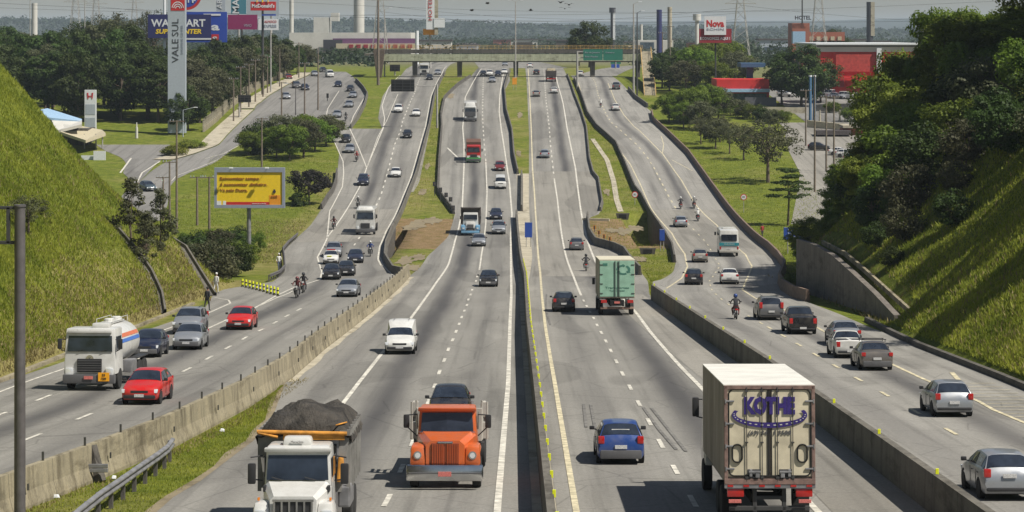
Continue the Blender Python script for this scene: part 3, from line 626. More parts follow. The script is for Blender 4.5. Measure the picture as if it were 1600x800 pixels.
def glass_strip(ring_, st_, a, b, js, u0, u1, v0, v1, off=.016):
    """pane that follows the curved shell between stations a (low) and b (high)"""
    lo = [Vector((x, st_[a][0], z)) for x, z in js(ring_[a])]; hi = [Vector((x, st_[b][0], z)) for x, z in js(ring_[b])]
    n = len(lo); rows = []
    for v in (v0, v1):
        row = []
        for k in range(n):
            p = lo[k]*(1-v) + hi[k]*v; c = (lo[n//2]*(1-v) + hi[n//2]*v); p = Vector((c.x + (p.x-c.x)*u1, p.y, p.z)); row.append(p)
        rows.append(row)
    nrm = (lo[-1]-lo[0]).cross(hi[n//2]-lo[n//2]).normalized()
    if nrm.z < 0: nrm = -nrm
    mb = MB(); P0 = [p + nrm*off for p in rows[0]]; P1 = [p + nrm*off for p in rows[1]]; Q0 = [p - nrm*.02 for p in rows[0]]; Q1 = [p - nrm*.02 for p in rows[1]]
    vs = P0 + P1 + Q0 + Q1; f = [(k, k+1, n+k+1, n+k) for k in range(n-1)] + [(k, 2*n+k, 2*n+k+1, k+1) for k in range(n-1)] + [(n+k, n+k+1, 3*n+k+1, 3*n+k) for k in range(n-1)] + [(0,n,3*n,2*n),(n-1,3*n-1,4*n-1,2*n-1)]
    return mb.add(vs, f)
def make_wheels(root, axles, hw, r, wd=.19, name='wheel', rim='rim'):
    t = MB().lathe((0,0,0), [(r*.58,-wd/2),(r*.94,-wd/2),(r,-wd/2+.03),(r,wd/2-.03),(r*.94,wd/2),(r*.58,wd/2)], 20, ax='x'); tme = None
    for ya in axles:
        for s in (-1, 1):
            if tme is None:
                o = t.build(name, 'tyre', root, True, 30); tme = o.data
                rb = MB().lathe((0,0,0), [(r*.60,-wd*.42),(r*.52,-wd*.36),(r*.16,-wd*.30),(r*.14,wd*.30),(r*.52,wd*.36),(r*.60,wd*.42)], 16, ax='x').build('rim', rim, o, True, 30); rme = rb.data
            else:
                o = bpy.data.objects.new(name, tme); COL.objects.link(o); o.parent = root
                rb = bpy.data.objects.new('rim', rme); COL.objects.link(rb); rb.parent = o
            o.location = (s*(hw - wd/2 + .005), ya, r)
def car_proto(kind, name, variant=0):
    B = BODY[kind]; st = B['st']; root = empty(name); n = len(st); ring = []
    for (y, zl, zb, zt, wl, wb, wt) in st:
        ring.append([(0,zl),(wl*.9,zl),(wl,zl+.12),(wb+.025,(zl+zb)/2+.06),(wb+.01,zb-.05),(wb-.02,zb),(wt+ (0.02 if zt-zb>.2 else .05),zt-.045),(wt*.82,zt-.005),(wt*.4,zt+.012),(0,zt+.016)])
    v = []; k = 18
    for (y, *_), rg in zip(st, ring):
        for (x, z) in rg: v.append((x, y, z))
        for (x, z) in rg[-2:0:-1]: v.append((-x, y, z))
    f = [(i*k+j, i*k+(j+1) % k, (i+1)*k+(j+1) % k, (i+1)*k+j) for i in range(n-1) for j in range(k)]
    f += [tuple(range(k))[::-1], tuple(range((n-1)*k, n*k))]
    f = [tuple(reversed(q)) for q in f]
    body = mk('body', v, f, 'paint_white', root, True, sharp=38); body.material_slots[0].link = 'OBJECT'; body.material_slots[0].material = MATS['paint_white']
    def rp(i, j, s=1): x, z = ring[i][j]; return (s*x, st[i][0], z)
    cowl, rf, rr, tb = B['cab']
    js = lambda rg: [(-x, z) for x, z in rg[6:9]] + [rg[9]] + [rg[8], rg[7], rg[6]]
    glass_strip(ring, st, cowl, rf, js, 0, .97, .08, .94).build('windscreen', 'car_glass', root, True, 40)
    if kind != 'van':
        glass_strip(ring, st, tb, rr, js, 0, .95, .12 if kind != 'pickup' else .2, .93).build('rear_window', 'car_glass', root, True, 40)
    else:
        for s in (-.36, .36): MB().box((s, 2.03, 1.35), (.6, .06, .42), .02).build('rear_window', 'car_glass', root)
    for s in (-1, 1):
        w_ = MB()
        mids = [cowl, rf] + ([i for i in range(rf+1, rr)] if rr > rf else []) + ([rr] if rr > rf else []) + ([tb] if kind != 'pickup' and kind != 'van' else [])
        for a, b in zip(mids, mids[1:]):
            q = (rp(a,5,s), rp(b,5,s), rp(b,6,s), rp(a,6,s)); 
            if s < 0: q = (q[1], q[0], q[3], q[2])
            iu = (.05,.95)
            if a == cowl: iu = (.35,.96) if s > 0 else (.04,.65)
            if b == tb: iu = (.04,.6) if s > 0 else (.4,.96)
            panel(w_, q, iu, (.10,.90), .016)
        if len(mids) > 1: w_.build('side_window', 'car_glass', root)
    yf, yr = st[0][0], st[-1][0]; W = B['W']/2; zh = st[1][3]
    big = kind in ('pickup', 'wagon', 'microbus')
    for s in (-1, 1):
        MB().box((s*(W-.22), yf+.085, zh-.13), (.36 if variant != 1 else .30, .15, .17), .035, shift=(s*.03,.06)).build('headlight', 'headlight', root, True)
        hz = {'hatch': .86, 'sedan': .84, 'wagon': 1.05, 'pickup': .86, 'utility': .78, 'van': .95, 'microbus': .95}[kind]
        hh = {'hatch': .26, 'sedan': .20, 'wagon': .42, 'pickup': .34, 'utility': .3, 'van': .36, 'microbus': .3}[kind]
        MB().box((s*(W-.14), yr-.07, hz), (.22, .16, hh), .03).build('tail_light', 'tail_red', root, True)
        m_ = MB().box((s*(W+.10), st[cowl][0]+.22, st[cowl][3]+.05), (.18,.09,.13), .03).tube((s*(W-.06), st[cowl][0]+.24, st[cowl][3]-.02), (s*(W+.06), st[cowl][0]+.22, st[cowl][3]+.02), .02)
        m_.build('mirror', 'black_plastic', root, True)
    MB().box((0, yf+.035, zh-.16), (W*.95, .08, .12), .02).build('grille', 'black_plastic', root)
    bm_ = 'grey_plastic' if variant == 1 else 'black_plastic'
    MB().box((0, yf+.05, .36), (W*1.72, .20, .16 if variant != 1 else .26), .05).build('front_bumper', bm_, root, True)
    MB().box((0, yr-.05, .36), (W*1.75, .20, .12 if variant != 1 else .30), .05).build('rear_bumper', bm_, root, True)
    MB().box((0, yf-.055, .42), (.42,.02,.13), .004).build('front_plate', 'plate_grey', root)
    pz = .42 if kind in ('utility', 'pickup') else .62 if variant != 2 else .78
    MB().box((0, yr+(.06 if pz < .5 else .03), pz), (.42,.025,.13), .004).build('rear_plate', 'plate_grey', root)
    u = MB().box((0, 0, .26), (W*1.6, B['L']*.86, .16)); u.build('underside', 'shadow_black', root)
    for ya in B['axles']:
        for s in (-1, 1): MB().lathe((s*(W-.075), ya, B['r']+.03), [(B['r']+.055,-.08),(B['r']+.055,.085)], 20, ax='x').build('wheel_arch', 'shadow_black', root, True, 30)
    make_wheels(root, B['axles'], W+.012, B['r'], rim='rim' if variant != 1 else 'steel_rim')
    sm_ = MB()
    for s in (-1, 1):
        for yy in ((st[rf][0]+.02, (st[rf][0]+st[rr][0])/2+.12) if kind not in ('van',) else (st[rf][0]+.3,)):
            sm_.box((s*(W+.012), yy, .62), (.012,.014,.50)); sm_.box((s*(W+.014), yy+.28, .80), (.02,.13,.03))
    sm_.build('door_seam', 'black_plastic', root)
    if kind in ('pickup', 'utility'):
        y0 = st[7][0]+.06; y1 = st[-2][0]-.02
        MB().box((0, (y0+y1)/2, st[8][3]-.005), (W*1.62, y1-y0, .04), .0).build('bed_floor', 'black_plastic', root)
        r_ = MB(); 
        for s in (-1,1): r_.box((s*(W-.06), (y0+y1)/2, st[8][3]+.03), (.08, y1-y0, .05), .01)
        r_.build('bed_rail', 'black_plastic', root)
    if kind == 'wagon':
        r_ = MB()
        for s in (-.55,.55): r_.tube((s, -.1, 1.66), (s, 1.6, 1.66), .022)
        r_.build('roof_rail', 'black_plastic', root)
    if kind == 'van':
        r_ = MB()
        for s in (-.42,.42): r_.box((s, .9, 1.82), (.03, 1.4, .02))
        r_.build('roof_rib', 'grey_plastic', root)
    index_kids(root); return root
PROTO = {}; USED = {}
def tangent(fn, d): return (fn(d+5) - fn(d-5)) / 10
def place(root, x, d, yaw, z=0):
    m_ = slope(d); root.rotation_mode = 'XYZ'
    root.location = (x, d, P(d) + z); root.rotation_euler = (math.atan(m_*math.cos(yaw)), 0, yaw); return root
LANE = {'A': A_dash, 'B': B_dash, 'C': C_dash, 'D': D_dash}
def put_car(kind, colour, px, y, lane, label, cat='car', variant=0, group=None, extra_yaw=0, dist=None, fixed_yaw=None):
    key = (kind, variant)
    if key not in PROTO:
        nm = {'hatch': 'hatchback_car', 'sedan': 'sedan_car', 'wagon': 'estate_car', 'pickup': 'pickup_truck', 'utility': 'small_pickup', 'van': 'small_van', 'microbus': 'minibus'}[kind]
        PROTO[key] = car_proto(kind, nm, variant); o = PROTO[key]; USED[key] = o
    else: o = copy_tree(PROTO[key])
    L = BODY[kind]['L']; dn = dist or D(y); d = dn + L/2 - .68
    g = tangent(LANE[lane], dn) if lane in LANE else 0
    x = (px-800)*dn/FPX + g*(L/2-.7)
    yaw = (math.atan2(-g, 1) if fixed_yaw is None else fixed_yaw) + (math.pi if lane in 'CD' else 0) + extra_yaw
    place(o, x, d, yaw)
    body = [c for c in COL.objects if c.parent == o and c.name.startswith('body')][0]
    body.material_slots[0].material = MATS['paint_' + colour]
    tag(o, label, cat, group or {'A': 'vehicles on the left carriageway', 'B': 'vehicles on the centre left carriageway', 'C': 'vehicles on the centre right carriageway', 'D': 'vehicles on the right carriageway'}.get(lane, 'parked and side street cars'))
    return o
CARS = [
 ('hatch','red',222,631,'A','red hatchback in front, beside the white tanker truck on the left carriageway',0),
 ('hatch','darkblue',228,558,'A','dark navy hatchback just behind the tanker truck',1),
 ('hatch','silver',293,546,'A','silver hatchback right in front of another silver car by the dry slope',1),
 ('wagon','silver',292,522,'A','silver tall car half hidden behind the nearer silver hatchback',0),
 ('hatch','red',374,515,'A','red hatchback in the middle of the left carriageway behind the silver pair',0),
 ('sedan','silver',542,464,'A','silver sedan close to the concrete barrier on the left carriageway',0),
 ('hatch','black',517,437,'A','black hatchback in the cluster beside the left lane bulge',0),
 ('sedan','black',540,431,'A','black sedan overlapping the black hatchback in the cluster on the left carriageway',0),
 ('hatch','white',517,413,'A','white car with yellow green patches behind the black hatchback in the cluster',2),
 ('wagon','silver',521,402,'A','silver tall car at the back of the cluster on the left carriageway',0),
 ('sedan','darkblue',555,411,'A','dark sedan with bright headlights next to the cluster on the left carriageway',0),
 ('wagon','darkblue',567,290,'A','dark tall car alone just below the painted gore point',0),
 ('hatch','silver',546,239,'A','silver hatchback just in front of a dark car on the merging ramp',0),
 ('sedan','black',540,223,'A','dark sedan following the silver hatchback on the merging ramp',0),
 ('sedan','white',618,277,'A','white low sedan in the right hand lane below the gore point',0),
 ('hatch','black',636,216,'A','black hatchback near the grass strip on the left carriageway',0),
 ('wagon','white',622,176,'A','white tall car in the left lane below the dark message board',0),
 ('hatch','white',650,182,'A','white hatchback in the right lane beside the tall white car',0),
 ('sedan','silver',526,184,'A','silver sedan beside a motorcycle on the far ramp',0),
 ('sedan','silver',545,168,'A','silver blue sedan in the middle of the far ramp queue',0),
 ('sedan','silver',551,153,'A','silver sedan right in front of the dark car in the far ramp queue',0),
 ('hatch','black',547,143,'A','dark hatchback at the back of the far ramp queue',0),
 ('hatch','darkblue',528,136,'A','dark blue hatchback left of the far ramp queue',0),
 ('sedan','black',671,125,'A','black sedan just in front of the far white truck under the bridge',0),
 ('sedan','silver',684,117,'A','silver sedan beside the far white truck under the bridge',0),
 ('hatch','black',702,662,'B','black car following right behind the orange truck',0),
 ('van','white',625,553,'B','small white van with a high cargo box riding over the left edge line',0),
 ('hatch','black',763,448,'B','black hatchback coming down the right lane of the centre left carriageway',1),
 ('hatch','silver',748,385,'B','silver hatchback just in front of the dump truck in the distance',0),
 ('wagon','silver',779,366,'B','silver tall car side by side with the dump truck',0),
 ('sedan','darkblue',775,343,'B','dark blue sedan right behind the silver tall car',0),
 ('hatch','maroon',781,267,'B','dark red car right behind the white minibus',0),
 ('hatch','black',755,119,'B','dark hatchback leftmost of the far group on the centre left carriageway',0),
 ('wagon','white',765,119,'B','white tall car in the far group on the centre left carriageway',0),
 ('sedan','silver',769,129,'B','blue grey sedan at the front of the far group on the centre left carriageway',0),
 ('hatch','darkblue',778,119,'B','dark blue hatchback in the right lane of the far group',0),
 ('sedan','white',788,116,'B','white sedan rightmost of the far group near the median',0),
 ('sedan','silver',789,103,'B','silver sedan under the bridge on the centre left carriageway',0),
 ('hatch','blue',969,723,'C','bright blue hatchback with a white paper on its rear shelf',1),
 ('hatch','black',881,487,'C','black hatchback left of the green box truck',0),
 ('hatch','grey',901,391,'C','grey hatchback ahead of the motorcycle left of the green truck',1),
 ('hatch','silver',851,247,'C','lone silver hatchback far up the left lane of the centre right carriageway',0),
 ('hatch','tanmetal',838,151,'C','grey beige hatchback far up in the left lane near the bridge',0),
 ('sedan','white',866,146,'C','white sedan just behind the far dump truck',0),
 ('hatch','black',838,117,'C','dark hatchback under the bridge on the centre right carriageway',0),
 ('hatch','white',828,106,'C','white hatchback just beyond the bridge on the centre right carriageway',0),
 ('hatch','silver',1571,779,'D','silver hatchback with high red tail lights cut by the bottom right corner',2),
 ('hatch','silver',1487,650,'D','silver hatchback with round red lamps beside the ladder hatching',0),
 ('sedan','brown',1368,578,'D','grey brown car with roof rack bars on the right carriageway',1),
 ('utility','white',1327,559,'D','small white pickup with a closed tailgate on the right carriageway',0),
 ('sedan','silver',1322,540,'D','silver sedan mostly hidden in front of the small white pickup',0),
 ('pickup','black',1253,522,'D','big black pickup truck driving away below the retaining wall',0),
 ('wagon','grey',1204,500,'D','dark grey tall car ahead of the black pickup',0),
 ('sedan','white',1140,444,'D','white sedan with a black rear window on the right carriageway',0),
 ('hatch','black',1084,445,'D','black hatchback beside the white sedan on the right carriageway',0),
 ('hatch','tanmetal',1094,410,'D','silver brown hatchback just left of the small bus',0),
 ('hatch','silver',1064,355,'D','silver hatchback behind the three motorcycles on the right carriageway',0),
 ('sedan','white',962,173,'D','white sedan near the right edge line far up the right carriageway',0),
 ('pickup','grey',963,140,'D','grey pickup at the far exit beside the footbridge ramp',0),
 ('hatch','white',907,119,'D','white hatchback under the green overhead sign',0),
 ('hatch','teal',229,299,'E','grey teal car alone on the curved side street at the left',0),
 ('hatch','silver',446,155,'E','silver car lowest on the far avenue beside the poles',0),
 ('wagon','grey',462,138,'E','grey tall car in the middle of the far avenue',0),
 ('hatch','darkblue',476,141,'E','dark blue car just right of the grey tall car on the far avenue',0),
 ('hatch','maroon',450,124,'E','dark red car at the left kerb of the far avenue',0),
 ('hatch','silver',491,119,'E','small silver car left of the white van on the far avenue',0),
 ('microbus','white',514,121,'E','white van at the top of the far avenue',0),
 ('hatch','black',504,113,'E','black car behind the white van on the far avenue',0),
]
for k_, c_, px, y, ln, lb, va in CARS:
    if ln == 'E': put_car(k_, c_, px, y, 'E', lb, 'van' if k_ == 'microbus' else 'car', va, fixed_yaw=R(28) if px < 300 else R(12))
    elif y < 260 and ln == 'A' and px < 600: put_car(k_, c_, px, y, ln, lb, 'car', va, fixed_yaw=R(0))
    else: put_car(k_, c_, px, y, ln, lb, {'pickup': 'pickup', 'utility': 'pickup', 'van': 'van'}.get(k_, 'car'), va)
put_car('microbus', 'white', 782, 295, 'B', 'white minibus just in front of the dark red car', 'van')
# extras on particular cars
def car_named(lbl): return [o for o in COL.objects if o.get('label') == lbl][0]
c = car_named('grey brown car with roof rack bars on the right carriageway')
m_ = MB()
for yy in (-.05, .85):
    m_.tube((-.66, yy, 1.52), (.66, yy, 1.52), .025); 
    for s in (-.6,.6): m_.tube((s, yy, 1.38), (s, yy, 1.53), .02)
m_.build('roof_rack', 'black_plastic', c)
c = car_named('bright blue hatchback with a white paper on its rear shelf')
MB().box((.0, 1.66, 1.155), (.62,.03,.10), 0, rot=.0, shift=(0,-.03)).build('paper_sheet', 'paint_white', c)
c = car_named('white car with yellow green patches behind the black hatchback in the cluster')
MB().box((-.15,-1.5,.90), (.5,.5,.05), .01).build('hood_marking', 'reflector_yellow', c); MB().box((0,.2,1.5), (.9,.25,.1), .03).build('light_bar', 'tail_red', c)
car_parked = [(1229,152,'white car leftmost in the lot before the red warehouse','white','hatch'),(1292,153,'white box shaped van in the lot before the red warehouse','white','microbus'),(1309,155,'silver car in the lot beside the white box shaped van','silver','sedan'),(1326,155,'white car in the middle of the lot before the red warehouse','white','wagon'),(1340,155,'silver white car next to the middle one in the lot before the red warehouse','silver','sedan'),(1354,156,'dark car in the lot near the big trees','black','hatch'),(1376,157,'rightmost dark car of the lot half behind the big trees','darkblue','hatch'),
 (1281,236,'dark car parked in the yard behind the small right hand trees','black','hatch'),(1315,244,'white car parked in the yard beside the dark vegetation','white','sedan'),(1325,247,'white hatchback furthest right in the yard','white','hatch'),(1338,254,'white car nose under the leaves at the yard edge','white','hatch')]
for px, y, lb, co, kd in car_parked: put_car(kd, co, px, y, 'E', lb, 'car', 0, 'parked cars on the right', fixed_yaw=R(55 if y < 200 else 80))

# ---- trucks
def text_plate(root, loc, col='plate_red', rear=False): MB().box(loc, (.42,.03,.15), .005).build('licence_plate', col, root)
def truck_wheels(root, axles, hw, r=.5, wd=.28):
    make_wheels(root, axles, hw, r, wd, rim='steel_rim')
def cabover(root, W=2.45, zt=2.85, y0=-4.2, dep=1.9, col='paint_white', zb=.75):
    hw = W/2
    cab = MB().box((0, y0+dep/2, (zb+zt)/2), (W, dep, zt-zb), .09, top=(.93,.90)).build('cab', col, root, True)
    w_ = MB(); zw0, zw1 = zb+(zt-zb)*.50, zb+(zt-zb)*.84
    w_.add([(-hw*.86,y0-.0,zw0),(hw*.86,y0-.0,zw0),(hw*.83,y0+.075,zw1),(-hw*.83,y0+.075,zw1),(-hw*.86,y0+.2,zw0),(hw*.86,y0+.2,zw0),(hw*.83,y0+.2,zw1),(-hw*.83,y0+.2,zw1)], [(0,1,2,3),(0,4,5,1),(2,6,7,3),(1,5,6,2),(0,3,7,4)])
    w_.build('windscreen', 'car_glass', root)
    for s in (-1,1):
        MB().box((s*(hw-.035), y0+dep*.42, (zw0+zw1)/2), (.06, dep*.5, (zw1-zw0)*.9), .01).build('side_window', 'car_glass', root)
        MB().box((s*(hw+.20), y0+.05, zw0+.35), (.2,.10,.48), .04).tube((s*hw*.93,y0+.2,zw0+.55),(s*(hw+.2),y0+.07,zw0+.52),.018).tube((s*hw*.93,y0+.2,zw0-.05),(s*(hw+.2),y0+.07,zw0+.12),.018).build('mirror', 'black_plastic', root, True)
        MB().box((s*(hw-.28), y0-.05, zb+.10), (.36,.14,.42), .05).build('headlight', 'headlight', root, True)
    MB().box((0, y0-.03, zb+.42), (1.15,.10,.62), .02).build('grille', 'black_plastic', root)
    g_ = MB()
    for k in range(5): g_.box((0, y0-.09, zb+.20+k*.11), (1.1,.03,.035))
    g_.build('grille_bar', 'grey_plastic', root)
    MB().box((0, y0-.06, zb-.20), (W*1.0,.30,.42), .06).build('bumper', 'grey_plastic', root, True)
    MB().box((0, y0+.02, zt-.14), (W*.84,.10,.14), .03).build('sun_visor', col, root, True)
    wp = MB()
    for s in (-.45,.45): wp.tube((s*hw, y0-.02, zw0), (s*hw+.25, y0-.01, zw0+.10), .015)
    wp.build('wiper', 'black_plastic', root)
def chassis(root, y0, y1): 
    c_ = MB(); 
    for s in (-.45,.45): c_.box((s,(y0+y1)/2,.78), (.12,y1-y0,.24))
    for k in range(5): c_.box((0,y0+(y1-y0)*(k+.5)/5,.78), (.9,.1,.14))
    c_.build('chassis', 'shadow_black', root)
def truck_at(name, label, px, y, lane, L, dn=None, group=None, cat='truck'):
    root = empty(name, label=label, cat=cat, group=group or {'A': 'vehicles on the left carriageway', 'B': 'vehicles on the centre left carriageway', 'C': 'vehicles on the centre right carriageway', 'D': 'vehicles on the right carriageway'}[lane])
    dn = dn or D(y); g = tangent(LANE[lane], dn); off = L/2 - .5; x = (px-800)*dn/FPX + g*off
    place(root, x, dn + off, math.atan2(-g, 1) + (math.pi if lane in 'CD' else 0)); return root
# 1: white cab-over tanker
t = truck_at('tanker_truck', 'white flat nosed tanker truck with orange and blue stripes on its tank', 143, 609, 'A', 8.4)
cabover(t, 2.45, 2.88); chassis(t, -3.2, 4.1); truck_wheels(t, (-3.1, 1.9, 3.1), 1.22)
tk = MB(); n_ = 24
tk.lathe((0, 0, 1.9), [(.5,-1.9),(.90,-1.75),(.97,-1.5),(.97,2.9),(.90,3.2),(.5,3.35)], n_, ax='y'); tk.build('tank', 'paint_white', t, True)
for nm, z0, col in (('orange_stripe', .36, 'paint_orange'), ('blue_stripe', .12, plain('stripe_blue', (.06,.16,.5), .4))):
    s_ = MB()
    for sd in (-1, 1): 
        a = math.asin(z0/.97); b = math.asin((z0+.17)/.97); r = .98
        s_.quad((sd*r*math.cos(a),-1.4,1.9+r*math.sin(a)),(sd*r*math.cos(a),2.8,1.9+r*math.sin(a)),(sd*r*math.cos(b),2.8,1.9+r*math.sin(b)),(sd*r*math.cos(b),-1.4,1.9+r*math.sin(b)))
    s_.build(nm, col, t)
hd = MB().box((0,.8,2.92), (.6,3.2,.08), .02).lathe((0,.2,2.94), [(.26,0),(.26,.12),(.18,.17)], 12).lathe((0,1.9,2.94), [(.26,0),(.26,.12),(.18,.17)], 12)
for s in (-.4,.4): hd.tube((s,-.9,2.85),(s,-.9,3.12),.015).tube((s,2.6,2.85),(s,2.6,3.12),.015).tube((s,-.9,3.12),(s,2.6,3.12),.015)
hd.build('tank_walkway', 'paint_white', t); MB().box((.35,-3.2,2.98), (.8,.7,.22), .08).build('roof_fairing', 'paint_white', t, True)

for s in (-1,1): MB().box((s,.2,.85), (.5,1.3,.6), .08).build('fuel_tank', 'galvanised', t, True)
fd = MB()
for s in (-1,1): fd.box((s*.98,2.5,1.12), (.5,2.7,.06), .02)
fd.build('mudguard', 'black_plastic', t)
text_plate(t, (0,-4.45,.62), 'plate_red'); MB().box((.72,-4.45,.66), (.52,.03,.40), .005).build('hazard_panel', plain('hazard_orange', (.85,.38,.01), .5, var=.1), t)
text('hazard_number', '33', 'black_plastic', t, (.72,-4.475,.74), .16); text('hazard_number', '1203', 'black_plastic', t, (.72,-4.475,.58), .13)
text('visor_lettering', 'Constellation', 'black_plastic', t, (-.1,-4.205,2.75), .17, w=1.15)
em = MB().lathe((0,-4.20,1.46), [(.19,-.02),(.19,.02)], 20, ax='y'); em.build('emblem', 'chrome', t, True)
text('emblem_letters', 'V', 'black_plastic', t, (0,-4.235,1.50), .15); text('emblem_letters', 'W', 'black_plastic', t, (0,-4.235,1.39), .15)
# 2: orange bonneted truck with pale load frames
t = truck_at('bonnet_truck', 'orange long nosed truck with a chrome bumper and split grille', 696, 767, 'B', 8.2, dn=78.2)
chassis(t, -3.9, 4.0); truck_wheels(t, (-3.35, 2.2, 3.3), 1.14)
MB().box((0,-1.55,1.68), (2.02,1.5,1.5), .1, top=(.90,.9)).build('cab', 'paint_orange', t, True)
MB().box((0,-2.26,2.38), (1.90,.36,.12), .04, shift=(0,-.05)).build('sun_visor', 'paint_orange', t, True)
w_ = MB().add([(-.86,-2.34,1.68),(0,-2.40,1.68),(.86,-2.34,1.68),(.82,-2.25,2.27),(0,-2.30,2.27),(-.82,-2.25,2.27)], [(0,1,4,5),(1,2,3,4)]); w_.build('windscreen', 'car_glass', t)
MB().tube((-.92,-2.40,1.65),(.92,-2.40,1.65),.025).build('windscreen_trim', 'chrome', t)
hood = MB(); L0, L1 = -2.3, -3.95
hood.add([(-.95,L0,.8),(.95,L0,.8),(.95,L0,1.55),(.80,L0,1.68),(-.80,L0,1.68),(-.95,L0,1.55),(-.62,L1,.8),(.62,L1,.8),(.62,L1,1.40),(.46,L1,1.54),(-.46,L1,1.54),(-.62,L1,1.40)],
  [(0,5,11,6),(5,4,10,11),(4,3,9,10),(3,2,8,9),(2,1,7,8),(1,0,6,7),(6,11,10,9,8,7)])
hood.build('bonnet', 'paint_orange', t, False)
for s in (-1,1):
    MB().box((s*.24,-3.965,1.13), (.40,.05,.66), .015).build('grille', plain('grille_dark_red', (.20,.035,.012), .6), t)
    gb = MB()
    for k in range(7): gb.box((s*.24-.17+k*.056,-3.995,1.13), (.014,.02,.62))
    gb.build('grille_bar', 'paint_orange', t)
    fe = MB().box((s*.86,-3.25,1.22), (.56,1.35,.30), .12, top=(.9,.82)).box((s*.88,-3.80,1.05), (.52,.32,.60), .10, top=(.85,.8)); fe.build('mudguard', 'paint_orange', t, True)
    MB().lathe((s*.88,-3.97,1.08), [(.13,0),(.13,.06),(.10,.07)], 18, ax='y').build('headlight_ring', 'chrome', t, True)
    MB().lathe((s*.88,-3.985,1.08), [(.085,-.01),(.085,.02)], 18, ax='y').build('headlight', 'headlight', t, True)
    MB().box((s*1.34,-2.15,1.98), (.20,.10,.44), .05).tube((s*1.0,-2.1,2.2),(s*1.32,-2.12,2.18),.02).tube((s*1.0,-2.1,1.5),(s*1.32,-2.12,1.8),.02).build('mirror', 'black_plastic', t, True)
    MB().box((s*1.0,-1.5,1.95), (.03,.85,.5), .01).build('side_window', 'car_glass', t)
    # folded loader frames standing up beside the cab
    fr = MB()
    for z in (1.35,1.7,2.05,2.35): fr.box((s*1.18,-.35,z), (.16,.12,.06)).box((s*1.10,.1,z), (.08,.9,.06))
    fr.box((s*1.17,-.38,2.2), (.26,.10,.5), .02).box((s*1.2,-.38,1.5), (.24,.10,.55), .02).tube((s*1.10,-.4,1.2),(s*1.10,-.4,2.5),.04).tube((s*1.26,-.4,1.2),(s*1.26,-.4,2.45),.04).tube((s*1.18,-.35,2.45),(s*1.05,.9,1.4),.05).box((s*1.18,-.3,2.05), (.22,.1,.5), .03)
    fr.build('loading_frame', 'paint_dirtywhite', t)
MB().box((0,-3.98,1.49), (.5,.05,.06), .02).build('emblem_bar', 'chrome', t)
MB().box((0,-4.18,.55), (2.46,.18,.52), .06, top=(1,.7)).build('bumper', 'chrome', t, True); MB().box((0,-4.275,.55), (2.3,.03,.04), .01).build('bumper_crease', 'grey_plastic', t)
text_plate(t, (0,-4.30,.52))
MB().box((0,1.9,1.15), (2.4,4.6,.18), .03).build('flatbed', 'grey_plastic', t); MB().box((0,-.45,1.7), (2.2,.10,1.1), .02).build('headboard', 'paint_dirtywhite', t)
MB().tube((.75,-.62,1.0),(.75,-.62,2.5),.07).build('exhaust_pipe', 'galvanised', t)
# 3: white dump truck with tarpaulin, nearest left
t = truck_at('dump_truck', 'nearest white dump truck with a grey tarpaulin over its load and a rusty orange bar', 459, 0, 'B', 8.0, dn=64.8)
chassis(t, -3.5, 4.0); truck_wheels(t, (-2.95, 2.0, 3.2), 1.18)
MB().box((0,-1.75,1.85), (1.86,1.5,1.7), .1, top=(.92,.9)).build('cab', 'paint_white', t, True)
w_ = MB().add([(-.84,-2.535,1.80),(.84,-2.535,1.80),(.80,-2.445,2.46),(-.80,-2.445,2.46)], [(0,1,2,3)]); w_.build('windscreen', 'car_glass', t)
MB().box((0,-2.38,2.60), (1.82,.30,.12), .04, shift=(0,-.03)).build('sun_visor', 'paint_white', t, True)
MB().box((-.04,-1.95,2.80), (.82,.6,.26), .09, top=(.9,.8)).build('air_conditioner', 'paint_white', t, True)
text('unit_lettering', 'Maxxiclima', 'black_plastic', t, (-.04,-2.26,2.79), .10, w=.34)
hood = MB(); L0, L1 = -2.5, -3.75
hood.add([(-.92,L0,.8),(.92,L0,.8),(.92,L0,1.62),(.78,L0,1.77),(-.78,L0,1.77),(-.92,L0,1.62),(-.62,L1,.8),(.62,L1,.8),(.62,L1,1.42),(.52,L1,1.52),(-.52,L1,1.52),(-.62,L1,1.42)],
  [(0,5,11,6),(5,4,10,11),(4,3,9,10),(3,2,8,9),(2,1,7,8),(1,0,6,7),(6,11,10,9,8,7)])
hood.build('bonnet', 'paint_white', t)
MB().box((0,-3.77,1.12), (1.0,.06,.58), .02).build('grille', 'black_plastic', t)
gb = MB()
for k in range(6): gb.box((-.5+k*.2,-3.81,1.12), (.05,.03,.56))
gb.box((0,-3.82,1.42), (1.1,.04,.06)).build('grille_bar', 'chrome', t)
for s in (-1,1):
    MB().box((s*.85,-3.25,1.1), (.5,1.1,.5), .15, top=(.85,.8)).build('mudguard', 'paint_white', t, True)
    MB().box((s*.88,-3.78,1.05), (.28,.08,.24), .03).build('headlight', 'headlight', t, True)
    MB().box((s*.86,-2.72,1.60), (.08,.3,.16), .02).build('bonnet_vent', 'black_plastic', t)
    MB().box((s*1.26,-2.35,1.95), (.22,.12,.56), .05).tube((s*.98,-2.2,2.42),(s*1.30,-2.3,2.38),.02).tube((s*.98,-2.2,1.75),(s*1.30,-2.3,1.80),.02).build('mirror', 'black_plastic', t, True)
    MB().box((s*.925,-1.75,2.12), (.03,.85,.55), .01).build('side_window', 'car_glass', t)
    MB().box((s*.96,-3.35,1.40), (.06,.12,.08), .01).build('side_lamp', 'amber', t)
MB().box((0,-3.95,.55), (2.3,.18,.36), .05).build('bumper', 'paint_white', t, True)
wp = MB()
for s in (-.4,.5): wp.tube((s,-2.57,1.80),(s-.3,-2.56,1.88),.015)
wp.build('wiper', 'black_plastic', t)
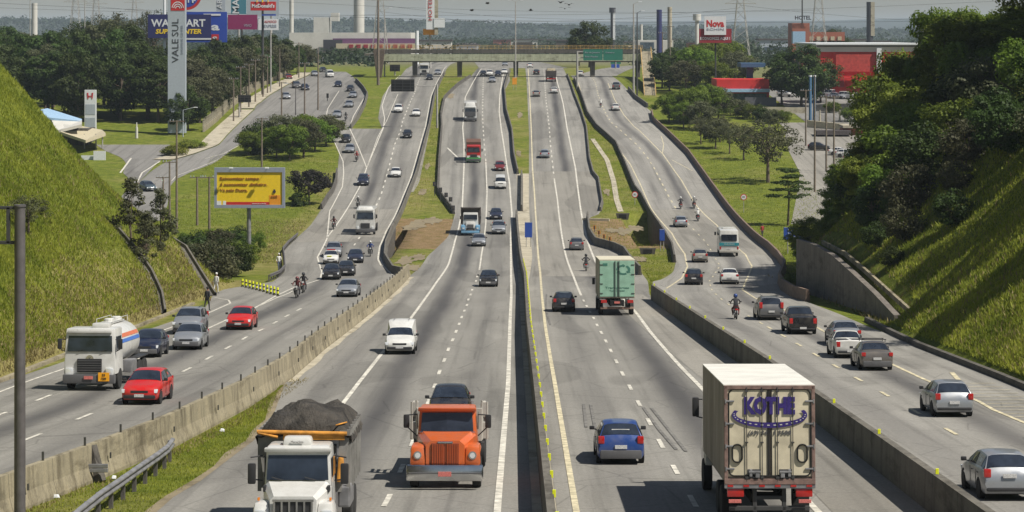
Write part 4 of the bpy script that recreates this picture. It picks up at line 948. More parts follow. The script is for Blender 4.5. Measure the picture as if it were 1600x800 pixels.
tubm = plain('dump_steel', (.24,.235,.22), .75, .1, .3, 2)
b_ = MB(); x0, x1, yb0, yb1, z0, z1 = 1.22, 1.30, -.75, 3.9, 1.25, 2.95
b_.add([(-1.05,yb0,z0),(1.05,yb0,z0),(1.05,yb1,z0),(-1.05,yb1,z0),(-x1,yb0-.02,z1),(x1,yb0-.02,z1),(x1,yb1,z1),(-x1,yb1,z1)], [(3,2,1,0),(0,1,5,4),(1,2,6,5),(2,3,7,6),(3,0,4,7)])
for s in (-1,1):
    for k in range(7): b_.box((s*1.24, yb0+.2+k*.72, 2.1), (.10,.08,1.7))
b_.build('dump_body', tubm, t)
tp = MB(); nx_, ny_ = 15, 17; rr = random.Random(3); hh = {}
for j in range(ny_):
    for i in range(nx_):
        u = i/(nx_-1)*2-1; w2 = j/(ny_-1); x = u*1.36; y = -.85 + w2*4.9
        z = 3.0 + .52*max(0, 1-abs(u)**2.2)*(.55+.45*math.sin(math.pi*min(1, w2*1.15+.08))) + rr.uniform(-.07,.07) + .07*math.sin(7*u+5*w2)
        if abs(u) > .93: z = 2.62 + rr.uniform(-.14,.06); x = u*1.34
        elif abs(u) > .8: z = 2.98 + rr.uniform(-.04,.03)
        if j == 0: z = 2.80 + rr.uniform(-.05,.04); y -= .03
        if j == 1 and abs(u) <= .8: z = 3.04 + .10*(1-abs(u)) + rr.uniform(-.03,.03); y = -.78
        tp.v.append((x, y, z))
tp.f = [(j*nx_+i, j*nx_+i+1, (j+1)*nx_+i+1, (j+1)*nx_+i) for j in range(ny_-1) for i in range(nx_-1)]; tp.m = [0]*len(tp.f)
tarp = plain('tarpaulin', (.048,.042,.035), .85, 0, .75, 1.6); _tn = tarp.node_tree; bump(_tn, _tn.nodes['Principled BSDF'], noise(_tn, coords(_tn, (2.2, 1.0, 2.0)), 1.6, 6, .7), 1.0, .22); to = tp.build('tarpaulin', tarp, t, True, 50)
rust = plain('rust_orange', (.50,.22,.03), .7, 0, .4, 4)
MB().tube((-1.28,-.93,2.93),(1.22,-.93,2.88),.055,n=10).box((.3,-.9,2.78), (1.7,.05,.16), .01).tube((-1.25,-.95,2.9),(-.7,-.95,2.78),.04).build('tarpaulin_bar', rust, t, True)
MB().tube((.92,-1.0,3.12),(1.16,-.2,3.12),.02).build('tarpaulin_rope', rust, t)
MB().box((.78,-.80,2.35), (.42,.06,.8), .01).build('ladder_frame', 'galvanised', t); MB().box((.78,-.84,2.3), (.30,.04,.55), .0).build('ladder_opening', 'shadow_black', t)
MB().box((1.05,-.85,1.9), (.22,.3,.7), .05, top=(.6,.6)).build('rust_bracket', rust, t); MB().box((1.12,-.2,1.1), (.35,.8,.6), .06).box((1.12,.9,1.0), (.3,.6,.5), .06).build('side_box', 'galvanised', t)
MB().box((0,-.84,2.15), (1.2,.05,1.3), .0).build('front_plate', tubm, t)
# 4: box truck, nearest right
t = truck_at('box_truck', 'nearest dirty cream box truck with purple lettering and a road emblem on its doors', 1193, 0, 'C', 9.6, dn=69.9)
t.location.x += .14
chassis(t, -4.0, 4.4); truck_wheels(t, (-3.6, 1.9, 3.1), 1.26)
sidem = nm_ = None
def m_dirty_side():
    m, n, b = nmat('grimy_aluminium'); s = noise(n, coords(n, (.6,.9,.25)), 1, 6, .7); s2 = noise(n, coords(n, (1,3,.6)), 1, 5, .7)
    c = ramp(n, s, [(.3, (.17,.15,.13)), (.55, (.30,.27,.24)), (.75, (.40,.37,.33))]); c = mix(n, c, ramp(n, s2, [(.35, (.6,.58,.55)), (.6, (1,1,1))]), .6, 'MULTIPLY')
    n.links.new(c, b.inputs['Base Color']); b.inputs['Roughness'].default_value = .7
m_dirty_side()
zb, zt, xb, yb0, yb1 = 1.30, 4.02, 1.30, -2.9, 4.75
MB().box((0,(yb0+yb1)/2,(zb+zt)/2), (2*xb,yb1-yb0,zt-zb), .02).build('cargo_box', 'grimy_aluminium', t)
MB().box((0,(yb0+yb1)/2-.02,zt+.012), (2*xb+.02,yb1-yb0-.02,.03), .005).build('box_roof', plain('roof_white', (.66,.65,.60), .6, 0, .1, 1.2), t)
dm = plain('door_cream', (.60,.54,.40), .55, 0, .20, 2.0)
for s in (-1,1):
    MB().box((s*.62,yb1+.02,(zb+zt)/2+.03), (1.18,.05,zt-zb-.22), .02).build('cargo_door', dm, t)
fr = MB(); yy = yb1+.035
for sx in (-1,1): fr.box((sx*1.25,yy,(zb+zt)/2), (.10,.08,zt-zb), .01)
fr.box((0,yy,zt-.05), (2.6,.08,.11), .01).box((0,yy,zb+.0), (2.6,.10,.16), .01); fr.build('door_frame', plain('frame_brown', (.20,.13,.11), .7, 0, .4, 5), t)
gs = MB()      # black rubber gasket with rounded corners, on both doors
def rrect(mb, cx, cz, w2, h2, r, th, y, n=6):
    pts = []
    for qx, qz, a0 in ((1,1,0),(-1,1,90),(-1,-1,180),(1,-1,270)):
        for k in range(n+1): a = R(a0 + 90*k/n); pts.append((cx+qx*(w2-r)+r*math.cos(a), y, cz+qz*(h2-r)+r*math.sin(a)))
    for a, b in zip(pts, pts[1:]+pts[:1]): mb.tube(a, b, th, n=5)
rrect(gs, 0, (zb+zt)/2+.03, 1.17, (zt-zb)/2-.13, .16, .022, yb1+.055)
gs.tube((-.05,yb1+.055,zb+.15),(-.05,yb1+.055,zt-.12),.02,n=5).tube((.05,yb1+.055,zb+.15),(.05,yb1+.055,zt-.12),.02,n=5); gs.build('door_gasket', 'shadow_black', t)
for x in (-.66,-.22,.22,.66):
    MB().tube((x,yb1+.08,zb+.02),(x,yb1+.08,zt-.04),.013,n=8).box((x,yb1+.08,zb+.12), (.09,.04,.06)).box((x,yb1+.08,zt-.15), (.09,.04,.06)).box((x,yb1+.08,(zb+zt)/2-.25), (.08,.04,.04)).build('locking_bar', 'pole_dark', t, True)
for s in (-1,1):
    for k in range(4): MB().box((s*1.14,yb1+.07,zb+.36+k*.64), (.26,.035,.055), .015).tube((s*1.26,yb1+.07,zb+.30+k*.64),(s*1.26,yb1+.07,zb+.42+k*.64),.025).build('hinge', 'galvanised', t)
    rg = MB(); rrect(rg, s*.93, zb+.80, .14, .25, .13, .025, yb1+.075); rg.build('rubber_ring', 'shadow_black', t)
    MB().box((s*.44,yb1+.11,zb+.28), (.34,.05,.05), .01).box((s*.36,yb1+.10,zb+.20), (.12,.05,.18), .02).box((s*.55,yb1+.10,zb+.25), (.08,.05,.22), .02).build('door_handle', 'galvanised', t)
    MB().box((s*.45,yb1+.049,zb+.22), (.36,.012,.26), .0).build('worn_patch', 'grey_plastic', t)
purple = plain('lettering_purple', (.035,.02,.16), .5, 0, .15)
RZ = (R(90),0,R(180))
text('door_lettering', 'KOTHE', purple, t, (0,yb1+.060,3.43), .62, RZ, .018, w=1.46, bold=.038)
text('phone_number', '(63) 34 11 3500', 'grey_plastic', t, (0,yb1+.060,2.68), .17, RZ, .006, w=1.22, bold=.004, shear=.2)
el = MB(); n_ = 44                                # road shaped emblem under the name
for k in range(n_):
    a0 = R(158 + k*226/n_); a1 = R(158 + (k+1)*226/n_); 
    w0 = .055 + .055*max(0,-math.sin((a0+a1)/2)); q = []
    for a, sg in ((a0,-1),(a1,-1),(a1,1),(a0,1)): q.append((-(1.02+sg*w0)*math.cos(a), yb1+.074, 3.20+(.30+sg*w0*.7)*math.sin(a)))
    el.add(q, [(0,1,2,3)])
el.build('road_emblem', purple, t)
el = MB()
for k in range(3, n_-3, 2):
    a0 = R(158 + k*226/n_); a1 = R(158 + (k+.8)*226/n_)
    q = [(-(1.02+sg*.016)*math.cos(a), yb1+.080, 3.20+(.30+sg*.014)*math.sin(a)) for a, sg in ((a0,-1),(a1,-1),(a1,1),(a0,1))]; el.add(q, [(0,1,2,3)])
el.build('road_emblem_dash', 'paint_white', t)
rb_ = MB().box((0,yb1+.02,zb-.13), (2.6,.10,.13), .01); rb_.build('rear_sill', 'galvanised', t)
rs = MB()
for k in range(6): rs.box((-1.12+k*.45,yb1+.076,zb-.12), (.16,.012,.06))
rs.build('red_reflector', 'tail_red', t)
for s in (-1,1):
    MB().box((s*.98,yb1-.02,.98), (.48,.12,.24), .03).build('tail_light', 'tail_red', t, True); MB().box((s*1.0,yb1+.03,.74), (.36,.05,.10), .01).build('licence_plate', 'plate_red', t)
    MB().box((s*1.0,3.75,.55), (.5,.04,.6), .01).build('mudflap', 'shadow_black', t)
bf = MB().box((0,yb1-.15,.52), (2.3,.12,.14), .02).box((0,yb1-.15,.82), (.9,.1,.10), .02)
for s in (-.42,.42): bf.box((s,yb1-.15,.78), (.12,.12,.72), .02)
bf.build('underrun_bar', 'pole_dark', t); MB().box((0,.5,1.16), (2.3,7.5,.16)).build('subframe', 'shadow_black', t)
MB().box((0,-3.95,1.85), (2.45,1.6,2.1), .1, top=(.95,.85)).build('cab', 'paint_white', t, True)
for s in (-1,1): MB().box((s*1.42,-4.35,2.55), (.22,.12,.62), .05).tube((s*1.2,-4.3,2.8),(s*1.4,-4.33,2.8),.02).tube((s*1.2,-4.3,2.2),(s*1.4,-4.33,2.25),.02).build('mirror', 'black_plastic', t, True)
MB().box((0,-4.70,2.3), (2.1,.10,.75), .02).build('windscreen', 'car_glass', t)
# 5: green box truck
t = truck_at('box_truck', 'pale green box truck with a recycling arrows emblem on its rear doors', 964, 493, 'C', 9.8)
chassis(t, -4.0, 4.4); truck_wheels(t, (-3.6, 1.9, 3.1), 1.24)
MB().box((0,.75,2.62), (2.56,7.9,2.72), .02).build('cargo_box', plain('box_beige', (.36,.33,.26), .6, 0, .25, 1.5), t)
MB().box((0,.74,4.0), (2.58,7.9,.04), .01).build('box_roof', plain('roof_cream', (.58,.54,.42), .6, 0, .1), t)
gm = plain('door_green', (.27,.46,.35), .5, 0, .14, 2)
for s in (-1,1): MB().box((s*.63,4.73,2.64), (1.22,.05,2.56), .02).build('cargo_door', gm, t)
for x in (-.14,.14): MB().tube((x,4.80,1.3),(x,4.80,3.92),.028,n=6).build('locking_bar', 'pole_dark', t)
for s in (-1,1):
    for k in range(4): MB().box((s*1.14,4.77,1.6+k*.68), (.24,.03,.05)).build('hinge', 'pole_dark', t)
    MB().box((s*.95,4.72,1.02), (.42,.10,.22), .02).build('tail_light', 'tail_red', t)
MB().box((0,4.70,.92), (1.0,.08,.42), .02).build('rear_panel', 'shadow_black', t); MB().box((0,4.76,.95), (.40,.03,.15)).build('licence_plate', 'plate_red', t)
MB().box((0,4.55,.55), (2.4,.12,.16), .02).build('underrun_bar', plain('bar_rusty', (.26,.17,.13), .7, var=.4), t)
ar = MB(); drk = plain('emblem_green', (.05,.17,.13), .6)
for k in range(3):
    a0 = 120*k
    for j in range(5):
        b0, b1 = R(a0 + j*17), R(a0 + (j+1)*17); ar.add([(-.40+r*math.cos(a)*1.1 - .05, 4.765, 3.28+r*math.sin(a)*.8) for a, r in ((b0,.30),(b1,.30),(b1,.46),(b0,.46))], [(0,1,2,3)])
    a = R(a0+85); c2 = R(a0+112); ar.add([(-.45+.22*math.cos(a)*1.1,4.766,3.28+.22*math.sin(a)*.8),(-.45+.54*math.cos(a)*1.1,4.766,3.28+.54*math.sin(a)*.8),(-.45+.38*math.cos(c2)*1.1,4.766,3.28+.38*math.sin(c2)*.8)], [(0,1,2)])
ar.build('arrows_emblem', drk, t)
text('door_lettering', 'Transportes', drk, t, (0,4.765,2.0), .2, RZ, .005, w=1.7); text('door_lettering', 'Tel 11 4000', drk, t, (0,4.765,1.78), .12, RZ, .005, w=1.1)
MB().box((.85,4.765,3.66), (.32,.012,.18)).build('door_sticker', drk, t)
MB().box((0,-3.95,1.75), (2.4,1.5,1.9), .1).build('cab', 'paint_white', t, True)
for s in (-1,1): MB().box((s*1.4,-4.1,2.1), (.2,.12,.5), .04).tube((s*1.2,-4.1,2.3),(s*1.38,-4.1,2.25),.02).build('mirror', 'black_plastic', t)
# 6: white cab-over truck on the left carriageway
t = truck_at('flat_nose_truck', 'white flat nosed truck coming over the pale bridge slab on the left carriageway', 571, 367, 'A', 8.5)
cabover(t, 2.45, 3.3, zb=.8); chassis(t, -3.2, 4.1); truck_wheels(t, (-3.0, 2.6, 3.6), 1.22); MB().box((0,1.2,2.2), (2.5,5.6,1.9), .04).build('cargo_body', 'paint_dirtywhite', t); MB().box((0,-3.3,3.42), (1.9,1.0,.34), .12, top=(.9,.6)).build('roof_fairing', 'paint_white', t, True)
# 7: dump truck with pale blue wings
t = truck_at('dump_truck', 'distant dump truck with sky blue wings and a dark open body', 735, 368, 'B', 7.8)
chassis(t, -3.6, 3.9); truck_wheels(t, (-3.0, 2.0, 3.1), 1.18)
MB().box((0,-2.0,2.0), (2.0,1.5,1.6), .1, top=(.92,.9)).build('cab', 'paint_white', t, True); MB().box((0,-2.76,2.28), (1.7,.06,.62), .01).build('windscreen', 'car_glass', t)
MB().box((0,-3.25,1.35), (1.3,1.1,.85), .12, top=(.85,.85)).build('bonnet', 'paint_white', t, True); MB().box((0,-3.82,1.2), (.8,.05,.5), .01).build('grille', 'grey_plastic', t)
for s in (-1,1): MB().box((s*.92,-3.3,1.0), (.6,1.2,.7), .18).build('mudguard', 'paint_skyblue', t, True); MB().box((s*.9,-3.92,.95), (.24,.06,.2), .02).build('headlight', 'headlight', t); MB().box((s*1.25,-2.6,2.2), (.18,.1,.45), .03).build('mirror', 'black_plastic', t)
MB().box((0,-3.95,.5), (2.3,.2,.3), .04).build('bumper', 'paint_skyblue', t, True)
bd = MB().box((0,1.3,1.35), (2.5,4.6,.15)).box((-1.22,1.3,2.2), (.08,4.6,1.8)).box((1.22,1.3,2.2), (.08,4.6,1.8)).box((0,-1.0,2.35), (2.5,.08,2.1)).box((0,3.6,2.1), (2.5,.08,1.6)).box((0,-1.15,3.35), (2.6,.5,.08)); bd.build('dump_body', plain('dump_brown', (.06,.05,.045), .8, var=.3), t)
# 8: red and green truck
t = truck_at('flat_nose_truck', 'red truck with a green lower front in the left lane of the centre left carriageway', 740, 254, 'B', 8.0)
cabover(t, 2.45, 2.95, col='paint_red'); chassis(t, -3.2, 4); truck_wheels(t, (-3.1,2.0,3.1), 1.2)
MB().box((0,-4.26,.62), (2.5,.28,.62), .05).build('lower_front', 'paint_leafgreen', t, True); MB().box((0,1.1,2.3), (2.5,5.4,2.0), .03).build('cargo_body', plain('load_brown', (.12,.06,.04), .8), t)
MB().box((0,-4.25,1.15), (2.2,.05,.22), .01).build('white_band', 'paint_white', t)
# 9: white truck far with roof deflector
t = truck_at('flat_nose_truck', 'far white truck with a big rounded roof deflector on the centre left carriageway', 735, 190, 'B', 9)
cabover(t, 2.5, 3.0, col='paint_white'); chassis(t, -3.2, 4.4); truck_wheels(t, (-3.1,2.4,3.6), 1.22)
MB().box((0,-3.2,3.4), (2.1,1.4,.9), .25, top=(.8,.5)).build('roof_deflector', 'paint_white', t, True); MB().box((0,1.3,2.4), (2.55,6.2,2.2), .03).build('cargo_body', 'paint_dirtywhite', t)
MB().box((0,-4.28,1.5), (2.1,.06,1.0), .02).build('dark_front', 'grey_plastic', t)
# 10: far trucks
t = truck_at('flat_nose_truck', 'far white truck just past the bridge on the left carriageway', 663, 118, 'A', 7.5)
cabover(t, 2.4, 2.9); chassis(t, -3.2, 3.6); truck_wheels(t, (-3,2.8), 1.2); MB().box((0,1,2.1), (2.4,4.8,1.8), .03).build('cargo_body', 'paint_white', t)
t = truck_at('dump_truck', 'far brown dump truck seen from behind under the bridge', 861, 128, 'C', 8)
chassis(t, -3.5, 3.9); truck_wheels(t, (-3,2,3.1), 1.2); MB().box((0,-3.0,1.9), (2.3,1.5,1.9), .1).build('cab', 'paint_dirtywhite', t, True)
MB().box((0,1.0,2.0), (2.6,5.6,1.5), .05, top=(1.03,1.01)).build('dump_body', 'dump_brown', t); MB().box((0,1.0,2.95), (2.3,5.0,.5), .2, top=(.8,.8)).build('load', 'concrete_tan', t, True); MB().box((0,3.75,.8), (2.2,.1,.3)).build('tail_light_panel', 'tail_red', t)
# 11: small bus
t = truck_at('small_bus', 'white small bus with a teal stripe on its rear, beside the curved wall', 1139, 401, 'D', 7.6, cat='bus')
chassis(t, -3.5, 3.7); truck_wheels(t, (-2.4,2.0), 1.06, .42, .25)
MB().box((0,0,1.75), (2.24,7.5,2.5), .22, top=(.94,.97)).build('body', 'paint_white', t, True)
MB().box((0,3.72,2.15), (1.75,.10,.72), .06).build('rear_window', 'car_glass', t); MB().box((0,3.775,1.42), (2.2,.03,.34), .01).build('teal_stripe', plain('teal_paint', (.02,.22,.26), .4), t)
for s in (-1,1):
    MB().box((s*1.09,-.2,2.2), (.05,6.2,.65), .02).build('side_window', 'car_glass', t); MB().box((s*.98,3.73,1.0), (.16,.08,.3), .03).build('tail_light', 'tail_red', t)
    MB().box((s*1.28,-3.5,2.2), (.2,.1,.4), .04).build('mirror', 'black_plastic', t)
MB().box((0,3.78,.62), (2.2,.14,.28), .05).build('bumper', 'paint_dirtywhite', t, True); MB().box((0,3.8,.92), (.4,.03,.14)).build('licence_plate', 'plate_grey', t)
text('rear_lettering', 'TURISMO', 'paint_white', t, (0,3.795,1.42), .2, RZ, .004, w=1.2); MB().box((0,.5,3.06), (1.3,1.6,.16), .06).build('air_conditioner', 'paint_white', t, True)
# ------------------------------------------------------------ vegetation
def leaves(rg, centres, radii, per, size, flat=.6, up=.5, shell=.55):
    """leaf cards scattered through clumps; centres (n,3), radii (n,)"""
    n = len(centres)*per; C = np.repeat(centres, per, 0); Rr = np.repeat(radii, per)[:, None]
    v = rg.normal(size=(n, 3)); v /= np.linalg.norm(v, axis=1)[:, None]; rad = shell + (1-shell)*rg.random((n, 1))
    p = C + v*rad*Rr*np.array([1, 1, flat])
    nr = v + rg.normal(size=(n, 3))*.45; nr[:, 2] += up; nr /= np.linalg.norm(nr, axis=1)[:, None]
    a = np.cross(nr, rg.normal(size=(n, 3))); a /= np.linalg.norm(a, axis=1)[:, None]; b = np.cross(nr, a)
    s = size*(.6 + .8*rg.random((n, 1))); a *= s/2; b *= s/2*.75
    return np.stack([p-a, p-b*1.0, p+a, p+b*1.0], 1).reshape(-1, 3)
def tree_proto(name, kind, seed, Hh, rc, nclump, per, leaf, mat, crown0=.3, clump=.33, flat=.62, trunk_r=.22, shape='round', bare=False):
    rg = np.random.default_rng(seed); rr = random.Random(seed); root = empty(name)
    cz0 = Hh*crown0; cs = []; rad = []
    for k in range(nclump):
        t = (k + .5)/nclump; z = rr.random()
        if shape == 'round':
            u = rr.uniform(-1, 1); rr_ = math.sqrt(max(0, 1-u*u)); a = rr.uniform(0, 2*math.pi); m_ = rr.uniform(.55, 1.0)
            c = (rc*rr_*math.cos(a)*m_, rc*rr_*math.sin(a)*m_, cz0 + (Hh-cz0)*(.5+.46*u*m_))
            r = rc*clump*rr.uniform(.7, 1.3)
        elif shape == 'umbrella':
            a = rr.uniform(0, 2*math.pi); m_ = math.sqrt(rr.random()); z = rr.choice([.45, .62, .78, .92])
            c = (rc*m_*math.cos(a)*(1.15-z*.35), rc*m_*math.sin(a)*(1.15-z*.35), cz0+(Hh-cz0)*(z+rr.uniform(-.05,.05))); r = rc*clump*rr.uniform(.7, 1.2)
        elif shape == 'tiers':
            tier = k % 5; z = [.16,.36,.56,.76,.94][tier]; wd = [1,.95,.78,.55,.32][tier]; a = rr.uniform(0, 2*math.pi); m_ = rr.uniform(.15, 1)
            c = (rc*wd*m_*math.cos(a), rc*wd*m_*math.sin(a), cz0+(Hh-cz0)*z + rr.uniform(-.1,.1) + .25*m_); r = rc*clump*rr.uniform(.8, 1.2)
        elif shape == 'cone':
            z = rr.random()**1.3; wd = (1-z)*.95+.12; a = rr.uniform(0, 2*math.pi); m_ = rr.uniform(.3, 1)
            c = (rc*wd*m_*math.cos(a), rc*wd*m_*math.sin(a), cz0+(Hh-cz0)*z*.95); r = rc*clump*rr.uniform(.7, 1.2)
        cs.append(c); rad.append(r)
    V = leaves(rg, np.array(cs), np.array(rad), per, leaf, flat)
    tr = MB(); top = Vector((rr.uniform(-.3,.3), rr.uniform(-.3,.3), cz0+(Hh-cz0)*.55)); mid = Vector((rr.uniform(-.15,.15), rr.uniform(-.15,.15), cz0))
    tr.tube((0,0,-.4), mid, trunk_r*1.25, trunk_r*.85, 9).tube(mid, top, trunk_r*.85, trunk_r*.35, 8)
    for k in range(min(nclump, 16 if not bare else 26)):
        c = Vector(cs[k*len(cs)//min(nclump, 16 if not bare else 26)]); f_ = rr.uniform(.0, .75); s0 = mid.lerp(top, f_); kn = s0.lerp(c, .5) + Vector((0, 0, rr.uniform(0, .12)*Hh*.3))
        tr.tube(s0, kn, trunk_r*.32, trunk_r*.2, 5).tube(kn, c, trunk_r*.2, trunk_r*.06, 5)
    tr.build('trunk', 'bark', root, True, 60)
    quads_obj('crown', V, mat, root); index_kids(root); return root
TP = {}
def tdef(key, *a, **k): TP[key] = (a, k)
tdef('wood_a', 'broadleaf_tree', 'wood', 11, 15, 5.2, 60, 150, .46, 'leaf_dark', crown0=.16, clump=.30, trunk_r=.3)
tdef('wood_b', 'broadleaf_tree', 'wood', 12, 13, 5.8, 64, 140, .46, 'leaf_dark', crown0=.12, clump=.28, trunk_r=.3)
tdef('wood_c', 'broadleaf_tree', 'wood', 13, 16, 4.6, 54, 150, .42, 'leaf_olive', crown0=.2, clump=.30, trunk_r=.28)
tdef('mid_a', 'broadleaf_tree', 'mid', 21, 8, 4.2, 50, 170, .30, 'leaf_mid', crown0=.16, clump=.30, trunk_r=.2)
tdef('mid_b', 'broadleaf_tree', 'mid', 22, 7, 3.8, 44, 170, .28, 'leaf_olive', crown0=.25, clump=.30, trunk_r=.2)
tdef('big_a', 'shade_tree', 'big', 31, 12, 6.0, 110, 230, .27, 'leaf_mid', crown0=.10, clump=.22, flat=.62, trunk_r=.3, shape='umbrella')
tdef('big_b', 'shade_tree', 'big', 32, 13, 5.4, 100, 240, .28, 'leaf_mid', crown0=.08, clump=.24, flat=.6, trunk_r=.3)
tdef('big_c', 'shade_tree', 'big', 33, 11, 5.6, 100, 230, .26, 'leaf_bright', crown0=.12, clump=.21, flat=.6, trunk_r=.28)
tdef('bush', 'bush', 'bush', 41, 3.4, 2.4, 34, 170, .20, 'leaf_mid', crown0=.0, clump=.36, trunk_r=.08)
tdef('bush_d', 'bush', 'bush', 42, 3.0, 2.2, 30, 170, .20, 'leaf_dark', crown0=.0, clump=.36, trunk_r=.08)
tdef('bush_o', 'bush', 'bush', 43, 3.2, 2.0, 30, 150, .18, 'leaf_olive', crown0=.0, clump=.38, trunk_r=.08)
tdef('sparse', 'spreading_tree', 'sparse', 51, 8, 4.2, 60, 70, .24, 'leaf_olive', crown0=.3, clump=.20, flat=.7, trunk_r=.2, bare=True)
tdef('tiers', 'layered_tree', 'tiers', 52, 6.6, 2.7, 46, 110, .20, 'leaf_dark', crown0=.42, clump=.26, flat=.25, trunk_r=.11, shape='tiers')
tdef('pine', 'young_pine_tree', 'pine', 53, 5.2, 2.1, 44, 80, .17, 'leaf_olive', crown0=.12, clump=.24, trunk_r=.1, shape='cone')
tdef('purple', 'dark_leaved_tree', 'purple', 54, 5.0, 2.7, 34, 150, .24, 'leaf_purple', crown0=.22, clump=.30, trunk_r=.14)
tdef('hedge', 'clipped_bush', 'hedge', 55, 1.5, 1.5, 24, 170, .16, 'leaf_bright', crown0=.0, clump=.42, trunk_r=.05)
TROOT = {}
def tree(key, x, d, h=None, label='', cat='tree', group=None, z=None, sx=1.0, yaw=None, rscale=None):
    a, k = TP[key]
    if key not in TROOT: TROOT[key] = tree_proto(*a, **k); o = TROOT[key]
    else: o = copy_tree(TROOT[key])
    s = (h or a[3]) / a[3]; r = s if rscale is None else rscale
    o.location = (x, d, G(x, d) if z is None else z); o.scale = (r*sx, r*sx, s); o.rotation_euler = (0, 0, random.uniform(0, 6.28) if yaw is None else yaw)
    return tag(o, label, cat, group)
def tpx(key, px, y, h, label, cat='tree', group=None, sx=1.0): X, d = G2(px, y); return tree(key, X, d, h, label, cat, group, sx=sx)
rt = random.Random(5)
# left wood behind the pylon signs: rows of tall dark trees between the car dealer and the avenue
g = 'tall dark trees of the wood on the left'
_pt = [(-80,35),(0,30),(40,33),(60,42),(100,32),(115,25),(150,17),(200,20),(222,46),(255,64),(330,68),(355,62),(385,50),(410,44),(440,58),(480,72),(510,90),(600,95)]
def ytop(px): return float(np.interp(px, [p for p, _ in _pt], [q for _, q in _pt]))
for row, (d0, x0, x1) in enumerate(((482, -92, -66), (488, -108, -64), (500, -112, -66), (518, -118, -66), (550, -124, -64), (590, -132, -60), (635, -140, -54))):
    x = x0
    while x < x1:
        dd = d0 + rt.uniform(-6, 6); px_ = 800 + x/dd*FPX; yt = max(ytop(px_-18), ytop(px_+18), ytop(px_)) if 215 < px_ < 345 else ytop(px_)
        ht = -(yt-HY)*dd/FPX - P(dd); h_ = ht*rt.uniform(.84, 1.0)/1.04 * (.80 if row == 0 else .9 if row == 1 else 1)
        tree(rt.choice(['wood_a', 'wood_b', 'wood_b', 'wood_c']), x + rt.uniform(-1, 1), dd, max(6, h_), 'tall dark tree in the dense wood behind the left hand sign towers', 'tree', g, rscale=rt.uniform(.85, 1.1))
        x += rt.uniform(6.5, 8.5)
# row along the left pavement of the avenue
g = 'dark trees lining the left pavement of the avenue'
for px, y, h_ in ((283,210,8),(300,204,9),(318,192,9),(337,183,10),(352,172,10),(368,160,10.5),(384,152,11),(398,143,10),(412,136,9.5),(425,131,9),(440,126,9),(455,121,8),(470,117,8),(482,113,7.5),(345,150,13),(375,140,13),(405,128,12),(320,165,13),(300,180,12),(430,118,11)):
    tpx(rt.choice(['wood_a', 'wood_b', 'mid_b']), px-6, y, h_, 'dark round tree behind the wall along the avenue pavement', 'tree', g, sx=.92)
tpx('sparse', 176, 118, 17, 'thin tall tree standing out above the left wood near the white tower', 'tree', sx=.8)
tpx('sparse', 240, 122, 17.5, 'pale spreading crown rising over the wood left of the tall grey pylon sign', 'tree', sx=.7)
# bushes between avenue and left carriageway
g = 'rounded green bushes between the avenue and the left carriageway'
for px, y, h_, k in ((388,243,4.6,'mid_a'),(408,240,5.4,'bush_d'),(432,247,6.0,'mid_a'),(452,250,6.6,'mid_a'),(474,246,6.6,'mid_b'),(492,236,6.4,'mid_a'),(510,228,5.6,'mid_b'),(520,222,4.6,'mid_a'),(440,232,6,'mid_b'),(478,226,6,'mid_a')):
    tpx(k, px, y, h_, 'rounded green bush of the thick row beside the far ramp', 'bush', g, sx=1.0)
tpx('purple', 483, 319, 5.4, 'small dark leaved tree beside the paved shoulder right of the billboard')
tpx('bush_d', 466, 322, 2.0, 'low dark bush at the foot of the dark leaved tree', 'bush')
g = 'scrub bushes behind the left slope'
for px, y, h_, k in ((300,430,4.2,'bush_o'),(318,428,4.6,'bush_d'),(335,440,5,'bush_o'),(352,432,4.6,'bush_d'),(372,420,4.0,'bush'),(310,405,4,'bush_d'),(345,405,4.4,'bush_o'),(364,400,4.0,'bush_d'),(378,388,3.4,'bush_d'),(392,392,3.2,'bush'),(330,388,3.2,'bush'),(298,392,3.0,'bush'),(290,412,3.0,'bush')):
    tpx(k, px, y, h_*.74, 'scrubby bush in the thicket between the left slope and the billboard pole', 'bush', g)
# pines on the left slope
for px_, d, t_, h_, lb in ((205,196,7.6,5.2,'larger young pine tree near the end of the left slope'),(250,205,5.0,4.8,'young pine tree at the very end of the left slope beside the gutter'),(228,190,5.2,4.2,'smaller young pine tree below the larger one on the left slope')):
    x = (px_-800)*d/FPX; tree('pine', x, d, h_, lb, 'tree')
tree('sparse', -31.8, 160, 2.6, 'small dark shrub alone on the grass slope beside the steel post', 'bush', sx=1.1)
for px, y, h_, lb in ((275,243,1.7,'clipped yellow green bush on the kerbed traffic island by the side street'),(293,232,1.5,'flat clipped bush at the corner of the avenue pavement'),(308,231,1.4,'low clipped bush right of the corner bush')): tpx('hedge', px, y, h_, lb, 'bush', sx=1.3)
# right verge
g = 'thick green trees on the right verge near the footbridge ramp'
for px, y, h_, k in ((1045,192,6.0,'mid_a'),(1062,190,6.8,'mid_a'),(1082,193,7.6,'mid_a'),(1102,190,8,'mid_a'),(1122,187,6.6,'mid_b'),(1068,200,5.4,'mid_a'),(1095,203,5.6,'mid_b')):
    tpx(k, px, y, h_, 'rounded green tree of the clump at the top of the right verge', 'tree', g)
g = 'small spreading trees on the right verge'
for px, y, h_ in ((1095,225,5),(1118,232,5.2),(1140,240,5.5),(1162,250,6.2),(1125,222,5)): tpx('sparse' if px != 1118 else 'mid_b', px, y, h_, 'small thin tree on the grass between the clump and the wide spreading tree', 'tree', g, sx=.9)
tpx('sparse', 1200, 285, 10.0, 'wide spreading olive tree with a bare forked trunk on the right verge', sx=1.05)
tpx('tiers', 1231, 352, 7.4, 'layered tree with flat dark tiers above the blue road sign', sx=1.12)
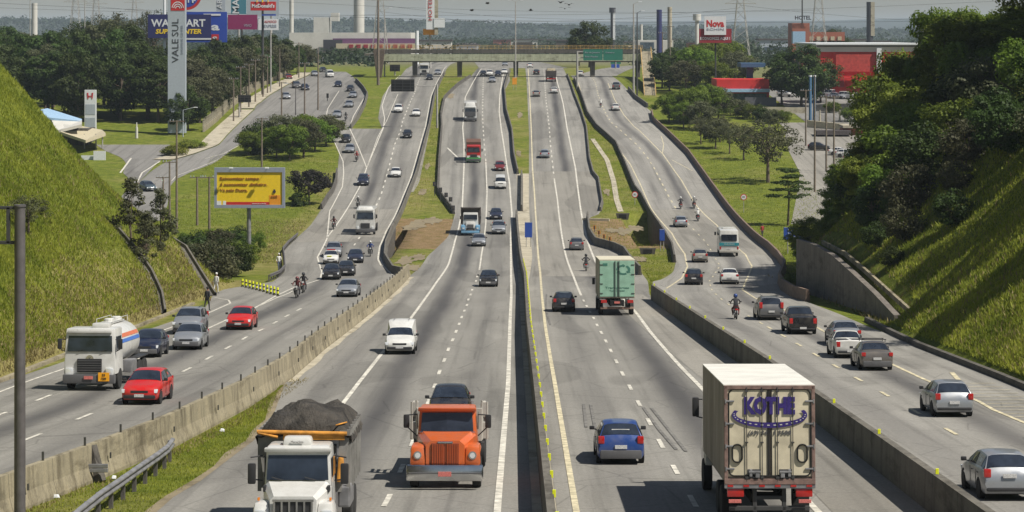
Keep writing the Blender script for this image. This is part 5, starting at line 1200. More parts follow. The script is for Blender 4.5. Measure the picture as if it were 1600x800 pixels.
tpx('bush', 1264, 440, 2.2, 'bright leafy bush behind the blue road sign at the wall end', 'bush'); tpx('bush_d', 1284, 425, 3.0, 'dark bush pressed against the near end of the retaining wall', 'bush'); tpx('bush', 1243, 452, 1.5, 'low bush at the bend of the brown curved wall', 'bush')
# dark mass above the retaining wall and over the right slope
g = 'dense trees on the right slope above the retaining wall'
spots = [(31.4,216),(32,224),(30.4,205),(33,232),(35,218),(32.5,208),(37,228),(39.5,240),(36,246),(41,220),(44,232),(43,250),(48,242),(33.5,250),(38,260),(46,262),(50,228),(53,250),(30.5,240),(52,216),(56,232),(39.2,250),(40.5,244),(38.4,236),(37.8,246),(44,224),(47,216),(43,236)]
for i, (x, d) in enumerate(spots):
    k = ['big_a','big_b','big_c','big_a'][i % 4]; px_ = 800 + (x-3.2)/d*FPX; yt = float(np.interp(px_, [1240,1270,1300,1335,1358,1376,1395], [330,300,235,205,150,55,5])); hmx = max(2.8, (-(yt-HY)*d/FPX - G(x, d)))
    tree(k, x, d, min(hmx, 12.5 if px_ < 1374 else 19)*rt.uniform(.9, 1.0), 'dark leafy tree in the dense growth above and behind the retaining wall', 'tree', g, rscale=rt.uniform(.5, .68) if px_ < 1360 else rt.uniform(.8, 1.0))
g = 'tall trees along the top of the right slope'
for i, (x, d) in enumerate(((50,204),(57,210),(47,214),(61,196),(54,212))):
    k = ['big_a','big_b','big_c'][i % 3]; tree(k, x, d, rt.uniform(11, 15), 'tall spreading tree on the crest of the right slope with sunlit leaf tops', 'tree', g, rscale=rt.uniform(1.0, 1.25))
for i, (x, d, h_) in enumerate(((36.5,140,7.5),(39.5,153,8),(43.5,168,8))):
    tree(['big_b','big_a'][i % 2], x, d, h_, 'tree on the crest out beyond the right edge that shades the grass slope', 'tree', 'shade trees above the right slope', rscale=.8)
g = 'shrubs scattered on the right slope'
for x, d, h_, k in ((29.5,198,3.2,'bush_d'),(31.5,192,3.6,'bush_o'),(33.5,196,4.2,'bush_d'),(31,200,3.4,'bush'),(35.5,190,3.6,'bush_o'),(37.5,184,3.8,'bush_d'),(39,178,3.6,'bush_o'),(36.5,200,4,'bush'),(34,186,2.4,'bush_o'),(41.5,186,4,'bush_d'),(38,192,3.6,'bush_d'),(28.6,190,1.8,'bush_d'),(28.4,182,1.4,'bush_d'),(30.5,207,4.4,'bush'),(33,206,4.8,'bush'),(30.6,213,4,'bush_d'),(36,210,5,'bush'),(40,205,5,'bush_o'),(42.5,196,4.6,'bush'),(44,180,4.2,'bush_o'),(40.5,172,3.2,'bush_d'),(32.8,180,2.4,'bush_d'),(30,186,2.6,'bush_o'),(38.5,206,5.2,'bush_d'),(41,213,5.5,'bush')):
    tree(k, x, d, h_, 'shrub with grey green leaves halfway up the right slope', 'bush', g)
# behind, towards the warehouse
tpx('wood_b', 1252, 166, 13.5, 'big dark round tree in front of the red warehouse'); tpx('wood_a', 1222, 163, 11.5, 'dark tree touching the left side of the big round one by the warehouse'); tpx('wood_b', 1282, 160, 10, 'dark tree touching the right side of the big round one by the warehouse')
g = 'bright green trees beyond the footbridge ramp'
for px, y, h_, k in ((1085,138,10.5,'mid_a'),(1108,134,11.5,'mid_a'),(1132,132,11.5,'mid_a'),(1072,146,7.5,'mid_b'),(1150,140,9,'mid_b'),(1120,146,8,'mid_a'),(1046,142,8.5,'wood_b'),(1034,138,8.5,'wood_a'),(1052,130,9,'wood_b')): tpx(k, px, y, h_, 'rounded tree beyond the footbridge ramp under the white and red sign', 'tree', g)
tpx('wood_b', 921, 105, 14, 'broad dark tree beyond the bridge right of the median'); tpx('wood_a', 905, 103, 11, 'smaller dark tree left of the broad one beyond the bridge')
tpx('sparse', 1455, 92, 17, 'thin pale crowned tree on the skyline left of the dark right hand trees'); tpx('wood_b', 1305, 96, 13, 'round tree on the skyline right of the rooftop lettering')
# distant woodland mass: nobody could count its trees
_hr = random.Random(2); HP = [_hr.uniform(0, 6) for _ in range(4)]
def far_wood():
    rg = np.random.default_rng(9); V = []
    for (d0, d1, n_, hmax, s) in ((720, 1000, 900, 6.5, 1.3), (1000, 1500, 1100, 11, 1.5), (1500, 2300, 1200, 14, 2.0), (2300, 3400, 1200, 20, 2.6)):
        d = rg.uniform(d0, d1, n_); x = rg.uniform(-.25, .25, n_)*d
        if d0 < 1000: keep = (np.abs(x) > 40) ; d = d[keep]; x = x[keep]
        z = np.array([P(v) for v in d]) ; hg = hmax*(.38 + .25*np.sin(x/d*37+d*.004) + .22*np.sin(x/d*91+d*.01) + .5*rg.random(len(d))**3); hg = np.clip(hg, 2, hmax)
        c = np.stack([x, d, z + hg*.55], 1); c[:, 2] -= hg*.12; V.append(leaves(rg, c, hg*.55 + 1.5, 30, s, flat=.65, shell=.55))
    n_ = 2200; x = rg.uniform(-1000, 1000, n_); t = rg.random(n_); u = (x + 3000)/6000*6.28      # woods covering the far hill
    h = 34 + 15*(.5*np.sin(u*1.3+HP[0]) + .3*np.sin(u*3.1+HP[1]) + .12*np.sin(u*9+HP[2]) + .05*np.sin(u*31+HP[3])); d = 3700 + 430*t
    z = np.array([P(v) for v in d]) - 2 + h*np.interp(t, [0, .45, 1], [0, .7, .97]); V.append(leaves(rg, np.stack([x, d, z + 2], 1), 5 + 6*rg.random(n_), 22, 4.2, flat=.7))
    o = quads_obj('distant_woodland', np.concatenate(V), 'leaf_far'); o['kind'] = 'stuff'
far_wood()
def hills(name, d, base, amp, x0, x1, seed):
    rg = random.Random(seed); v = []; n_ = 90
    ph = [rg.uniform(0, 6) for _ in range(4)]
    for j, (dd, k) in enumerate(((0, 0), (200, .7), (450, 1), (900, .5))):
        for i in range(n_+1):
            x = x0 + (x1-x0)*i/n_; u = i/n_*6.28
            h = base + amp*(.5*math.sin(u*1.3+ph[0]) + .3*math.sin(u*3.1+ph[1]) + .12*math.sin(u*9+ph[2]) + .05*math.sin(u*31+ph[3]))
            v.append((x, d+dd, P(d) - 2 + max(h, 1)*k))
    w_ = n_+1; o = mk(name, v, [(j*w_+i, j*w_+i+1, (j+1)*w_+i+1, (j+1)*w_+i) for j in range(3) for i in range(n_)], plain('hill_green', (.022,.032,.022), .9, 0, .5, .02), smooth=True); o['kind'] = 'structure'
hills('hills', 3700, 34, 15, -3000, 3000, 2); hills('hills', 7200, 62, 18, -5000, 5000, 4)
# grass blades on the banks and islands: uncountable
def grass(name, zones, mat, seed, hscale=1.0):
    rg = np.random.default_rng(seed); out = []
    for (fx0, fx1, d0, d1, dens, h) in zones:
        n_ = int(dens*(d1-d0)); d = rg.uniform(d0, d1, n_); x = np.array([fx0(v) + (fx1(v)-fx0(v))*rg.random() for v in d]); z = np.array([G(a, b) for a, b in zip(x, d)]) - .05
        p = np.stack([x, d, z], 1); a = rg.uniform(0, 6.28, n_); wv = h*.22*(.6+.8*rg.random(n_)); hh_ = h*(.5+rg.random(n_))
        dx = np.stack([np.cos(a)*wv, np.sin(a)*wv, np.zeros(n_)], 1); tip = p + np.stack([rg.normal(size=n_)*h*.35, rg.normal(size=n_)*h*.35, hh_], 1)
        out.append(np.stack([p-dx, p+dx, tip], 1).reshape(-1, 3))
    o = quads_obj(name, np.concatenate(out), mat, tri=True); o['kind'] = 'stuff'
L0 = lambda d: -25.6; 
grass('grass', [(lambda d: -30, lambda d: -26.2-max(0,(d-112)*.20), 112, 226, 420, .22), (lambda d: -26-max(1,(d-104)*.20), lambda d: -25.9, 112, 228, 560, .22), (lambda d: -26-max(1,(d-104)*.20), lambda d: -25.9, 150, 228, 22, .34),
  (lambda d: 24.9 if d < 165 else 28.0, lambda d: 24.9+max(1.5,(d-112)*.22), 112, 250, 560, .24), (lambda d: 27.0 if d < 165 else 29.0, lambda d: 24.9+max(2.5,(d-112)*.22), 120, 250, 24, .36),
  (lambda d: AB(d)+.3, lambda d: B_L(d)-.1, 66, 116, 330, .09), (lambda d: A_Ru(d)+.4, lambda d: B_L(d)-.3, 345, 620, 14, .2), (lambda d: C_R(d)+.3, lambda d: D_L(d)-.3, 205, 480, 40, .16),
  (lambda d: D_R(d)+.5, lambda d: D_R(d)+16, 235, 470, 90, .2), (lambda d: A_L(d)-22, lambda d: A_L(d)-.5, 262, 420, 120, .2)], 'grass_blade', 1)
grass('dry_grass', [(lambda d: -28.4+1.0*math.sin(d*.3)+.8*math.sin(d*.11), lambda d: -25.4, 100, 212, 130, .2), (lambda d: -38, lambda d: -25.6, 150, 222, 50, .26), (lambda d: A_L(d)-9, lambda d: A_L(d)-.6, 262, 330, 60, .2), (lambda d: AB(d)+.3, lambda d: AB(d)+1.1, 66, 120, 40, .12), (lambda d: 25, lambda d: 25+max(1.5,(d-112)*.22), 112, 240, 50, .3)], 'dry_blade', 2)

g = 'small rough bushes on the lower verge beyond the right hand trees'
for px, y, h_, k in ((1108,172,3.2,'bush'),(1124,176,3.4,'bush_d'),(1142,180,3.2,'bush'),(1160,184,3.6,'bush_o'),(1176,186,3.2,'bush'),(1192,190,3.0,'bush_d'),(1206,193,2.8,'bush_o'),(1222,192,2.6,'bush'),(1330,190,3,'bush'),(1352,206,3.4,'bush_d'),(1300,176,2.4,'bush')):
    tpx(k, px, y, h_, 'rough green bush in front of the shop and boundary walls on the right', 'bush', g)
# ------------------------------------------------------------ footbridge, signs, poles, buildings
def W3(px, y, d): return ((px-800)*d/FPX, d, (HY-y)*d/FPX)
def root_at(name, px, d, label, cat, group=None, x=None):
    X = (px-800)*d/FPX if x is None else x
    return empty(name, (X, d, G(X, d)), 0, label, cat, group)
class At:
    """builds parts in world metres under a root"""
    def __init__(s, root): s.r = root; s.o = Vector(root.location)
    def L(s, p): return tuple(Vector(p) - s.o)
    def board(s, name, x0, y0, x1, y1, d, mat, th=.25, bev=0):
        a = W3(x0, y0, d); b = W3(x1, y1, d); c = ((a[0]+b[0])/2, d+th/2, (a[2]+b[2])/2)
        return MB().box(s.L(c), (abs(b[0]-a[0]), th, abs(a[2]-b[2])), bev).build(name, mat, s.r)
    def text(s, name, str_, x0, x1, yc, hpx, d, mat, **k):
        a = W3(x0, yc, d); b = W3(x1, yc, d); return text(name, str_, mat, s.r, s.L(((a[0]+b[0])/2, d-.03, a[2])), hpx*d/FPX*1.38, ext=.02, w=(b[0]-a[0]), **k)
    def pole(s, name, px, y0, y1, d, r, mat, r1=None, n=10):
        a = W3(px, y0, d); b = W3(px, y1, d); return MB().tube(s.L(b), s.L(a), r, r1 or r*.8, n).build(name, mat, s.r, True, 60)
W = lambda n, c, r=.55, v=.06: plain(n, c, r, var=v)
W('sign_navy', (.020,.022,.11)); W('sign_blue', (.02,.06,.36)); W('sign_white', (.66,.68,.70)); W('sign_yellow', (.80,.56,.02)); W('sign_red', (.48,.02,.02)); W('sign_magenta', (.24,.02,.10)); W('sign_teal', (.06,.20,.26))
W('sign_grey', (.36,.40,.45)); W('sign_green', (.02,.16,.11)); W('sign_orange', (.75,.30,.02)); W('letter_dark', (.04,.04,.05)); W('frame_blue_grey', (.26,.29,.36)); W('road_sign_blue', (.02,.07,.35)); W('sign_maroon', (.26,.02,.03))
# footbridge over every carriageway
db = 622; r = root_at('footbridge', 592, db, 'long pale green footbridge crossing every carriageway in the distance', 'footbridge'); a = At(r)
xa, xb = W3(585, 0, db)[0], W3(1004, 0, db)[0]; zt, zb = W3(0, 78, db)[2], W3(0, 96, db)[2]; zm = W3(0, 84, db)[2]
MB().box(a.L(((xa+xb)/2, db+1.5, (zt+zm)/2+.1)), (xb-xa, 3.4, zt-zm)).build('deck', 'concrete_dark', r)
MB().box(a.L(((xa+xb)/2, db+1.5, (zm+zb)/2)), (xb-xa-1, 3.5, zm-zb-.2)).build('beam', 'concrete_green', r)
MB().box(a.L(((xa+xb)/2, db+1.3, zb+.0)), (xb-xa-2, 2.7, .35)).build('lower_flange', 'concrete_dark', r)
rl = MB(); oc = plain('rail_ochre', (.55,.36,.12), .7, var=.5, scale=1)
for yy in (db-.15, db+3.1):
    for zz in (.35, .75, 1.15): rl.box(a.L(((xa+xb)/2, yy, zt+zz)), (xb-xa, .05, .05))
for k in range(70): rl.box(a.L((xa+(xb-xa)*k/69, db-.15, zt+.6)), (.05,.06,1.15))
rl.build('railing', oc, r)
for px in (648, 718, 806, 926, 997):
    X = W3(px, 0, db)[0]; g0 = G(X, db); MB().box(a.L((X, db+1.5, (g0+zb)/2-.2)), (1.15, 1.1, zb-g0+.4), .1, top=(1.15,1.3)).build('pier', 'concrete_grey', r)
X = W3(589, 0, db)[0]; g0 = G(X, db)
MB().box(a.L((X+.6, db-1, (g0+zt)/2)), (1.3, 1.3, zt-g0), .05, top=(2.3,1.6)).build('pier', plain('pier_brown', (.12,.09,.07), .9, var=.3), r)
MB().box(a.L((X-1.8, db+8, zt-1.2)), (2.8, 18, .5)).build('landing', 'concrete_grey', r)
# ramp on the right, coming down towards the camera
r = root_at('footbridge_ramp', 1012, 560, 'long footbridge ramp with ochre rails sloping down at the right end of the bridge', 'footbridge'); a = At(r)
p0 = Vector(W3(1009, 80, db+1)); p1 = Vector(W3(1016, 152, 545)); n_ = 8
for nm, hw, dz, mat, th in (('deck', 1.35, 0, 'concrete_tan', .35),):
    v = []; 
    for p in (p0, p1):
        for sx, zz in ((-1,-th),(1,-th),(1,0),(-1,0)): v.append(a.L((p.x+sx*hw, p.y, p.z+zz)))
    mk(nm, v, [(0,1,5,4),(1,2,6,5),(2,3,7,6),(3,0,4,7),(3,2,1,0),(4,5,6,7)], mat, r)
for s in (-1,1):
    rl = MB()
    for zz in (.5, 1.1): rl.tube(a.L((p0.x+s*1.3,p0.y,p0.z+zz)), a.L((p1.x+s*1.3,p1.y,p1.z+zz)), .06, n=5)
    for k in range(26): p = p0.lerp(p1, k/25); rl.tube(a.L((p.x+s*1.3,p.y,p.z)), a.L((p.x+s*1.3,p.y,p.z+1.1)), .04, n=4)
    rl.build('railing', oc, r)
for k in range(6):
    p = p0.lerp(p1, (k+.2)/6.6); g0 = G(p.x, p.y); MB().box(a.L((p.x, p.y, (p.z+g0)/2-.2)), (1.2,.6,max(.3,p.z-g0))).build('pier', 'concrete_dark', r)
# the yellow billboard on its post
d = D(418); r = root_at('billboard', 389, d, 'yellow roadside billboard with brown writing on a single grey post', 'billboard'); a = At(r)
a.pole('post', 389, 322, 419, d+.5, .24, 'galvanised', .22, 14); a.board('panel', 339, 268, 441, 321, d, 'sign_yellow', .35)
fr = MB()
for x0, y0, x1, y1 in ((335,262,445,269),(335,320,445,325),(335,269,339,320),(441,269,445,320)):
    p = W3(x0,y0,d); q = W3(x1,y1,d); fr.box(a.L(((p[0]+q[0])/2, d+.15, (p[2]+q[2])/2)), (q[0]-p[0], .5, p[2]-q[2]))
fr.build('frame', 'frame_blue_grey', r)
br = W('billboard_brown', (.30,.10,.02))
a.text('slogan', 'Economizar tempo', 344, 405, 279, 4.6, d, br, bold=.006); a.text('slogan', '\u00e9 economizar dinheiro.', 344, 418, 288.3, 4.6, d, br, bold=.006); a.text('slogan', 'V\u00e1 pelo Dutra.', 344, 387, 297.3, 4.6, d, br, bold=.006)
a.board('red_band', 353.5, 315.5, 421, 320.2, d-.02, 'sign_red', .02); a.board('white_square', 338.8, 314, 345.5, 320.2, d-.02, 'sign_white', .02); a.board('pale_square', 348.5, 314, 353, 320.2, d-.02, 'sign_white', .02)
a.board('orange_panel', 420.5, 305, 438.5, 320.8, d-.02, 'sign_orange', .02); a.text('web_address', 'www.ccr.com.br', 394, 416, 318, 2.4, d-.04, 'sign_white'); a.text('logo_lettering', 'CCR', 424, 434, 306.6, 3, d-.04, br)
lg = MB(); c = a.L(W3(428.7, 299.5, d-.05)); lg.lathe(c, [(.16,-.03),(.16,.0)], 12, ax='y').box((c[0],c[1],c[2]+.16), (.18,.03,.16)); lg.build('emblem', 'letter_dark', r)
for px in (361, 417): MB().box(a.L(W3(px, 262.5, d-.9)), (.4,.25,.16), .03).tube(a.L(W3(px, 263.5, d)), a.L(W3(px, 262.5, d-.9)), .03).build('floodlight', 'sign_white', r)
# tall grey pylon sign
d = 456; r = root_at('pylon_sign', 276, d, 'very tall grey pylon sign with dark vertical lettering and a red emblem', 'sign'); a = At(r)
p = W3(262,-14,d); q = W3(290,208,d); MB().box(a.L(((p[0]+q[0])/2, d+.6, (p[2]+q[2])/2)), (q[0]-p[0], 1.2, p[2]-q[2]), .05).build('tower', 'sign_grey', r)
for s_, yc_, w_ in (('VALE', 79.5, 37), ('SUL', 43, 27)): text('lettering', s_, 'letter_dark', r, a.L((W3(274.5,0,d)[0], d-.03, W3(0,yc_,d)[2])), 1.75, (R(90),R(-90),0), .02, w=w_*d/FPX)
t_ = text('small_lettering', 'SHOPPING CENTER', 'frame_blue_grey', r, a.L((W3(284.5,0,d)[0], d-.03, W3(0,62,d)[2])), .55, (R(90),R(-90),0), .02, w=46*d/FPX)
a.board('emblem_panel', 267, -6, 288.5, 16.5, d-.05, 'sign_red', .05)
em = MB(); cx, cz = a.L(W3(277.8, 14, d))[0], a.L(W3(0, 14, d))[2]
for rr_ in (.45,.80,1.15):
    for k in range(10):
        a0 = R(10+k*16); a1 = R(10+(k+1)*16); em.add([(cx+q_*math.cos(t)*.95, -.10, cz+q_*math.sin(t)*1.15) for t, q_ in ((a0,rr_-.07),(a1,rr_-.07),(a1,rr_+.07),(a0,rr_+.07))], [(0,1,2,3)])
em.build('arch_emblem', 'sign_white', r)
# car dealer pylon
d = D(206); r = root_at('pylon_sign', 141, d, 'short white pylon sign with a red letter H at the car dealer', 'sign'); a = At(r)
a.board('tower', 132, 140.5, 150, 207, d, 'sign_white', .6, .03); a.board('grey_panel', 133.5, 163, 148.5, 179, d-.04, 'sign_grey', .04); a.board('grey_panel', 133.5, 184, 148.5, 199, d-.04, 'sign_grey', .04)
hm_ = MB()
for s in (-1,1): hm_.box(a.L((W3(140.8,0,d)[0]+s*.38, d-.05, W3(0,149.5,d)[2])), (.20,.05,1.1), 0, top=(1.4,1), shift=(s*.08,0))
hm_.box(a.L(W3(140.8,150.3,d-.05)), (.72,.05,.18)); hm_.build('letter_emblem', 'sign_red', r)
# cluster of shop signs over the wood
def shop_sign(name, label, px, d, y_base=None, pr=.3, pole_top=40, pole_mat='pole_grey', px_pole=None):
    r = root_at(name, px_pole or px, d, label, 'sign'); a = At(r); g0 = HY - G(r.location.x, d)*FPX/d
    a.pole('pole', px_pole or px, pole_top, g0, d+.7, pr, pole_mat); return a
a = shop_sign('billboard', 'navy supermarket sign with white and yellow capitals behind the tall grey pylon', 257, 560, pr=.35, pole_top=-5, pole_mat='sign_white')
a.board('panel', 231, 22.5, 329.5, 59.5, 559, 'sign_navy', .5); a.text('lettering', 'WAL\u2605MART' if False else 'WAL*MART', 236, 321, 36.5, 11.5, 559, 'sign_white', bold=.06); a.text('small_lettering', 'SUPERCENTER', 243, 315, 49.5, 7.2, 559, 'sign_yellow', bold=.05, shear=.15)
a = shop_sign('billboard', 'bright blue sign with a white letter a partly behind the navy supermarket sign', 322, 566, pr=.3, pole_top=60)
a.board('panel', 291, 18.5, 354.5, 66, 565, 'sign_blue', .5); a.text('lettering', 'a', 330, 343, 42, 12, 565, 'sign_white', bold=.08); a.board('red_square', 330.5, 53.5, 342, 63, 564.9, 'sign_red', .05); a.text('lettering', 'o', 332, 339.5, 58.5, 5, 564.85, 'sign_white', bold=.05); a.board('white_bar', 318, 21.5, 345, 24.5, 564.9, 'sign_white', .05)
a.board('white_bar', 291, 59.5, 330, 62, 564.9, 'sign_white', .05)
a = shop_sign('round_sign', 'round blue sign with a red rim cut off by the photo top edge', 290, 575, pr=.3, pole_top=10)
cc = a.L(W3(291, -8, 574)); MB().lathe(cc, [(3.6,-.2),(3.6,.2)], 36, ax='y').build('rim', 'sign_red', a.r, True, 30); MB().lathe((cc[0],cc[1]-.02,cc[2]), [(2.95,-.22),(2.95,.2)], 32, ax='y').build('disc', 'sign_blue', a.r, True, 30); a.text('letter', 'T', 291, 298, 0.5, 8, 573.7, 'sign_white', bold=.06); a.text('letter', 'r', 300, 306, 1.5, 6, 573.7, 'sign_white', bold=.06)
a = shop_sign('vertical_sign', 'narrow pale vertical sign beside the teal one at the top left', 345, 590, pr=.25, pole_top=16); a.board('panel', 338, -12, 352, 18, 589, 'sign_grey', .4); text('lettering', 'ARA', 'sign_white', a.r, a.L(W3(343.5,2,588.9)), 1.8, (R(90),R(-90),0), .02, w=3.6)
a = shop_sign('vertical_sign', 'teal vertical sign with white capitals RT at the top left', 373, 600, pr=.3, pole_top=20); a.board('panel', 361, -15, 384.5, 22, 599, 'sign_teal', .4); text('lettering', 'MART', 'sign_white', a.r, a.L(W3(369,0,598.9)), 2.3, (R(90),R(-90),0), .02, w=6.6, bold=.04)
a = shop_sign('grey_sign', 'plain grey panel sign right of the teal vertical sign', 424, 640, pr=.3, pole_top=20); a.board('panel', 385.5, -12, 436, 25, 639, 'sign_grey', .4)
a = shop_sign('billboard', 'magenta billboard above the trees beside the teal vertical sign', 378, 580, pr=.3, pole_top=40); a.board('panel', 356, 23, 402, 46, 579, 'sign_magenta', .4); a.text('lettering', 'VIVO', 381, 393, 40, 4.5, 579, 'sign_grey')
a = shop_sign('restaurant_sign', 'red restaurant sign with white lettering and yellow arches at the top left', 410.5, 548, pr=.32, pole_top=15, pole_mat='pole_dark')
a.board('panel', 391.5, 2.5, 431, 16.5, 547, 'sign_red', .5, .05); a.text('lettering', "McDonald's", 393.5, 429, 9.3, 5.6, 547, 'sign_white', bold=.04)
ar = MB()
for cx_ in (405.5, 414.5):
    c = a.L(W3(cx_, 3.5, 546.8)); pts = [(c[0]+.62*math.cos(t), c[1], c[2]+1.7*math.sin(t)) for t in [math.pi*k/8 for k in range(9)]]; ar.path(pts, .11, 5)
ar.build('arches', 'sign_yellow', a.r)
a.board('blue_bar', 409, 22, 431, 24.5, 547.3, 'sign_blue', .2)
a = shop_sign('white_sign', 'small white sign with grey writing under the red restaurant sign', 423, 556, pr=.2, pole_top=45); a.board('panel', 403.5, 29.5, 435, 47, 555, 'sign_white', .3); a.text('lettering', 'ALMOCO', 413, 432, 34, 3.8, 555, 'sign_red'); a.text('lettering', 'EXPRESS', 413, 432, 41, 4.8, 555, 'frame_blue_grey')
# white and red sign on the right
a = shop_sign('billboard', 'white billboard reading Nova over a dark red base panel on the right', 1118, 545, pr=.22, pole_top=66, pole_mat='pole_dark')
a.board('red_panel', 1092.5, 45, 1143, 67, 544.6, 'sign_maroon', .4); a.board('panel', 1100.5, 25.5, 1134.5, 54.5, 544.2, 'sign_white', .35); a.text('lettering', 'Nova', 1104, 1131.5, 37.2, 10.5, 544.2, 'sign_red', bold=.07); a.text('small_lettering', 'SCHIN', 1104, 1131, 46, 3.6, 544.2, 'frame_blue_grey'); a.text('base_lettering', 'ECONOMIZE AQUI !', 1094, 1140.5, 60.3, 4.2, 544.6, 'sign_white', bold=.03)
# tall vertical white and yellow sign in the centre
a = shop_sign('vertical_sign', 'tall white and yellow vertical sign standing behind the footbridge', 672, 700, pr=.4, pole_top=50)
a.board('panel', 666, -20, 679, 46, 699, 'sign_white', .6); a.board('cream_panel', 679, -20, 684.5, 54, 699, 'concrete_pale', .6); a.board('orange_box', 661, 45, 683, 54.5, 699.7, 'sign_orange', .6); a.board('side_panel', 678, 28.5, 695, 43, 698.8, 'sign_white', .2)
text('lettering', 'HOTEL', 'sign_red', a.r, a.L(W3(672.5, 14, 698.9)), 1.6, (R(90),R(-90),0), .02, w=6.5)
# green overhead sign on its cantilever
d = D(140); r = root_at('overhead_sign', 902, d, 'large green overhead direction sign hung in front of the footbridge', 'sign'); a = At(r)
a.pole('post', 902, 80, 140, d, .28, 'pole_grey'); ar = MB()
for y_ in (81, 90): p = W3(902, y_, d); q = W3(972, y_, d); ar.tube(a.L(p), a.L(q), .12, n=6)
ar.build('arm', 'pole_grey', r)
for x0, x1 in ((911.5, 941.5), (942.5, 973)): a.board('panel', x0, 77, x1, 94.3, d-.4, 'sign_green', .15)
a.text('lettering', 'Rio de Janeiro', 914, 937, 82, 2.6, d-.4, 'sign_grey'); a.text('lettering', 'S\u00e3o Paulo', 914, 934, 88.5, 2.6, d-.4, 'sign_grey'); a.text('lettering', 'Centro', 946, 960, 82, 2.4, d-.4, 'sign_grey')
d = 690; r = root_at('overhead_sign', 962, d, 'smaller green and blue sign seen under the right end of the footbridge', 'sign'); a = At(r); a.pole('post', 962, 95, 107, d, .2, 'pole_grey'); a.board('panel', 954, 94.5, 970, 100, d, 'sign_green', .15); a.board('blue_panel', 955, 100.3, 968, 106, d, 'road_sign_blue', .15)
# message boards seen from behind
def message_board(label, px, y_base, x0, y0, x1, y1, arm_y):
    d = D(y_base); r = root_at('message_board', px, d, label, 'sign', None); a = At(r); a.pole('post', px, arm_y-3, y_base, d, .2, 'pole_grey'); a.board('panel', x0, y0, x1, y1, d-.2, 'shadow_black', .35)
    rb = MB()
    for k in range(4): y_ = y0 + (y1-y0)*(k+.3)/4; rb.box(a.L(W3((x0+x1)/2, y_, d-.42)), ((x1-x0)*d/FPX*.96, .06, .07))
    for k in range(3): rb.box(a.L(W3(x0+(x1-x0)*(k+.5)/3, (y0+y1)/2, d-.42)), (.06,.06,(y1-y0)*d/FPX*.95))
    rb.build('back_ribs', 'pole_dark', r); MB().tube(a.L(W3(px, arm_y, d)), a.L(W3(x0 if px > x0 else x1, arm_y, d)), .09, n=6).build('arm', 'pole_grey', r)
message_board('large black message board hanging over the left carriageway from a right hand post', 683, 200, 611, 124, 647.5, 143, 134)
message_board('small black board on a post at the edge of the avenue pavement', 374, 184, 372, 148.5, 392, 160, 152)
message_board('small black board far off under the left end of the bridge', 617, 118, 609, 101, 625, 111.5, 105)
# road signs
def road_sign(label, px, y_base, cy, rad=None, box=None, mat='road_sign_blue', lines=3, pr=.045, cat='road sign'):
    d = D(y_base); r = root_at('road_sign', px, d, label, cat); a = At(r); 
    if rad:
        a.pole('post', px, cy, y_base, d+.05, pr, 'pole_grey'); c = a.L(W3(px, cy, d-.02)); k = rad*d/FPX
        MB().lathe(c, [(k,-.015),(k,.015)], 24, ax='y').build('rim', 'sign_red', r, True, 30); MB().lathe((c[0],c[1]-.02,c[2]), [(k*.76,-.01),(k*.76,.01)], 24, ax='y').build('plate', 'sign_white', r, True, 30); text('number', '80', 'letter_dark', r, (c[0],c[1]-.035,c[2]), k*.9, ext=.004)
    else:
        x0, y0, x1, y1 = box
        for px_ in ((x0+x1)/2-(x1-x0)*.3, (x0+x1)/2+(x1-x0)*.3): a.pole('post', px_, y0, y_base, d+.08, pr, 'pole_grey')
        a.board('panel', x0, y0, x1, y1, d, mat, .05, .01)
        a.board('border', x0+.6, y0+.5, x1-.6, y0+.9, d-.02, 'sign_white', .01)
        if lines: 
            for k, s in enumerate(('Posto', 'Restaurante', 'a 500 m')[:lines]): a.text('lettering', s, x0+(x1-x0)*.22, x1-(x1-x0)*.22, y0+(y1-y0)*(k+.7)/(lines+.4), 2.9, d-.02, 'sign_white')
    return r
road_sign('round speed limit sign beside the right carriageway on the grass island', 992, 320, 304, rad=5)
road_sign('round speed limit sign on the right grass verge', 1162, 332, 308, rad=5)
road_sign('blue rectangular road sign in front of the layered tree', 1240, 396, 0, box=(1224.5,355,1255.5,374.5), pr=.06)
road_sign('narrow blue and white sign standing in the tan median strip', 825.5, 386, 0, box=(820,347,831.5,371), lines=0)
road_sign('small blue sign at the edge of the underpass opening', 1034, 392, 0, box=(1030.5,358,1038.5,376), lines=0)
road_sign('small orange work sign in the far grass median', 804, 141, 0, box=(800.5,121,807.5,132), mat='sign_orange', lines=0)
# hazard boards by the winding barrier
for k, (px, y) in enumerate(((679,294),(688,303),(697,311),(704,318),(708,331))):
    d = D(y+12); r = root_at('hazard_board', px, d, 'small dark hazard board, %s of the row along the bend of the winding barrier' % ('farthest','second farthest','middle one','second nearest','nearest')[k], 'hazard board', 'hazard boards on the barrier bend'); a = At(r); a.pole('post', px, y, y+12, d, .05, 'pole_dark'); a.board('plate', px-2.8, y-10, px+2.8, y-3, d, 'letter_dark', .05); a.board('stripe', px-1.2, y-8.5, px+1.2, y-4.5, d-.03, 'concrete_dark', .02)
for k, (px, y) in enumerate(((929,358),(936,366),(944,372),(953,376))):
    d = D(y+4); r = root_at('hazard_board', px, d, 'small orange and black hazard board, %s of the row behind the curved dark barrier' % ('first','second','third','last')[k], 'hazard board', 'orange hazard boards behind the curved barrier'); a = At(r); a.pole('post', px, y-3, y+5, d, .05, 'pole_dark'); a.board('plate', px-2.2, y-6, px+2.2, y, d, 'rust_orange', .05); a.board('stripe', px-.8, y-5.4, px+.8, y-.6, d-.03, 'letter_dark', .02)
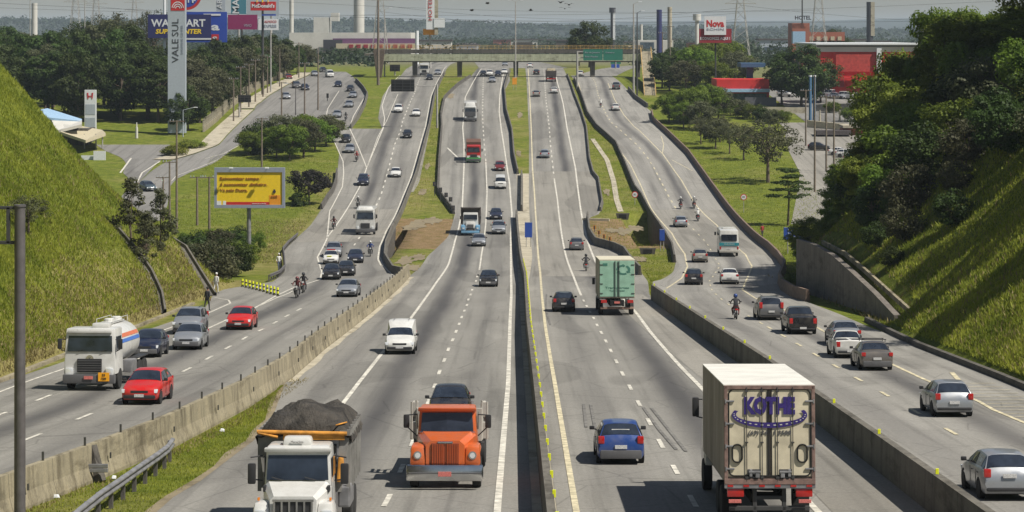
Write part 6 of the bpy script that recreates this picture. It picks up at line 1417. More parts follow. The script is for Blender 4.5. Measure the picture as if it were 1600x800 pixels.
# yellow and black marker posts closing the side lane
g = 'yellow and black marker posts'
mp0 = None
for k in range(11):
    px = 379 + k*5.5; y = 446.5 + k*1.35 + (.8 if k > 6 else 0)
    X, d = G2(px, y+1.5)
    if mp0 is None:
        mp0 = empty('marker_post', (X, d, P(d))); MB().tube((0,0,0),(0,0,.10),.20,.18,12).build('foot', 'shadow_black', mp0); MB().tube((0,0,.10),(0,0,.88),.12,.10,12).build('body', 'reflector_yellow', mp0, True, 40)
        [MB().tube((0,0,z_),(0,0,z_+.13),.125,.125,12).build('black_band', 'shadow_black', mp0) for z_ in (.12,.50)]; index_kids(mp0); o = mp0
    else: o = copy_tree(mp0)
    o.location = (X, d, P(d)); o.scale = (.8, .8, .8); tag(o, 'yellow marker post with a black band in the row closing the paved side lane', 'marker post', g)
# guard rails
def guardrail(label, pts, h=.75, mat='galvanised', posts=True, step=2.0, group='steel guard rails', world=False, thick=.05):
    q = pts if world else [(((x-800)*D(y)/FPX), D(y)) for x, y in pts]; x0, y0 = q[0]; r = empty('guard_rail', (x0, y0, P(y0)), 0, label, 'guard rail', group); z0 = P(y0)
    prof = [(.06,h-.31),(.0,h-.27),(.0,h-.21),(.07,h-.155),(.0,h-.10),(.0,h-.04),(.06,h)]; v = []; f = []; n = len(prof)
    for i, (x, y) in enumerate(q):
        A_ = q[max(i-1,0)]; B_ = q[min(i+1,len(q)-1)]; t = Vector((B_[0]-A_[0], B_[1]-A_[1])).normalized()
        for u, z in prof: v.append((x+t.y*u*1.4-x0, y-t.x*u*1.4-y0, P(y)+z-z0))
        for u, z in prof: v.append((x+t.y*(u*1.4-.03)-x0, y-t.x*(u*1.4-.03)-y0, P(y)+z-z0))
    for i in range(len(q)-1):
        for j in range(n-1):
            f.append((i*2*n+j, (i+1)*2*n+j, (i+1)*2*n+j+1, i*2*n+j+1)); f.append((i*2*n+n+j+1, (i+1)*2*n+n+j+1, (i+1)*2*n+n+j, i*2*n+n+j))
    mk('rail', v, f, mat, r, True)
    if posts:
        acc = 0; nx_ = .5; me = None
        for (ax, ay), (bx_, by) in zip(q, q[1:]):
            L = math.hypot(bx_-ax, by-ay)
            while nx_ < acc+L:
                t = (nx_-acc)/L; x = ax+(bx_-ax)*t; y = ay+(by-ay)*t; nx_ += step
                if me is None: o = MB().box((0,0,(h-.05)/2-.1), (.12,.16,h+.15)).build('post', 'steel_pole', r); me = o.data
                else: o = bpy.data.objects.new('post', me); COL.objects.link(o); o.parent = r
                o.location = (x-x0-.12, y-y0, P(y)-z0)
            acc += L
    return r
guardrail('bent steel guard rail in the grass strip at the bottom left', [(272,718),(264,730),(248,743),(222,762),(190,786),(160,808),(125,838),(95,870)], .78)
guardrail('steel guard rail curving down beside the paved ramp shoulder on the left', [(466,372),(452,384),(443,395),(445,410),(446,424),(438,433),(422,440)], .7, 'steel_pole')
r = root_at('broken_rail_post', 148, D(752), 'dark leaning post with a broken piece of rail against the tan barrier', 'post'); a = At(r); d = D(752)
MB().tube(a.L(W3(156,753,d)), a.L(W3(143,697,d+.3)), .24, .20, 6).build('post', 'concrete_dark', r)
MB().box(a.L(W3(146,728,d-.3)), (.95,.08,.13), .02, rot=0).box(a.L(W3(146,735,d-.3)), (.95,.08,.13), .02).build('rail_piece', 'galvanised', r)
# steel post with bracket at far left
d = 66; X = W3(31,0,d)[0]; r = empty('sign_gantry', (X, d, P(d)), 0, 'thick dark steel post with a square bracket at its top by the left edge', 'gantry'); a = At(r)
MB().tube((0,0,-.3), a.L(W3(31,321,d)), .155, .145, 24).tube(a.L(W3(31,323,d)), a.L(W3(31,320,d)), .165, .165, 24).build('post', 'steel_pole', r, True, 40)
b_ = MB()
for y0 in (324.5, 379): b_.box(a.L(W3(-20,y0,d)), (1.6,.08,.09), .01)
b_.box(a.L(W3(13,352,d)), (.10,.08,.98), .01); b_.build('bracket', 'pole_dark', r)
# ---- street lamps and utility poles
def lamp(label, px, y0, y1, r_=.13, arm=0, mat='pole_grey', group='tall lighting poles', both=False):
    d = D(y1); r = root_at('street_lamp', px, d, label, 'lamp post', group); a = At(r); a.pole('pole', px, y0, y1, d, r_*1.3, mat, r_*.7)
    for s in ((-1, 1) if both else (1 if arm > 0 else -1,)):
        if arm: p = Vector(W3(px, y0, d)); q = p + Vector((s*abs(arm), 0, .5)); MB().tube(a.L(p), a.L(q), .05, n=5).build('arm', mat, r); MB().box(a.L(q+Vector((s*.3,0,0))), (.8,.3,.14), .04).build('lamp_head', 'sign_white', r)
    return r
lamp('very tall brown lighting pole at the left end of the footbridge', 591, -12, 133, .28, 0, 'wood_pole'); lamp('tall lighting pole in the middle of the far grass median', 805.5, 3, 128, .16, 1.2, both=True)
lamp('tall lighting pole at the foot of the footbridge ramp', 990, 6, 146, .2, 1.2); lamp('second tall pole just right of the one at the ramp foot', 995.5, 20, 150, .16, 1.0, 'pole_dark')
lamp('slim lamp post left of the bridge end rising to the skyline', 601, 15, 120, .14, 1.2); lamp('white lamp post in front of the tall grey pylon foot', 286, 172, 214, .08, 2.0, 'sign_grey')
lamp('lamp post beside the avenue bend reaching over the road', 462, 134, 180, .10, -1.6, 'steel_pole'); lamp('lamp pole in the wood at the far left', 132.5, 0, 130, .14, 1.0); lamp('thin light pole at the far left behind the slope', 47, 0, 120, .13, 1.0)
def utility(label, px, y0, y1, cross=True, r_=.14, group='wooden utility poles', mat='wood_pole'):
    d = D(y1); r = root_at('utility_pole', px, d, label, 'utility pole', group); a = At(r); a.pole('pole', px, y0, y1, d, r_*1.2, mat, r_*.75, 8)
    if cross:
        p = a.L(W3(px, y0+1.5, d)); MB().box(p, (2.0,.12,.12)).build('crossarm', mat, r)
        for s in (-.85,-.45,.45,.85): MB().tube((p[0]+s,p[1],p[2]+.05),(p[0]+s,p[1],p[2]+.28),.05,n=6).build('insulator', 'sign_grey', r)
    return r
for px, y0, y1, lb in ((276,188,358,'tallest pole standing left of the billboard'),(255,276,345,'shorter pole left of the tallest one by the side street'),(265,252,352,'pole between the shorter and the tallest one by the side street'),(308,276,352,'left pole of the pair just left of the billboard'),(327,276,386,'right pole of the pair just left of the billboard'),(409,184,262,'pole standing right behind the billboard'),(440,128,188,'pole in front of the avenue bushes'),(476,98,178,'brown pole at the right edge of the avenue'),(497,75,172,'tall brown pole by the small grass point of the avenue'),
  (365,122,190,'leftmost pole of the row on the avenue pavement'),(376,104,176,'second pole of the row on the avenue pavement'),(389,100,168,'third pole of the row on the avenue pavement'),(399,93,160,'fourth pole of the row on the avenue pavement'),(411,86,152,'fifth pole of the row on the avenue pavement'),(418,88,146,'sixth pole of the row on the avenue pavement'),(437,76,136,'seventh pole of the row on the avenue pavement'),(467,66,122,'pole at the top end of the avenue pavement'),
  (1273,118,300,'pale tall pole in the yard behind the layered tree'),(1291,150,268,'dark pole left in the yard on the right'),(1303,150,272,'dark pole right in the yard on the right'),(1259,140,228,'pole beside the spreading olive tree'),(1035,50,138,'thin pole in the trees right of the ramp'),(1047,40,136,'thin pole above the trees right of the ramp')):
    utility(lb, px, y0, y1, cross=(px not in (437, 497, 1273)))
r = root_at('traffic_light', 511.5, D(158), 'dark traffic light on an arm beside the avenue exit', 'traffic light'); a = At(r); d = D(158); a.pole('post', 511.5, 147, 158, d, .09, 'pole_dark'); a.board('signal_head', 510, 146, 513.5, 153, d-.2, 'shadow_black', .3)
# fence wall along the avenue
d0 = D(206); fence = root_at('fence', 318, d0, 'pale fence of thin pillars along the left pavement of the avenue', 'fence'); a = At(fence); z0 = fence.location
pts = [((x-800)*D(y)/FPX, D(y)) for x, y in ((318,206),(338,190),(356,172),(372,160),(388,148),(404,138),(425,127),(448,119))]; v = MB(); tot = 0; pm = None
for (ax, ay), (bx_, by) in zip(pts, pts[1:]):
    L = math.hypot(bx_-ax, by-ay); 
    for k in range(int(L/2.4)):
        t = k/int(L/2.4); x = ax+(bx_-ax)*t; y = ay+(by-ay)*t
        if pm is None: o = MB().box((0,0,1.1), (.32,.32,2.4), .02).box((0,0,2.35), (.45,.45,.15)).build('pillar', 'concrete_pale', fence); pm = o.data
        else: o = bpy.data.objects.new('pillar', pm); COL.objects.link(o); o.parent = fence
        o.location = (x-z0.x, y-z0.y, P(y)-z0.z)
v = []; f = []
for x, y in pts: v += [(x-z0.x, y-z0.y, P(y)-z0.z-.1), (x-z0.x, y-z0.y, P(y)-z0.z+1.0), (x-z0.x+.18, y-z0.y, P(y)-z0.z+1.0), (x-z0.x+.18, y-z0.y, P(y)-z0.z-.1)]
for i in range(len(pts)-1):
    for j in range(4): f.append((i*4+j,(i+1)*4+j,(i+1)*4+(j+1)%4,i*4+(j+1)%4))
mk('low_wall', v, f, 'concrete_tan', fence)
# ---- buildings
def building(name, label, x0, y0, x1, yb, d, depth, mat, cat='building'):
    X0, X1 = W3(x0,0,d)[0], W3(x1,0,d)[0]; zt = W3(0,y0,d)[2]; xm = (X0+X1)/2; zg = min(G(xm, d), W3(0,yb,d)[2])
    r = empty(name, (xm, d, zg), 0, label, cat); MB().box((0, depth/2, (zt-zg)/2), (X1-X0, depth, zt-zg)).build('wall', mat, r); return r, At(r), X1-X0, zt-zg
plain('wall_red', (.52,.022,.018), .6, var=.15, scale=.4); plain('wall_white', (.52,.51,.47), .7, var=.1, scale=.3); plain('wall_brick', (.30,.10,.06), .8, var=.2); plain('roof_blue', (.05,.12,.22), .5); plain('wall_pale_blue', (.30,.45,.62), .6); plain('wall_cream', (.45,.40,.28), .8)
r, a, w_, h_ = building('warehouse', 'big red warehouse with a pale flat roof edge behind the right hand car park', 1282, 77, 1440, 153, 548, 40, 'wall_red')
a.board('roof_band', 1276, 70, 1442, 81, 547.6, 'wall_white', 40); a.board('roof_slab', 1275, 67.5, 1444, 70, 547, 'sign_white', 42); a.board('shadow_gap', 1277, 71.5, 1441, 73, 547.3, 'letter_dark', .3); a.board('white_pylon', 1370, 75, 1377.5, 115, 547, 'sign_white', .6)
a.board('grille_wall', 1306, 84, 1367, 112, 547.7, plain('ribbed_red', (.38,.045,.035), .7, var=.25, scale=2), .3); 
for k in range(8): a.board('window', 1286+k*12, 124, 1295+k*12, 136, 547.75, 'wall_red' if k % 2 else 'sign_maroon', .3)
a.board('canopy', 1284, 121, 1442, 123.5, 545.5, 'sign_red', 2)
r, a, w_, h_ = building('shop', 'low red and blue shop with a blue canopy beyond the right hand trees', 1120, 124, 1202, 168, 520, 14, 'wall_red')
a.board('fascia', 1118, 139, 1203, 144, 518.6, 'wall_pale_blue', 1.5); a.board('glass_front', 1124, 146, 1198, 162, 519.9, 'building_glass', .3); a.board('grey_shutter', 1164, 152, 1213, 178, 517.5, plain('shutter_grey', (.10,.10,.12), .6), .3)
r, a, w_, h_ = building('petrol_canopy', 'dark blue flat canopy on a pillar beyond the right hand trees', 1158, 98, 1196, 104, 530, 9, 'roof_blue', 'canopy'); 
for c in list(r.children): c.name = 'canopy_roof'; c.location.z = W3(0,98,530)[2] - r.location.z - 1.0; c.scale.z = .001 + .9/max(h_, .1)
MB().box((-.4,4,(W3(0,98,530)[2]-r.location.z)/2), (1.4,1.4,W3(0,98,530)[2]-r.location.z-.5)).build('pillar', 'roof_blue', r)
wall3('boundary_wall', 'grey block boundary wall with pale posts below the car park on the right', [(W3(1274,0,505)[0],505,W3(0,163,505)[2],W3(0,190,505)[2]-1),(W3(1385,0,500)[0],500,W3(0,160,500)[2],W3(0,190,500)[2]-1)], plain('block_grey', (.15,.145,.13), .9, var=.3, scale=1.5), .4)
for k, px in enumerate((1281,1290,1312,1337,1358)): utility('pale concrete fence post, %s from the left in front of the grey block wall' % ('first','second','third','fourth','fifth')[k], px, 172, 190, False, .17, 'pale fence posts by the block wall', 'concrete_pale')
wall3('boundary_wall', 'long pale boundary wall left of the blue poles on the right', [(W3(1140,0,500)[0],500,W3(0,166,500)[2],W3(0,182,500)[2]-1),(W3(1258,0,500)[0],500,W3(0,168,500)[2],W3(0,185,500)[2]-1)], 'concrete_pale', .4)
wall3('boundary_wall', 'low yellowish brick wall at the top of the right hand yard', [(W3(1262,0,470)[0],470,W3(0,188,470)[2],W3(0,204,470)[2]-1),(W3(1342,0,462)[0],462,W3(0,196,462)[2],W3(0,212,462)[2]-1)], 'wall_cream', .5)
r, a, w_, h_ = building('small_house', 'small brick building with a dark flat roof in the yard on the right', 1318, 201, 1356, 214, 455, 5, 'wall_brick'); a.board('roof', 1276, 204, 1330, 211, 452, plain('roof_dark', (.07,.06,.06), .8), 4); a.board('roof_edge', 1317, 196, 1355, 200, 454, 'concrete_pale', 6)
for px in (1266, 1272.5):
    d = D(188); r = root_at('blue_pole', px, d, 'thick blue steel pole, %s of the pair before the warehouse car park' % ('left' if px < 1270 else 'right'), 'pole', 'pair of blue poles'); a = At(r); a.pole('pole', px, 120, 188, d, .3, W('pole_blue', (.07,.16,.28)), .28); a.pole('cap', px, 117.5, 120, d, .34, 'sign_white', .34)
r, a, w_, h_ = building('motel_building', 'dark red building on the skyline under rooftop HOTEL letters', 1238, 36, 1265, 60, 900, 14, 'wall_brick'); a.board('side_wing', 1262, 50, 1320, 64, 905, 'wall_brick', 12)
for k in range(5): a.board('window', 1265+k*11, 57, 1271+k*11, 63, 904.6, 'wall_cream', .4)
a.text('rooftop_letters', 'HOTEL', 1242, 1267.5, 28, 6, 899, 'letter_dark', bold=.08); a.pole('mast', 1253.5, -5, 36, 900, .3, 'pole_dark')
r = root_at('advertising_cube', 1248, 610, 'pale blue box sign standing above the dark trees on the right', 'sign'); a = At(r); a.board('panel', 1239, 49, 1258.5, 68, 610, 'wall_pale_blue', 3); a.pole('post', 1248, 68, 125, 611, .5, 'pole_dark')
r, a, w_, h_ = building('industrial_hall', 'very long white industrial hall on the skyline left of the footbridge', 452, 51, 642, 80, 900, 50, 'wall_white'); a.board('purple_band', 520, 60, 650, 68, 899, plain('band_purple', (.13,.05,.13), .7), .6); a.board('awning', 525, 68, 650, 76, 897, 'wall_cream', 2); a.board('dark_front', 505, 62, 535, 80, 898.5, 'letter_dark', .6)
for k in range(9): a.board('window', 545+k*11.5, 69.5, 552+k*11.5, 75, 896.7, 'sign_maroon', .4)
r, a, w_, h_ = building('white_hall', 'low white hall with a dark front right of the blue chimney', 997, 63, 1052, 76, 1000, 30, 'wall_white'); a.board('dark_front', 1000, 66, 1022, 76, 999, 'building_glass', .6)
r, a, w_, h_ = building('white_block', 'small white factory block on the skyline left of the white water tower', 490, 27, 514, 33, 1500, 20, 'wall_white'); a.board('step', 517, 20, 529, 33, 1500, 'wall_white', 10)
r, a, w_, h_ = building('roadside_building', 'low grey building right of the centre behind the bridge', 802, 66, 832, 76, 1100, 20, 'concrete_grey')
def tower(name, label, px, y0, y1, d, r0, mats, cap=None, cat='water tower'):
    r = root_at(name, px, d, label, cat); a = At(r); a.pole('shaft', px, y0, max(y1, HY - G(r.location.x, d)*FPX/d), d, r0, mats[0], r0, 18)
    if len(mats) > 1: 
        p = W3(px, y0, d); q = W3(px, y1, d); MB().box(a.L((p[0]+r0*.75, d-.2, (p[2]+q[2])/2)), (r0*1.15, r0*1.9, p[2]-q[2])).build('pale_panel', mats[1], r)  # second tone: paler box along the right side of the shaft
    if cap: a.pole('tank', px, cap[0], cap[1], d, cap[2], cap[3], cap[2], 18)
tower('water_tower', 'thick white water tower on the skyline left of the footbridge', 561, -12, 52, 1000, 2.2, ['wall_white']); tower('water_tower', 'white leaning topped tower at the far left skyline', 54, 5, 38, 1000, 1.2, ['wall_white'])
tower('chimney', 'dark and white twin chimney on the skyline right of the median', 957, 14, 62, 1100, .9, ['letter_dark', 'sign_white'], (12,20,1.5,'letter_dark'), 'chimney'); tower('chimney', 'dark blue lattice chimney right of the twin chimney', 1030, 15, 88, 900, 1.0, ['sign_navy'], None, 'chimney')
tower('chimney', 'cream chimney just right of the blue one', 1046.5, 11, 92, 900, .85, ['concrete_pale'], None, 'chimney'); tower('water_tower', 'white mushroom shaped water tower behind the white and red billboard', 1089, 30, 55, 1000, .8, ['wall_white'], (22,32,1.7,'wall_white'))
tower('chimney', 'broad dark tower with a cream edge on the right skyline', 1359, 3, 56, 1100, 1.5, ['letter_dark', 'concrete_pale'], None, 'chimney'); tower('chimney', 'short white chimney between the twin chimney and the blue one', 1002, 38, 50, 1200, .7, ['wall_white'], None, 'chimney'); tower('water_tower', 'slim white tower left of the white industrial hall', 455.5, 0, 30, 1000, .9, ['wall_white'])
tower('water_tower', 'short bright white post behind the left half of the footbridge', 651.5, 48, 78, 800, .6, ['sign_white'], None, 'pylon')
# car dealer at the left
d = 440; r = root_at('car_dealer', 112, d, 'car dealer with a pale blue sloping roof and a beige canopy behind the left slope', 'building'); a = At(r)
def poly3(name, pts, th, mat, r, a):
    v = [a.L(p) for p in pts] + [tuple(Vector(a.L(p)) - Vector((0,0,th))) for p in pts]; n = len(pts)
    return mk(name, v, [tuple(range(n)), tuple(range(n, 2*n))[::-1]] + [(i, n+i, n+(i+1) % n, (i+1) % n) for i in range(n)], mat, r)
poly3('roof', [W3(62,182,436), W3(128,189,436), W3(128,186,446), W3(74,169,452), W3(60,172,450)], .4, 'wall_pale_blue', r, a); poly3('roof_fascia', [W3(88,204,432), W3(128,194,432), W3(128,188,436.5), W3(80,186,436.5)], .5, 'wall_white', r, a)
poly3('canopy', [W3(95,206,430), W3(134,219,424), W3(165,208,430), W3(160,203,440), W3(128,197,446), W3(95,202,440)], .5, 'wall_cream', r, a); MB().box(a.L((W3(100,0,442)[0], 442, -20.2)), (10, 8, 5.5)).build('wall', 'concrete_dark', r)
for px in (132, 150, 160): MB().tube(a.L((W3(px,0,432)[0],432,P(432))), a.L((W3(px,0,432)[0],432,W3(0,209,432)[2])), .12).build('column', 'pole_grey', r)
r = root_at('white_banner', 156, D(250), 'plain white hoarding at the crest of the left slope by the side street', 'hoarding'); a = At(r); d = D(250); a.board('panel', 146, 236, 165, 252, d, 'sign_white', .2); a.board('side_panel', 127, 243, 146, 254, d+.5, 'sign_white', .2)
r = root_at('white_pedestal', 213.5, D(216), 'small white pedestal statue on the corner by the wood', 'statue'); a = At(r); d = D(216); a.pole('column', 213.5, 199, 216, d, .28, 'wall_white', .24); a.pole('figure', 213.5, 191, 199, d, .16, 'wall_white', .08)
# lattice pylons and lines
def pylon(label, px, d, top_y, wd=5.0):
    r = root_at('electricity_pylon', px, d, label, 'pylon', 'electricity pylons'); a = At(r); zt = W3(0,top_y,d)[2]-r.location.z; m_ = MB(); n_ = 9
    def hw(z): t = min(max(z/zt, 0), 1); return (wd/2)*(1-t)**1.2 + .5
    for k in range(n_):
        z0, z1 = zt*k/n_, zt*(k+1)/n_; a0, a1 = hw(z0), hw(z1)
        for s, t in ((-1,-1),(1,-1),(1,1),(-1,1)):
            m_.tube((s*a0,t*a0,z0),(s*a1,t*a1,z1),.12,n=4,cap=False); m_.tube((s*a0,t*a0,z0),(-s*a1 if t == s else s*a1, t*a1 if t == s else -t*a1,z1),.07,n=4,cap=False)
    m_.build('tower', 'pole_grey', r)
    for z in (.74,.86,.97):
        MB().tube((-4.5,0,zt*z),(4.5,0,zt*z),.12,n=4).tube((-4.5,0,zt*z),(0,0,zt*z+1.4),.07,n=4).tube((4.5,0,zt*z),(0,0,zt*z+1.4),.07,n=4).build('crossarm', 'pole_grey', r)
for px, d, ty, lb in ((1279,760,-40,'tall lattice pylon above the dark right hand trees'),(1157,700,-30,'tall brownish lattice pylon right of the white and red billboard'),(118,900,-30,'left lattice pylon of the pair at the top left'),(150,960,-25,'right lattice pylon of the pair at the top left'),(210,1100,-10,'faint lattice pylon over the left wood'),(594,800,-35,'lattice pylon behind the left end of the footbridge')): pylon(lb, px, d, ty)
g = 'sagging power lines across the sky'
for k, (xa_, ya_, xb_, yb_, d_, sag) in enumerate(((-60,2,1700,28,640,6),(-60,10,1700,-6,700,8),(280,-8,1279,16,760,5),(118,6,594,22,850,5),(594,18,1157,30,720,6),(1157,8,1700,34,700,4),(594,8,1157,20,722,6),(594,28,1157,12,724,5))):
    A_ = Vector(W3(xa_, ya_, d_)); B_ = Vector(W3(xb_, yb_, d_+20)); m_ = MB(); o0 = A_.copy(); pts = []
    for i in range(25): t = i/24; p = A_.lerp(B_, t); p.z -= sag*4*t*(1-t)*.5; pts.append(p - o0)
    m_.path(pts, .045, 4); o = m_.build('power_line', 'pole_dark'); o.location = o0
    tag(o, ('thin power line rising to the left across the sky','thin power line dipping to the right across the sky','thin power line from the tall grey pylon sign to the right hand pylon','power line in the upper left sky before the bridge','lowest power line over the middle of the bridge','power line in the upper right sky','middle power line over the bridge','steepest power line over the bridge')[k], 'power line', g)
# birds
for k, (px, y, lb) in enumerate(((829.5,16,'bird left of the small flock over the bridge'),(876,4,'bird at the top of the small flock over the bridge'),(882.5,13.5,'lowest bird of the small flock over the bridge'),(889,7.5,'rightmost bird of the small flock over the bridge'),(761.5,5.5,'bird alone above the left half of the bridge'),(737,16.5,'bird near the tall white and yellow sign'))):
    p = W3(px, y, 300); b_ = MB().lathe((0,0,0), [(.02,-.28),(.07,-.12),(.08,.05),(.03,.2),(.01,.3)], 8, ax='x')
    for s in (-1,1): b_.add([(-.10,0,.03),(.12,0,.03),(.06,s*.45,.20),(-.12,s*.85,.10),(-.16,s*.4,.16)], [(0,1,2,4),(4,2,3)])
    o = b_.build('bird', 'shadow_black'); o.location = p; o.rotation_euler = (0,0,.7*k); tag(o, lb, 'bird', 'birds over the road')
# litter in the grass strip
for k, (px, y) in enumerate(((347,674),(178,748),(88,778),(184,756))):
    X, d = G2(px, y); o = MB().box((0,0,.05), (.22,.16,.12), .03, top=(.6,.7), rot=.5*k).build('litter', 'sign_white'); o.location = (X, d, P(d)); o.rotation_euler = (0,.2,k); tag(o, 'white scrap of litter in the roadside grass, %s' % ('near the dump truck','beside the bent guard rail','by the steel post','next to the broken rail'  )[k], 'litter', 'scraps of litter')

# the far town: little pale halls and blocks between the trees
rg_ = random.Random(21); fb = empty('distant_building'); 
MB().box((0,0,.5), (1,1,1)).build('wall', 'wall_white', fb); MB().box((0,0,1.03), (1.06,1.06,.08)).build('roof', 'roof_dark', fb); MB().box((0,-.505,.5), (.85,.02,.22)).build('window_band', 'building_glass', fb); index_kids(fb)
for k in range(34):
    d = rg_.uniform(1000, 1900); px = rg_.uniform(430, 1400); X = (px-800)*d/FPX; o = fb if k == 0 else copy_tree(fb)
    hgt = -P(d) + (HY - rg_.uniform(60, 70))*d/FPX; hgt = min(max(hgt, 4), 10); o.location = (X, d, P(d)-.3); o.scale = (rg_.uniform(7, 24), rg_.uniform(12, 24), hgt)
    wl = [c for c in COL.objects if c.parent == o and c.name.startswith('wall')][0]; wl.material_slots[0].link = 'OBJECT'; wl.material_slots[0].material = MATS[rg_.choice(['wall_white', 'wall_white', 'wall_cream', 'wall_brick', 'sign_grey', 'concrete_grey'])]
    tag(o, 'small low building far off in the hazy trees beyond the footbridge', 'building', 'small buildings of the far town')
# ------------------------------------------------------------ people and motorcycles
plain('cloth_dark', (.03,.03,.035), .9); plain('cloth_white', (.6,.6,.58), .9); plain('cloth_red', (.30,.03,.03), .9); plain('cloth_blue', (.03,.06,.22), .9); plain('cloth_jeans', (.05,.07,.13), .9); plain('cloth_grey', (.14,.14,.14), .9); plain('hair_dark', (.015,.012,.01), .8); plain('cloth_maroon', (.10,.02,.02), .9)
def skin_body(name, J, E, root_i, mats, split, parent=None):
    """J: (x,y,z,r) joints ; E: bones. One continuous surface grown over the skeleton."""
    me = bpy.data.meshes.new(name); me.from_pydata([j[:3] for j in J], E, []); o = bpy.data.objects.new(name, me); COL.objects.link(o)
    mod = o.modifiers.new('skin', 'SKIN'); mod.use_smooth_shade = True
    for i, j in enumerate(J): sv = me.skin_vertices[0].data[i]; sv.radius = (j[3], j[3]); sv.use_root = (i == root_i)
    s = o.modifiers.new('sub', 'SUBSURF'); s.levels = 1; s.render_levels = 1
    bpy.context.view_layer.update(); ev = o.evaluated_get(bpy.context.evaluated_depsgraph_get()); m2 = bpy.data.meshes.new_from_object(ev); bpy.data.objects.remove(o)
    m2.materials.clear(); [m2.materials.append(MATS[m]) for m in mats]
    for p in m2.polygons: p.material_index = split(p.center); p.use_smooth = True
    m2.name = name; o = bpy.data.objects.new(name, m2); COL.objects.link(o); o.parent = parent; return o
def hand(J, E, at, dirv, s):
    """palm, four unequal bent fingers and a side thumb"""
    p = Vector(J[at][:3]); d = Vector(dirv).normalized(); side = d.cross(Vector((0,0,1))); side = side.normalized() if side.length > .1 else Vector((1,0,0)); 
    b = len(J); c = p + d*.07; J.append((*c, .026)); E.append((at, b))
    for k, (u, ln) in enumerate(((-.032,.055),(-.011,.068),(.011,.064),(.032,.05))):
        q = c + side*u + d*.03; t = q + d*ln + Vector((0,0,-.012)); n = len(J); J.append((*q, .010)); J.append((*t, .007)); E += [(b, n), (n, n+1)]
    n = len(J); q = p + d*.035 + side*.042*s; J.append((*q, .010)); E.append((at, n)); J.append((*(q + d*.04 + side*.012*s), .008)); E.append((n, n+1))
def person(name, label, x, d, yaw, pose, top, legs, helmet=None, hair='hair_dark', z=0, group=None, sc=1.0):
    if pose == 'walk':
        J = [(0,0,.95,.13),(0,-.01,1.15,.125),(0,-.02,1.38,.14),(0,-.02,1.50,.055),(0,-.03,1.60,.085),(0,-.04,1.70,.095),
             (-.20,-.02,1.42,.06),(-.25,.06,1.15,.045),(-.24,-.08,.92,.032),(.20,-.02,1.42,.06),(.25,-.06,1.15,.045),(.24,.12,.93,.032),
             (-.10,0,.88,.095),(-.10,-.14,.50,.062),(-.10,-.18,.10,.042),(-.10,-.33,.05,.035),(.10,0,.88,.095),(.10,.10,.50,.062),(.10,.26,.12,.042),(.10,.14,.05,.035),(0,-.13,1.62,.018)]
        E = [(0,1),(1,2),(2,3),(3,4),(4,5),(2,6),(6,7),(7,8),(2,9),(9,10),(10,11),(0,12),(12,13),(13,14),(14,15),(0,16),(16,17),(17,18),(18,19),(4,20)]
        hand(J, E, 8, (0,-.1,-1), 1); hand(J, E, 11, (0,.1,-1), -1); split = lambda c: 2 if c.z > 1.5 or (abs(c.x) > .2 and c.z < 1.0) else (3 if c.z < .12 else (0 if c.z > .96 else 1)); hc = (0,-.04,1.68)
    else:   # riding: astride a motorcycle, seat 0.78 high, front is -y
        J = [(0,.15,.86,.14),(0,.10,1.08,.13),(0,.02,1.32,.15),(0,-.02,1.44,.06),(0,-.05,1.54,.08),(0,-.06,1.62,.09),
             (-.21,.0,1.36,.06),(-.33,-.16,1.16,.045),(-.30,-.42,1.06,.032),(.21,.0,1.36,.06),(.33,-.16,1.16,.045),(.30,-.42,1.06,.032),
             (-.14,.12,.82,.09),(-.24,-.22,.70,.065),(-.20,.06,.32,.045),(-.20,-.08,.26,.035),(.14,.12,.82,.09),(.24,-.22,.70,.065),(.20,.06,.32,.045),(.20,-.08,.26,.035)]
        E = [(0,1),(1,2),(2,3),(3,4),(4,5),(2,6),(6,7),(7,8),(2,9),(9,10),(10,11),(0,12),(12,13),(13,14),(14,15),(0,16),(16,17),(17,18),(18,19)]
        hand(J, E, 8, (.2,-1,-.1), 1); hand(J, E, 11, (-.2,-1,-.1), -1); split = lambda c: 2 if c.z > 1.47 or (c.y < -.42) else (3 if c.z < .34 else (0 if c.z > .93 else 1)); hc = (0,-.06,1.62)
    o = skin_body(name, J, E, 0, [top, legs, 'skin', 'shadow_black'], split); place(o, x, d, yaw, z); o.scale = (sc, sc, sc); tag(o, label, 'person', group)
    if helmet:
        MB().lathe((0,0,-.02), [(.09,-.13),(.135,-.09),(.15,0),(.135,.09),(.08,.14),(.02,.155)], 14).build('helmet', helmet, o, True, 60).location = hc
        v = MB().box((0,-.115,-.01), (.20,.08,.09), .03).build('visor', 'car_glass', o, True); v.location = hc
    else: MB().lathe((0,.015,.03), [(.09,-.06),(.112,.0),(.10,.06),(.05,.10),(.01,.11)], 12).build('hair', hair, o, True, 60).location = hc
    return o
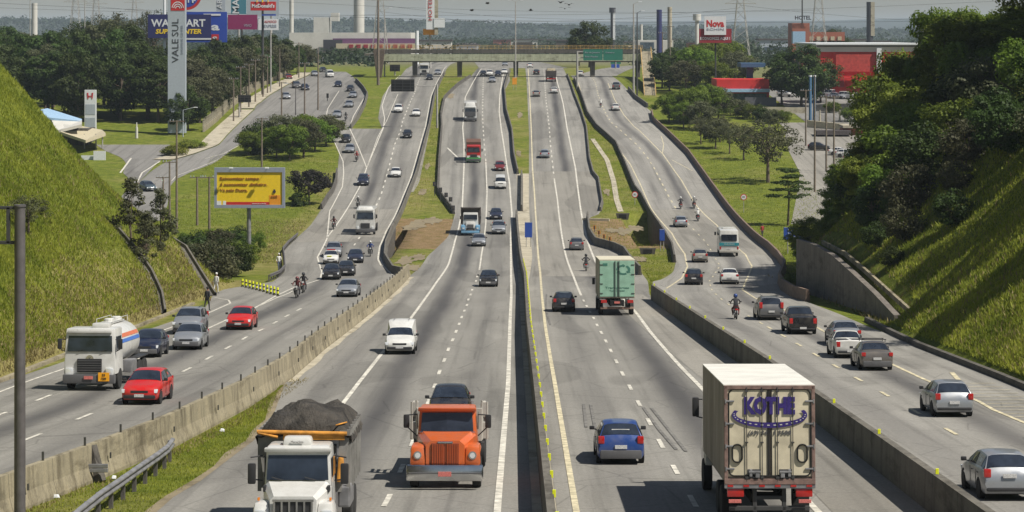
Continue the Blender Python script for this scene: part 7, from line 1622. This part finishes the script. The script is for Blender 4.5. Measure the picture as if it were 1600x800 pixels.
def moto_proto():
    r = empty('motorcycle'); rad = .31
    for ya in (-.66, .62):
        w_ = MB(); n = 20
        for k in range(n): a0, a1 = 2*math.pi*k/n, 2*math.pi*(k+1)/n; w_.tube((0,ya+rad*.9*math.cos(a0),rad+rad*.9*math.sin(a0)),(0,ya+rad*.9*math.cos(a1),rad+rad*.9*math.sin(a1)),.045,n=6,cap=False)
        w = w_.build('wheel', 'tyre', r, True); MB().lathe((0,ya,rad), [(.10,-.05),(.22,-.015),(.22,.015),(.10,.05)], 14, ax='x').build('hub', 'chrome', w, True, 40)
    MB().box((0,-.12,.80), (.26,.50,.22), .08, top=(.8,.8)).build('fuel_tank', 'paint_red', r, True); MB().box((0,.32,.80), (.26,.62,.10), .04).build('seat', 'black_plastic', r, True)
    MB().box((0,-.02,.45), (.26,.42,.34), .06).tube((.13,-.1,.35),(.17,.75,.40),.045).build('engine', 'galvanised', r, True)
    f = MB().tube((-.09,-.66,.31),(-.09,-.42,.98),.028).tube((.09,-.66,.31),(.09,-.42,.98),.028).tube((0,-.40,.9),(0,.1,.5),.04).tube((0,.1,.5),(0,.62,.31),.04).tube((0,.5,.8),(0,.62,.31),.025); f.build('frame', 'pole_dark', r, True)
    MB().tube((-.36,-.42,1.04),(.36,-.42,1.04),.02).build('handlebar', 'black_plastic', r); MB().lathe((0,-.55,.92), [(.05,.05),(.09,-.0),(.09,-.05)], 12, ax='y').build('headlight', 'headlight', r, True)
    MB().box((0,.68,.68), (.22,.10,.10), .02).build('tail_light', 'tail_red', r); MB().box((0,.74,.52), (.20,.02,.15)).build('licence_plate', 'plate_grey', r); MB().box((0,-.66,.66), (.13,.40,.03), .01).build('mudguard', 'black_plastic', r)
    for s in (-1,1): MB().box((s*.40,-.40,1.18), (.12,.03,.08), .02).tube((s*.30,-.42,1.04),(s*.40,-.40,1.16),.01).build('mirror', 'black_plastic', r)
    index_kids(r); return r
MP = None
def biker(px, y, lane, lb, top, legs, helmet, tank, box=None):
    global MP
    if MP is None: MP = moto_proto(); o = MP
    else: o = copy_tree(MP)
    dn = D(y); g = tangent(LANE[lane], dn); x = (px-800)*dn/FPX; yaw = math.atan2(-g, 1) + (math.pi if lane in 'CD' else 0); place(o, x, dn+.7, yaw)
    tag(o, 'motorcycle ' + lb, 'motorcycle', 'motorcycles among the traffic')
    t = [c for c in COL.objects if c.parent == o and c.name.startswith('fuel_tank')][0]; t.material_slots[0].link = 'OBJECT'; t.material_slots[0].material = MATS['paint_'+tank]
    person('person', 'person riding the motorcycle ' + lb, x, dn+.7, yaw, 'ride', top, legs, helmet)
    if box:
        m = MB().box((0,.72,1.0), (.42,.42,.40), .04).build('top_box', box, o)
biker(1151, 499, 'D', 'alone behind the dark tall car on the right carriageway', 'cloth_dark', 'cloth_maroon', 'paint_blue', 'red')
biker(916, 424, 'C', 'just left of the green box truck', 'cloth_dark', 'cloth_grey', 'paint_black', 'silver')
biker(463, 466, 'A', 'nearer of the pair riding by the left edge line', 'cloth_maroon', 'cloth_dark', 'paint_maroon', 'white')
biker(473, 458, 'A', 'farther of the pair riding by the left edge line', 'cloth_dark', 'cloth_dark', 'paint_black', 'red')
biker(578, 401, 'A', 'right of the dark sedan with bright headlights', 'cloth_blue', 'cloth_dark', 'paint_white', 'black')
biker(521, 359, 'A', 'near the left edge line left of the white flat nosed truck', 'cloth_maroon', 'cloth_dark', 'paint_black', 'red')
biker(559, 326, 'A', 'just behind the white flat nosed truck', 'cloth_grey', 'cloth_dark', 'paint_white', 'black')
biker(557, 253, 'A', 'behind the silver hatchback on the merging ramp', 'cloth_red', 'cloth_dark', 'paint_red', 'red')
biker(540, 189, 'A', 'beside the silver sedan on the far ramp', 'cloth_dark', 'cloth_dark', 'paint_black', 'black')
biker(1064, 327, 'D', 'leftmost of the three ahead of the silver hatchback', 'cloth_dark', 'cloth_maroon', 'paint_white', 'red')
biker(1085, 326, 'D', 'middle one of the three ahead of the silver hatchback', 'cloth_grey', 'cloth_maroon', 'paint_white', 'black')
biker(1091, 346, 'D', 'nearest of the three ahead of the silver hatchback', 'cloth_white', 'cloth_dark', 'paint_white', 'red')
biker(939, 168, 'D', 'far up the right carriageway near the white sedan', 'cloth_white', 'cloth_grey', 'paint_white', 'black')
def walker(px, y, lb, top, legs, yaw, hair='hair_dark', helmet=None, sc=1.0): X, d = G2(px, y); return person('person', lb, X, d, yaw, 'walk', top, legs, helmet, hair, sc=sc)
walker(323, 486, 'person in dark clothes walking on the verge below the concrete gutter', 'cloth_dark', 'cloth_dark', R(150))
walker(337, 459, 'person in a white shirt walking where the gutter meets the road', 'cloth_white', 'cloth_white', R(150), 'paint_white')
walker(436, 423, 'person in a white shirt standing beside the ramp guard rail', 'cloth_white', 'cloth_jeans', R(20), 'paint_white')
walker(1191, 372, 'person in red clothes walking behind the curved brown wall', 'cloth_red', 'cloth_dark', R(30))
walker(1012, 118, 'person on the verge beside the footbridge ramp', 'cloth_white', 'cloth_dark', 0)
# the two reference things near the underpass: small drain inlets on the grass island
for px, y, lb in ((973, 341, 'upper concrete drain inlet on the right hand grass island'), (1012, 397, 'lower concrete drain inlet on the right hand grass island')):
    X, d = G2(px, y); r = empty('drain_inlet', (X, d, P(d)), 0, lb, 'drain', 'drain inlets on the grass island'); MB().box((0,0,.25), (1.5,.25,.9), .02, top=(1.25,1)).build('headwall', 'concrete_dark', r); MB().box((0,-.14,.25), (1.0,.05,.6)).build('opening', 'shadow_black', r)
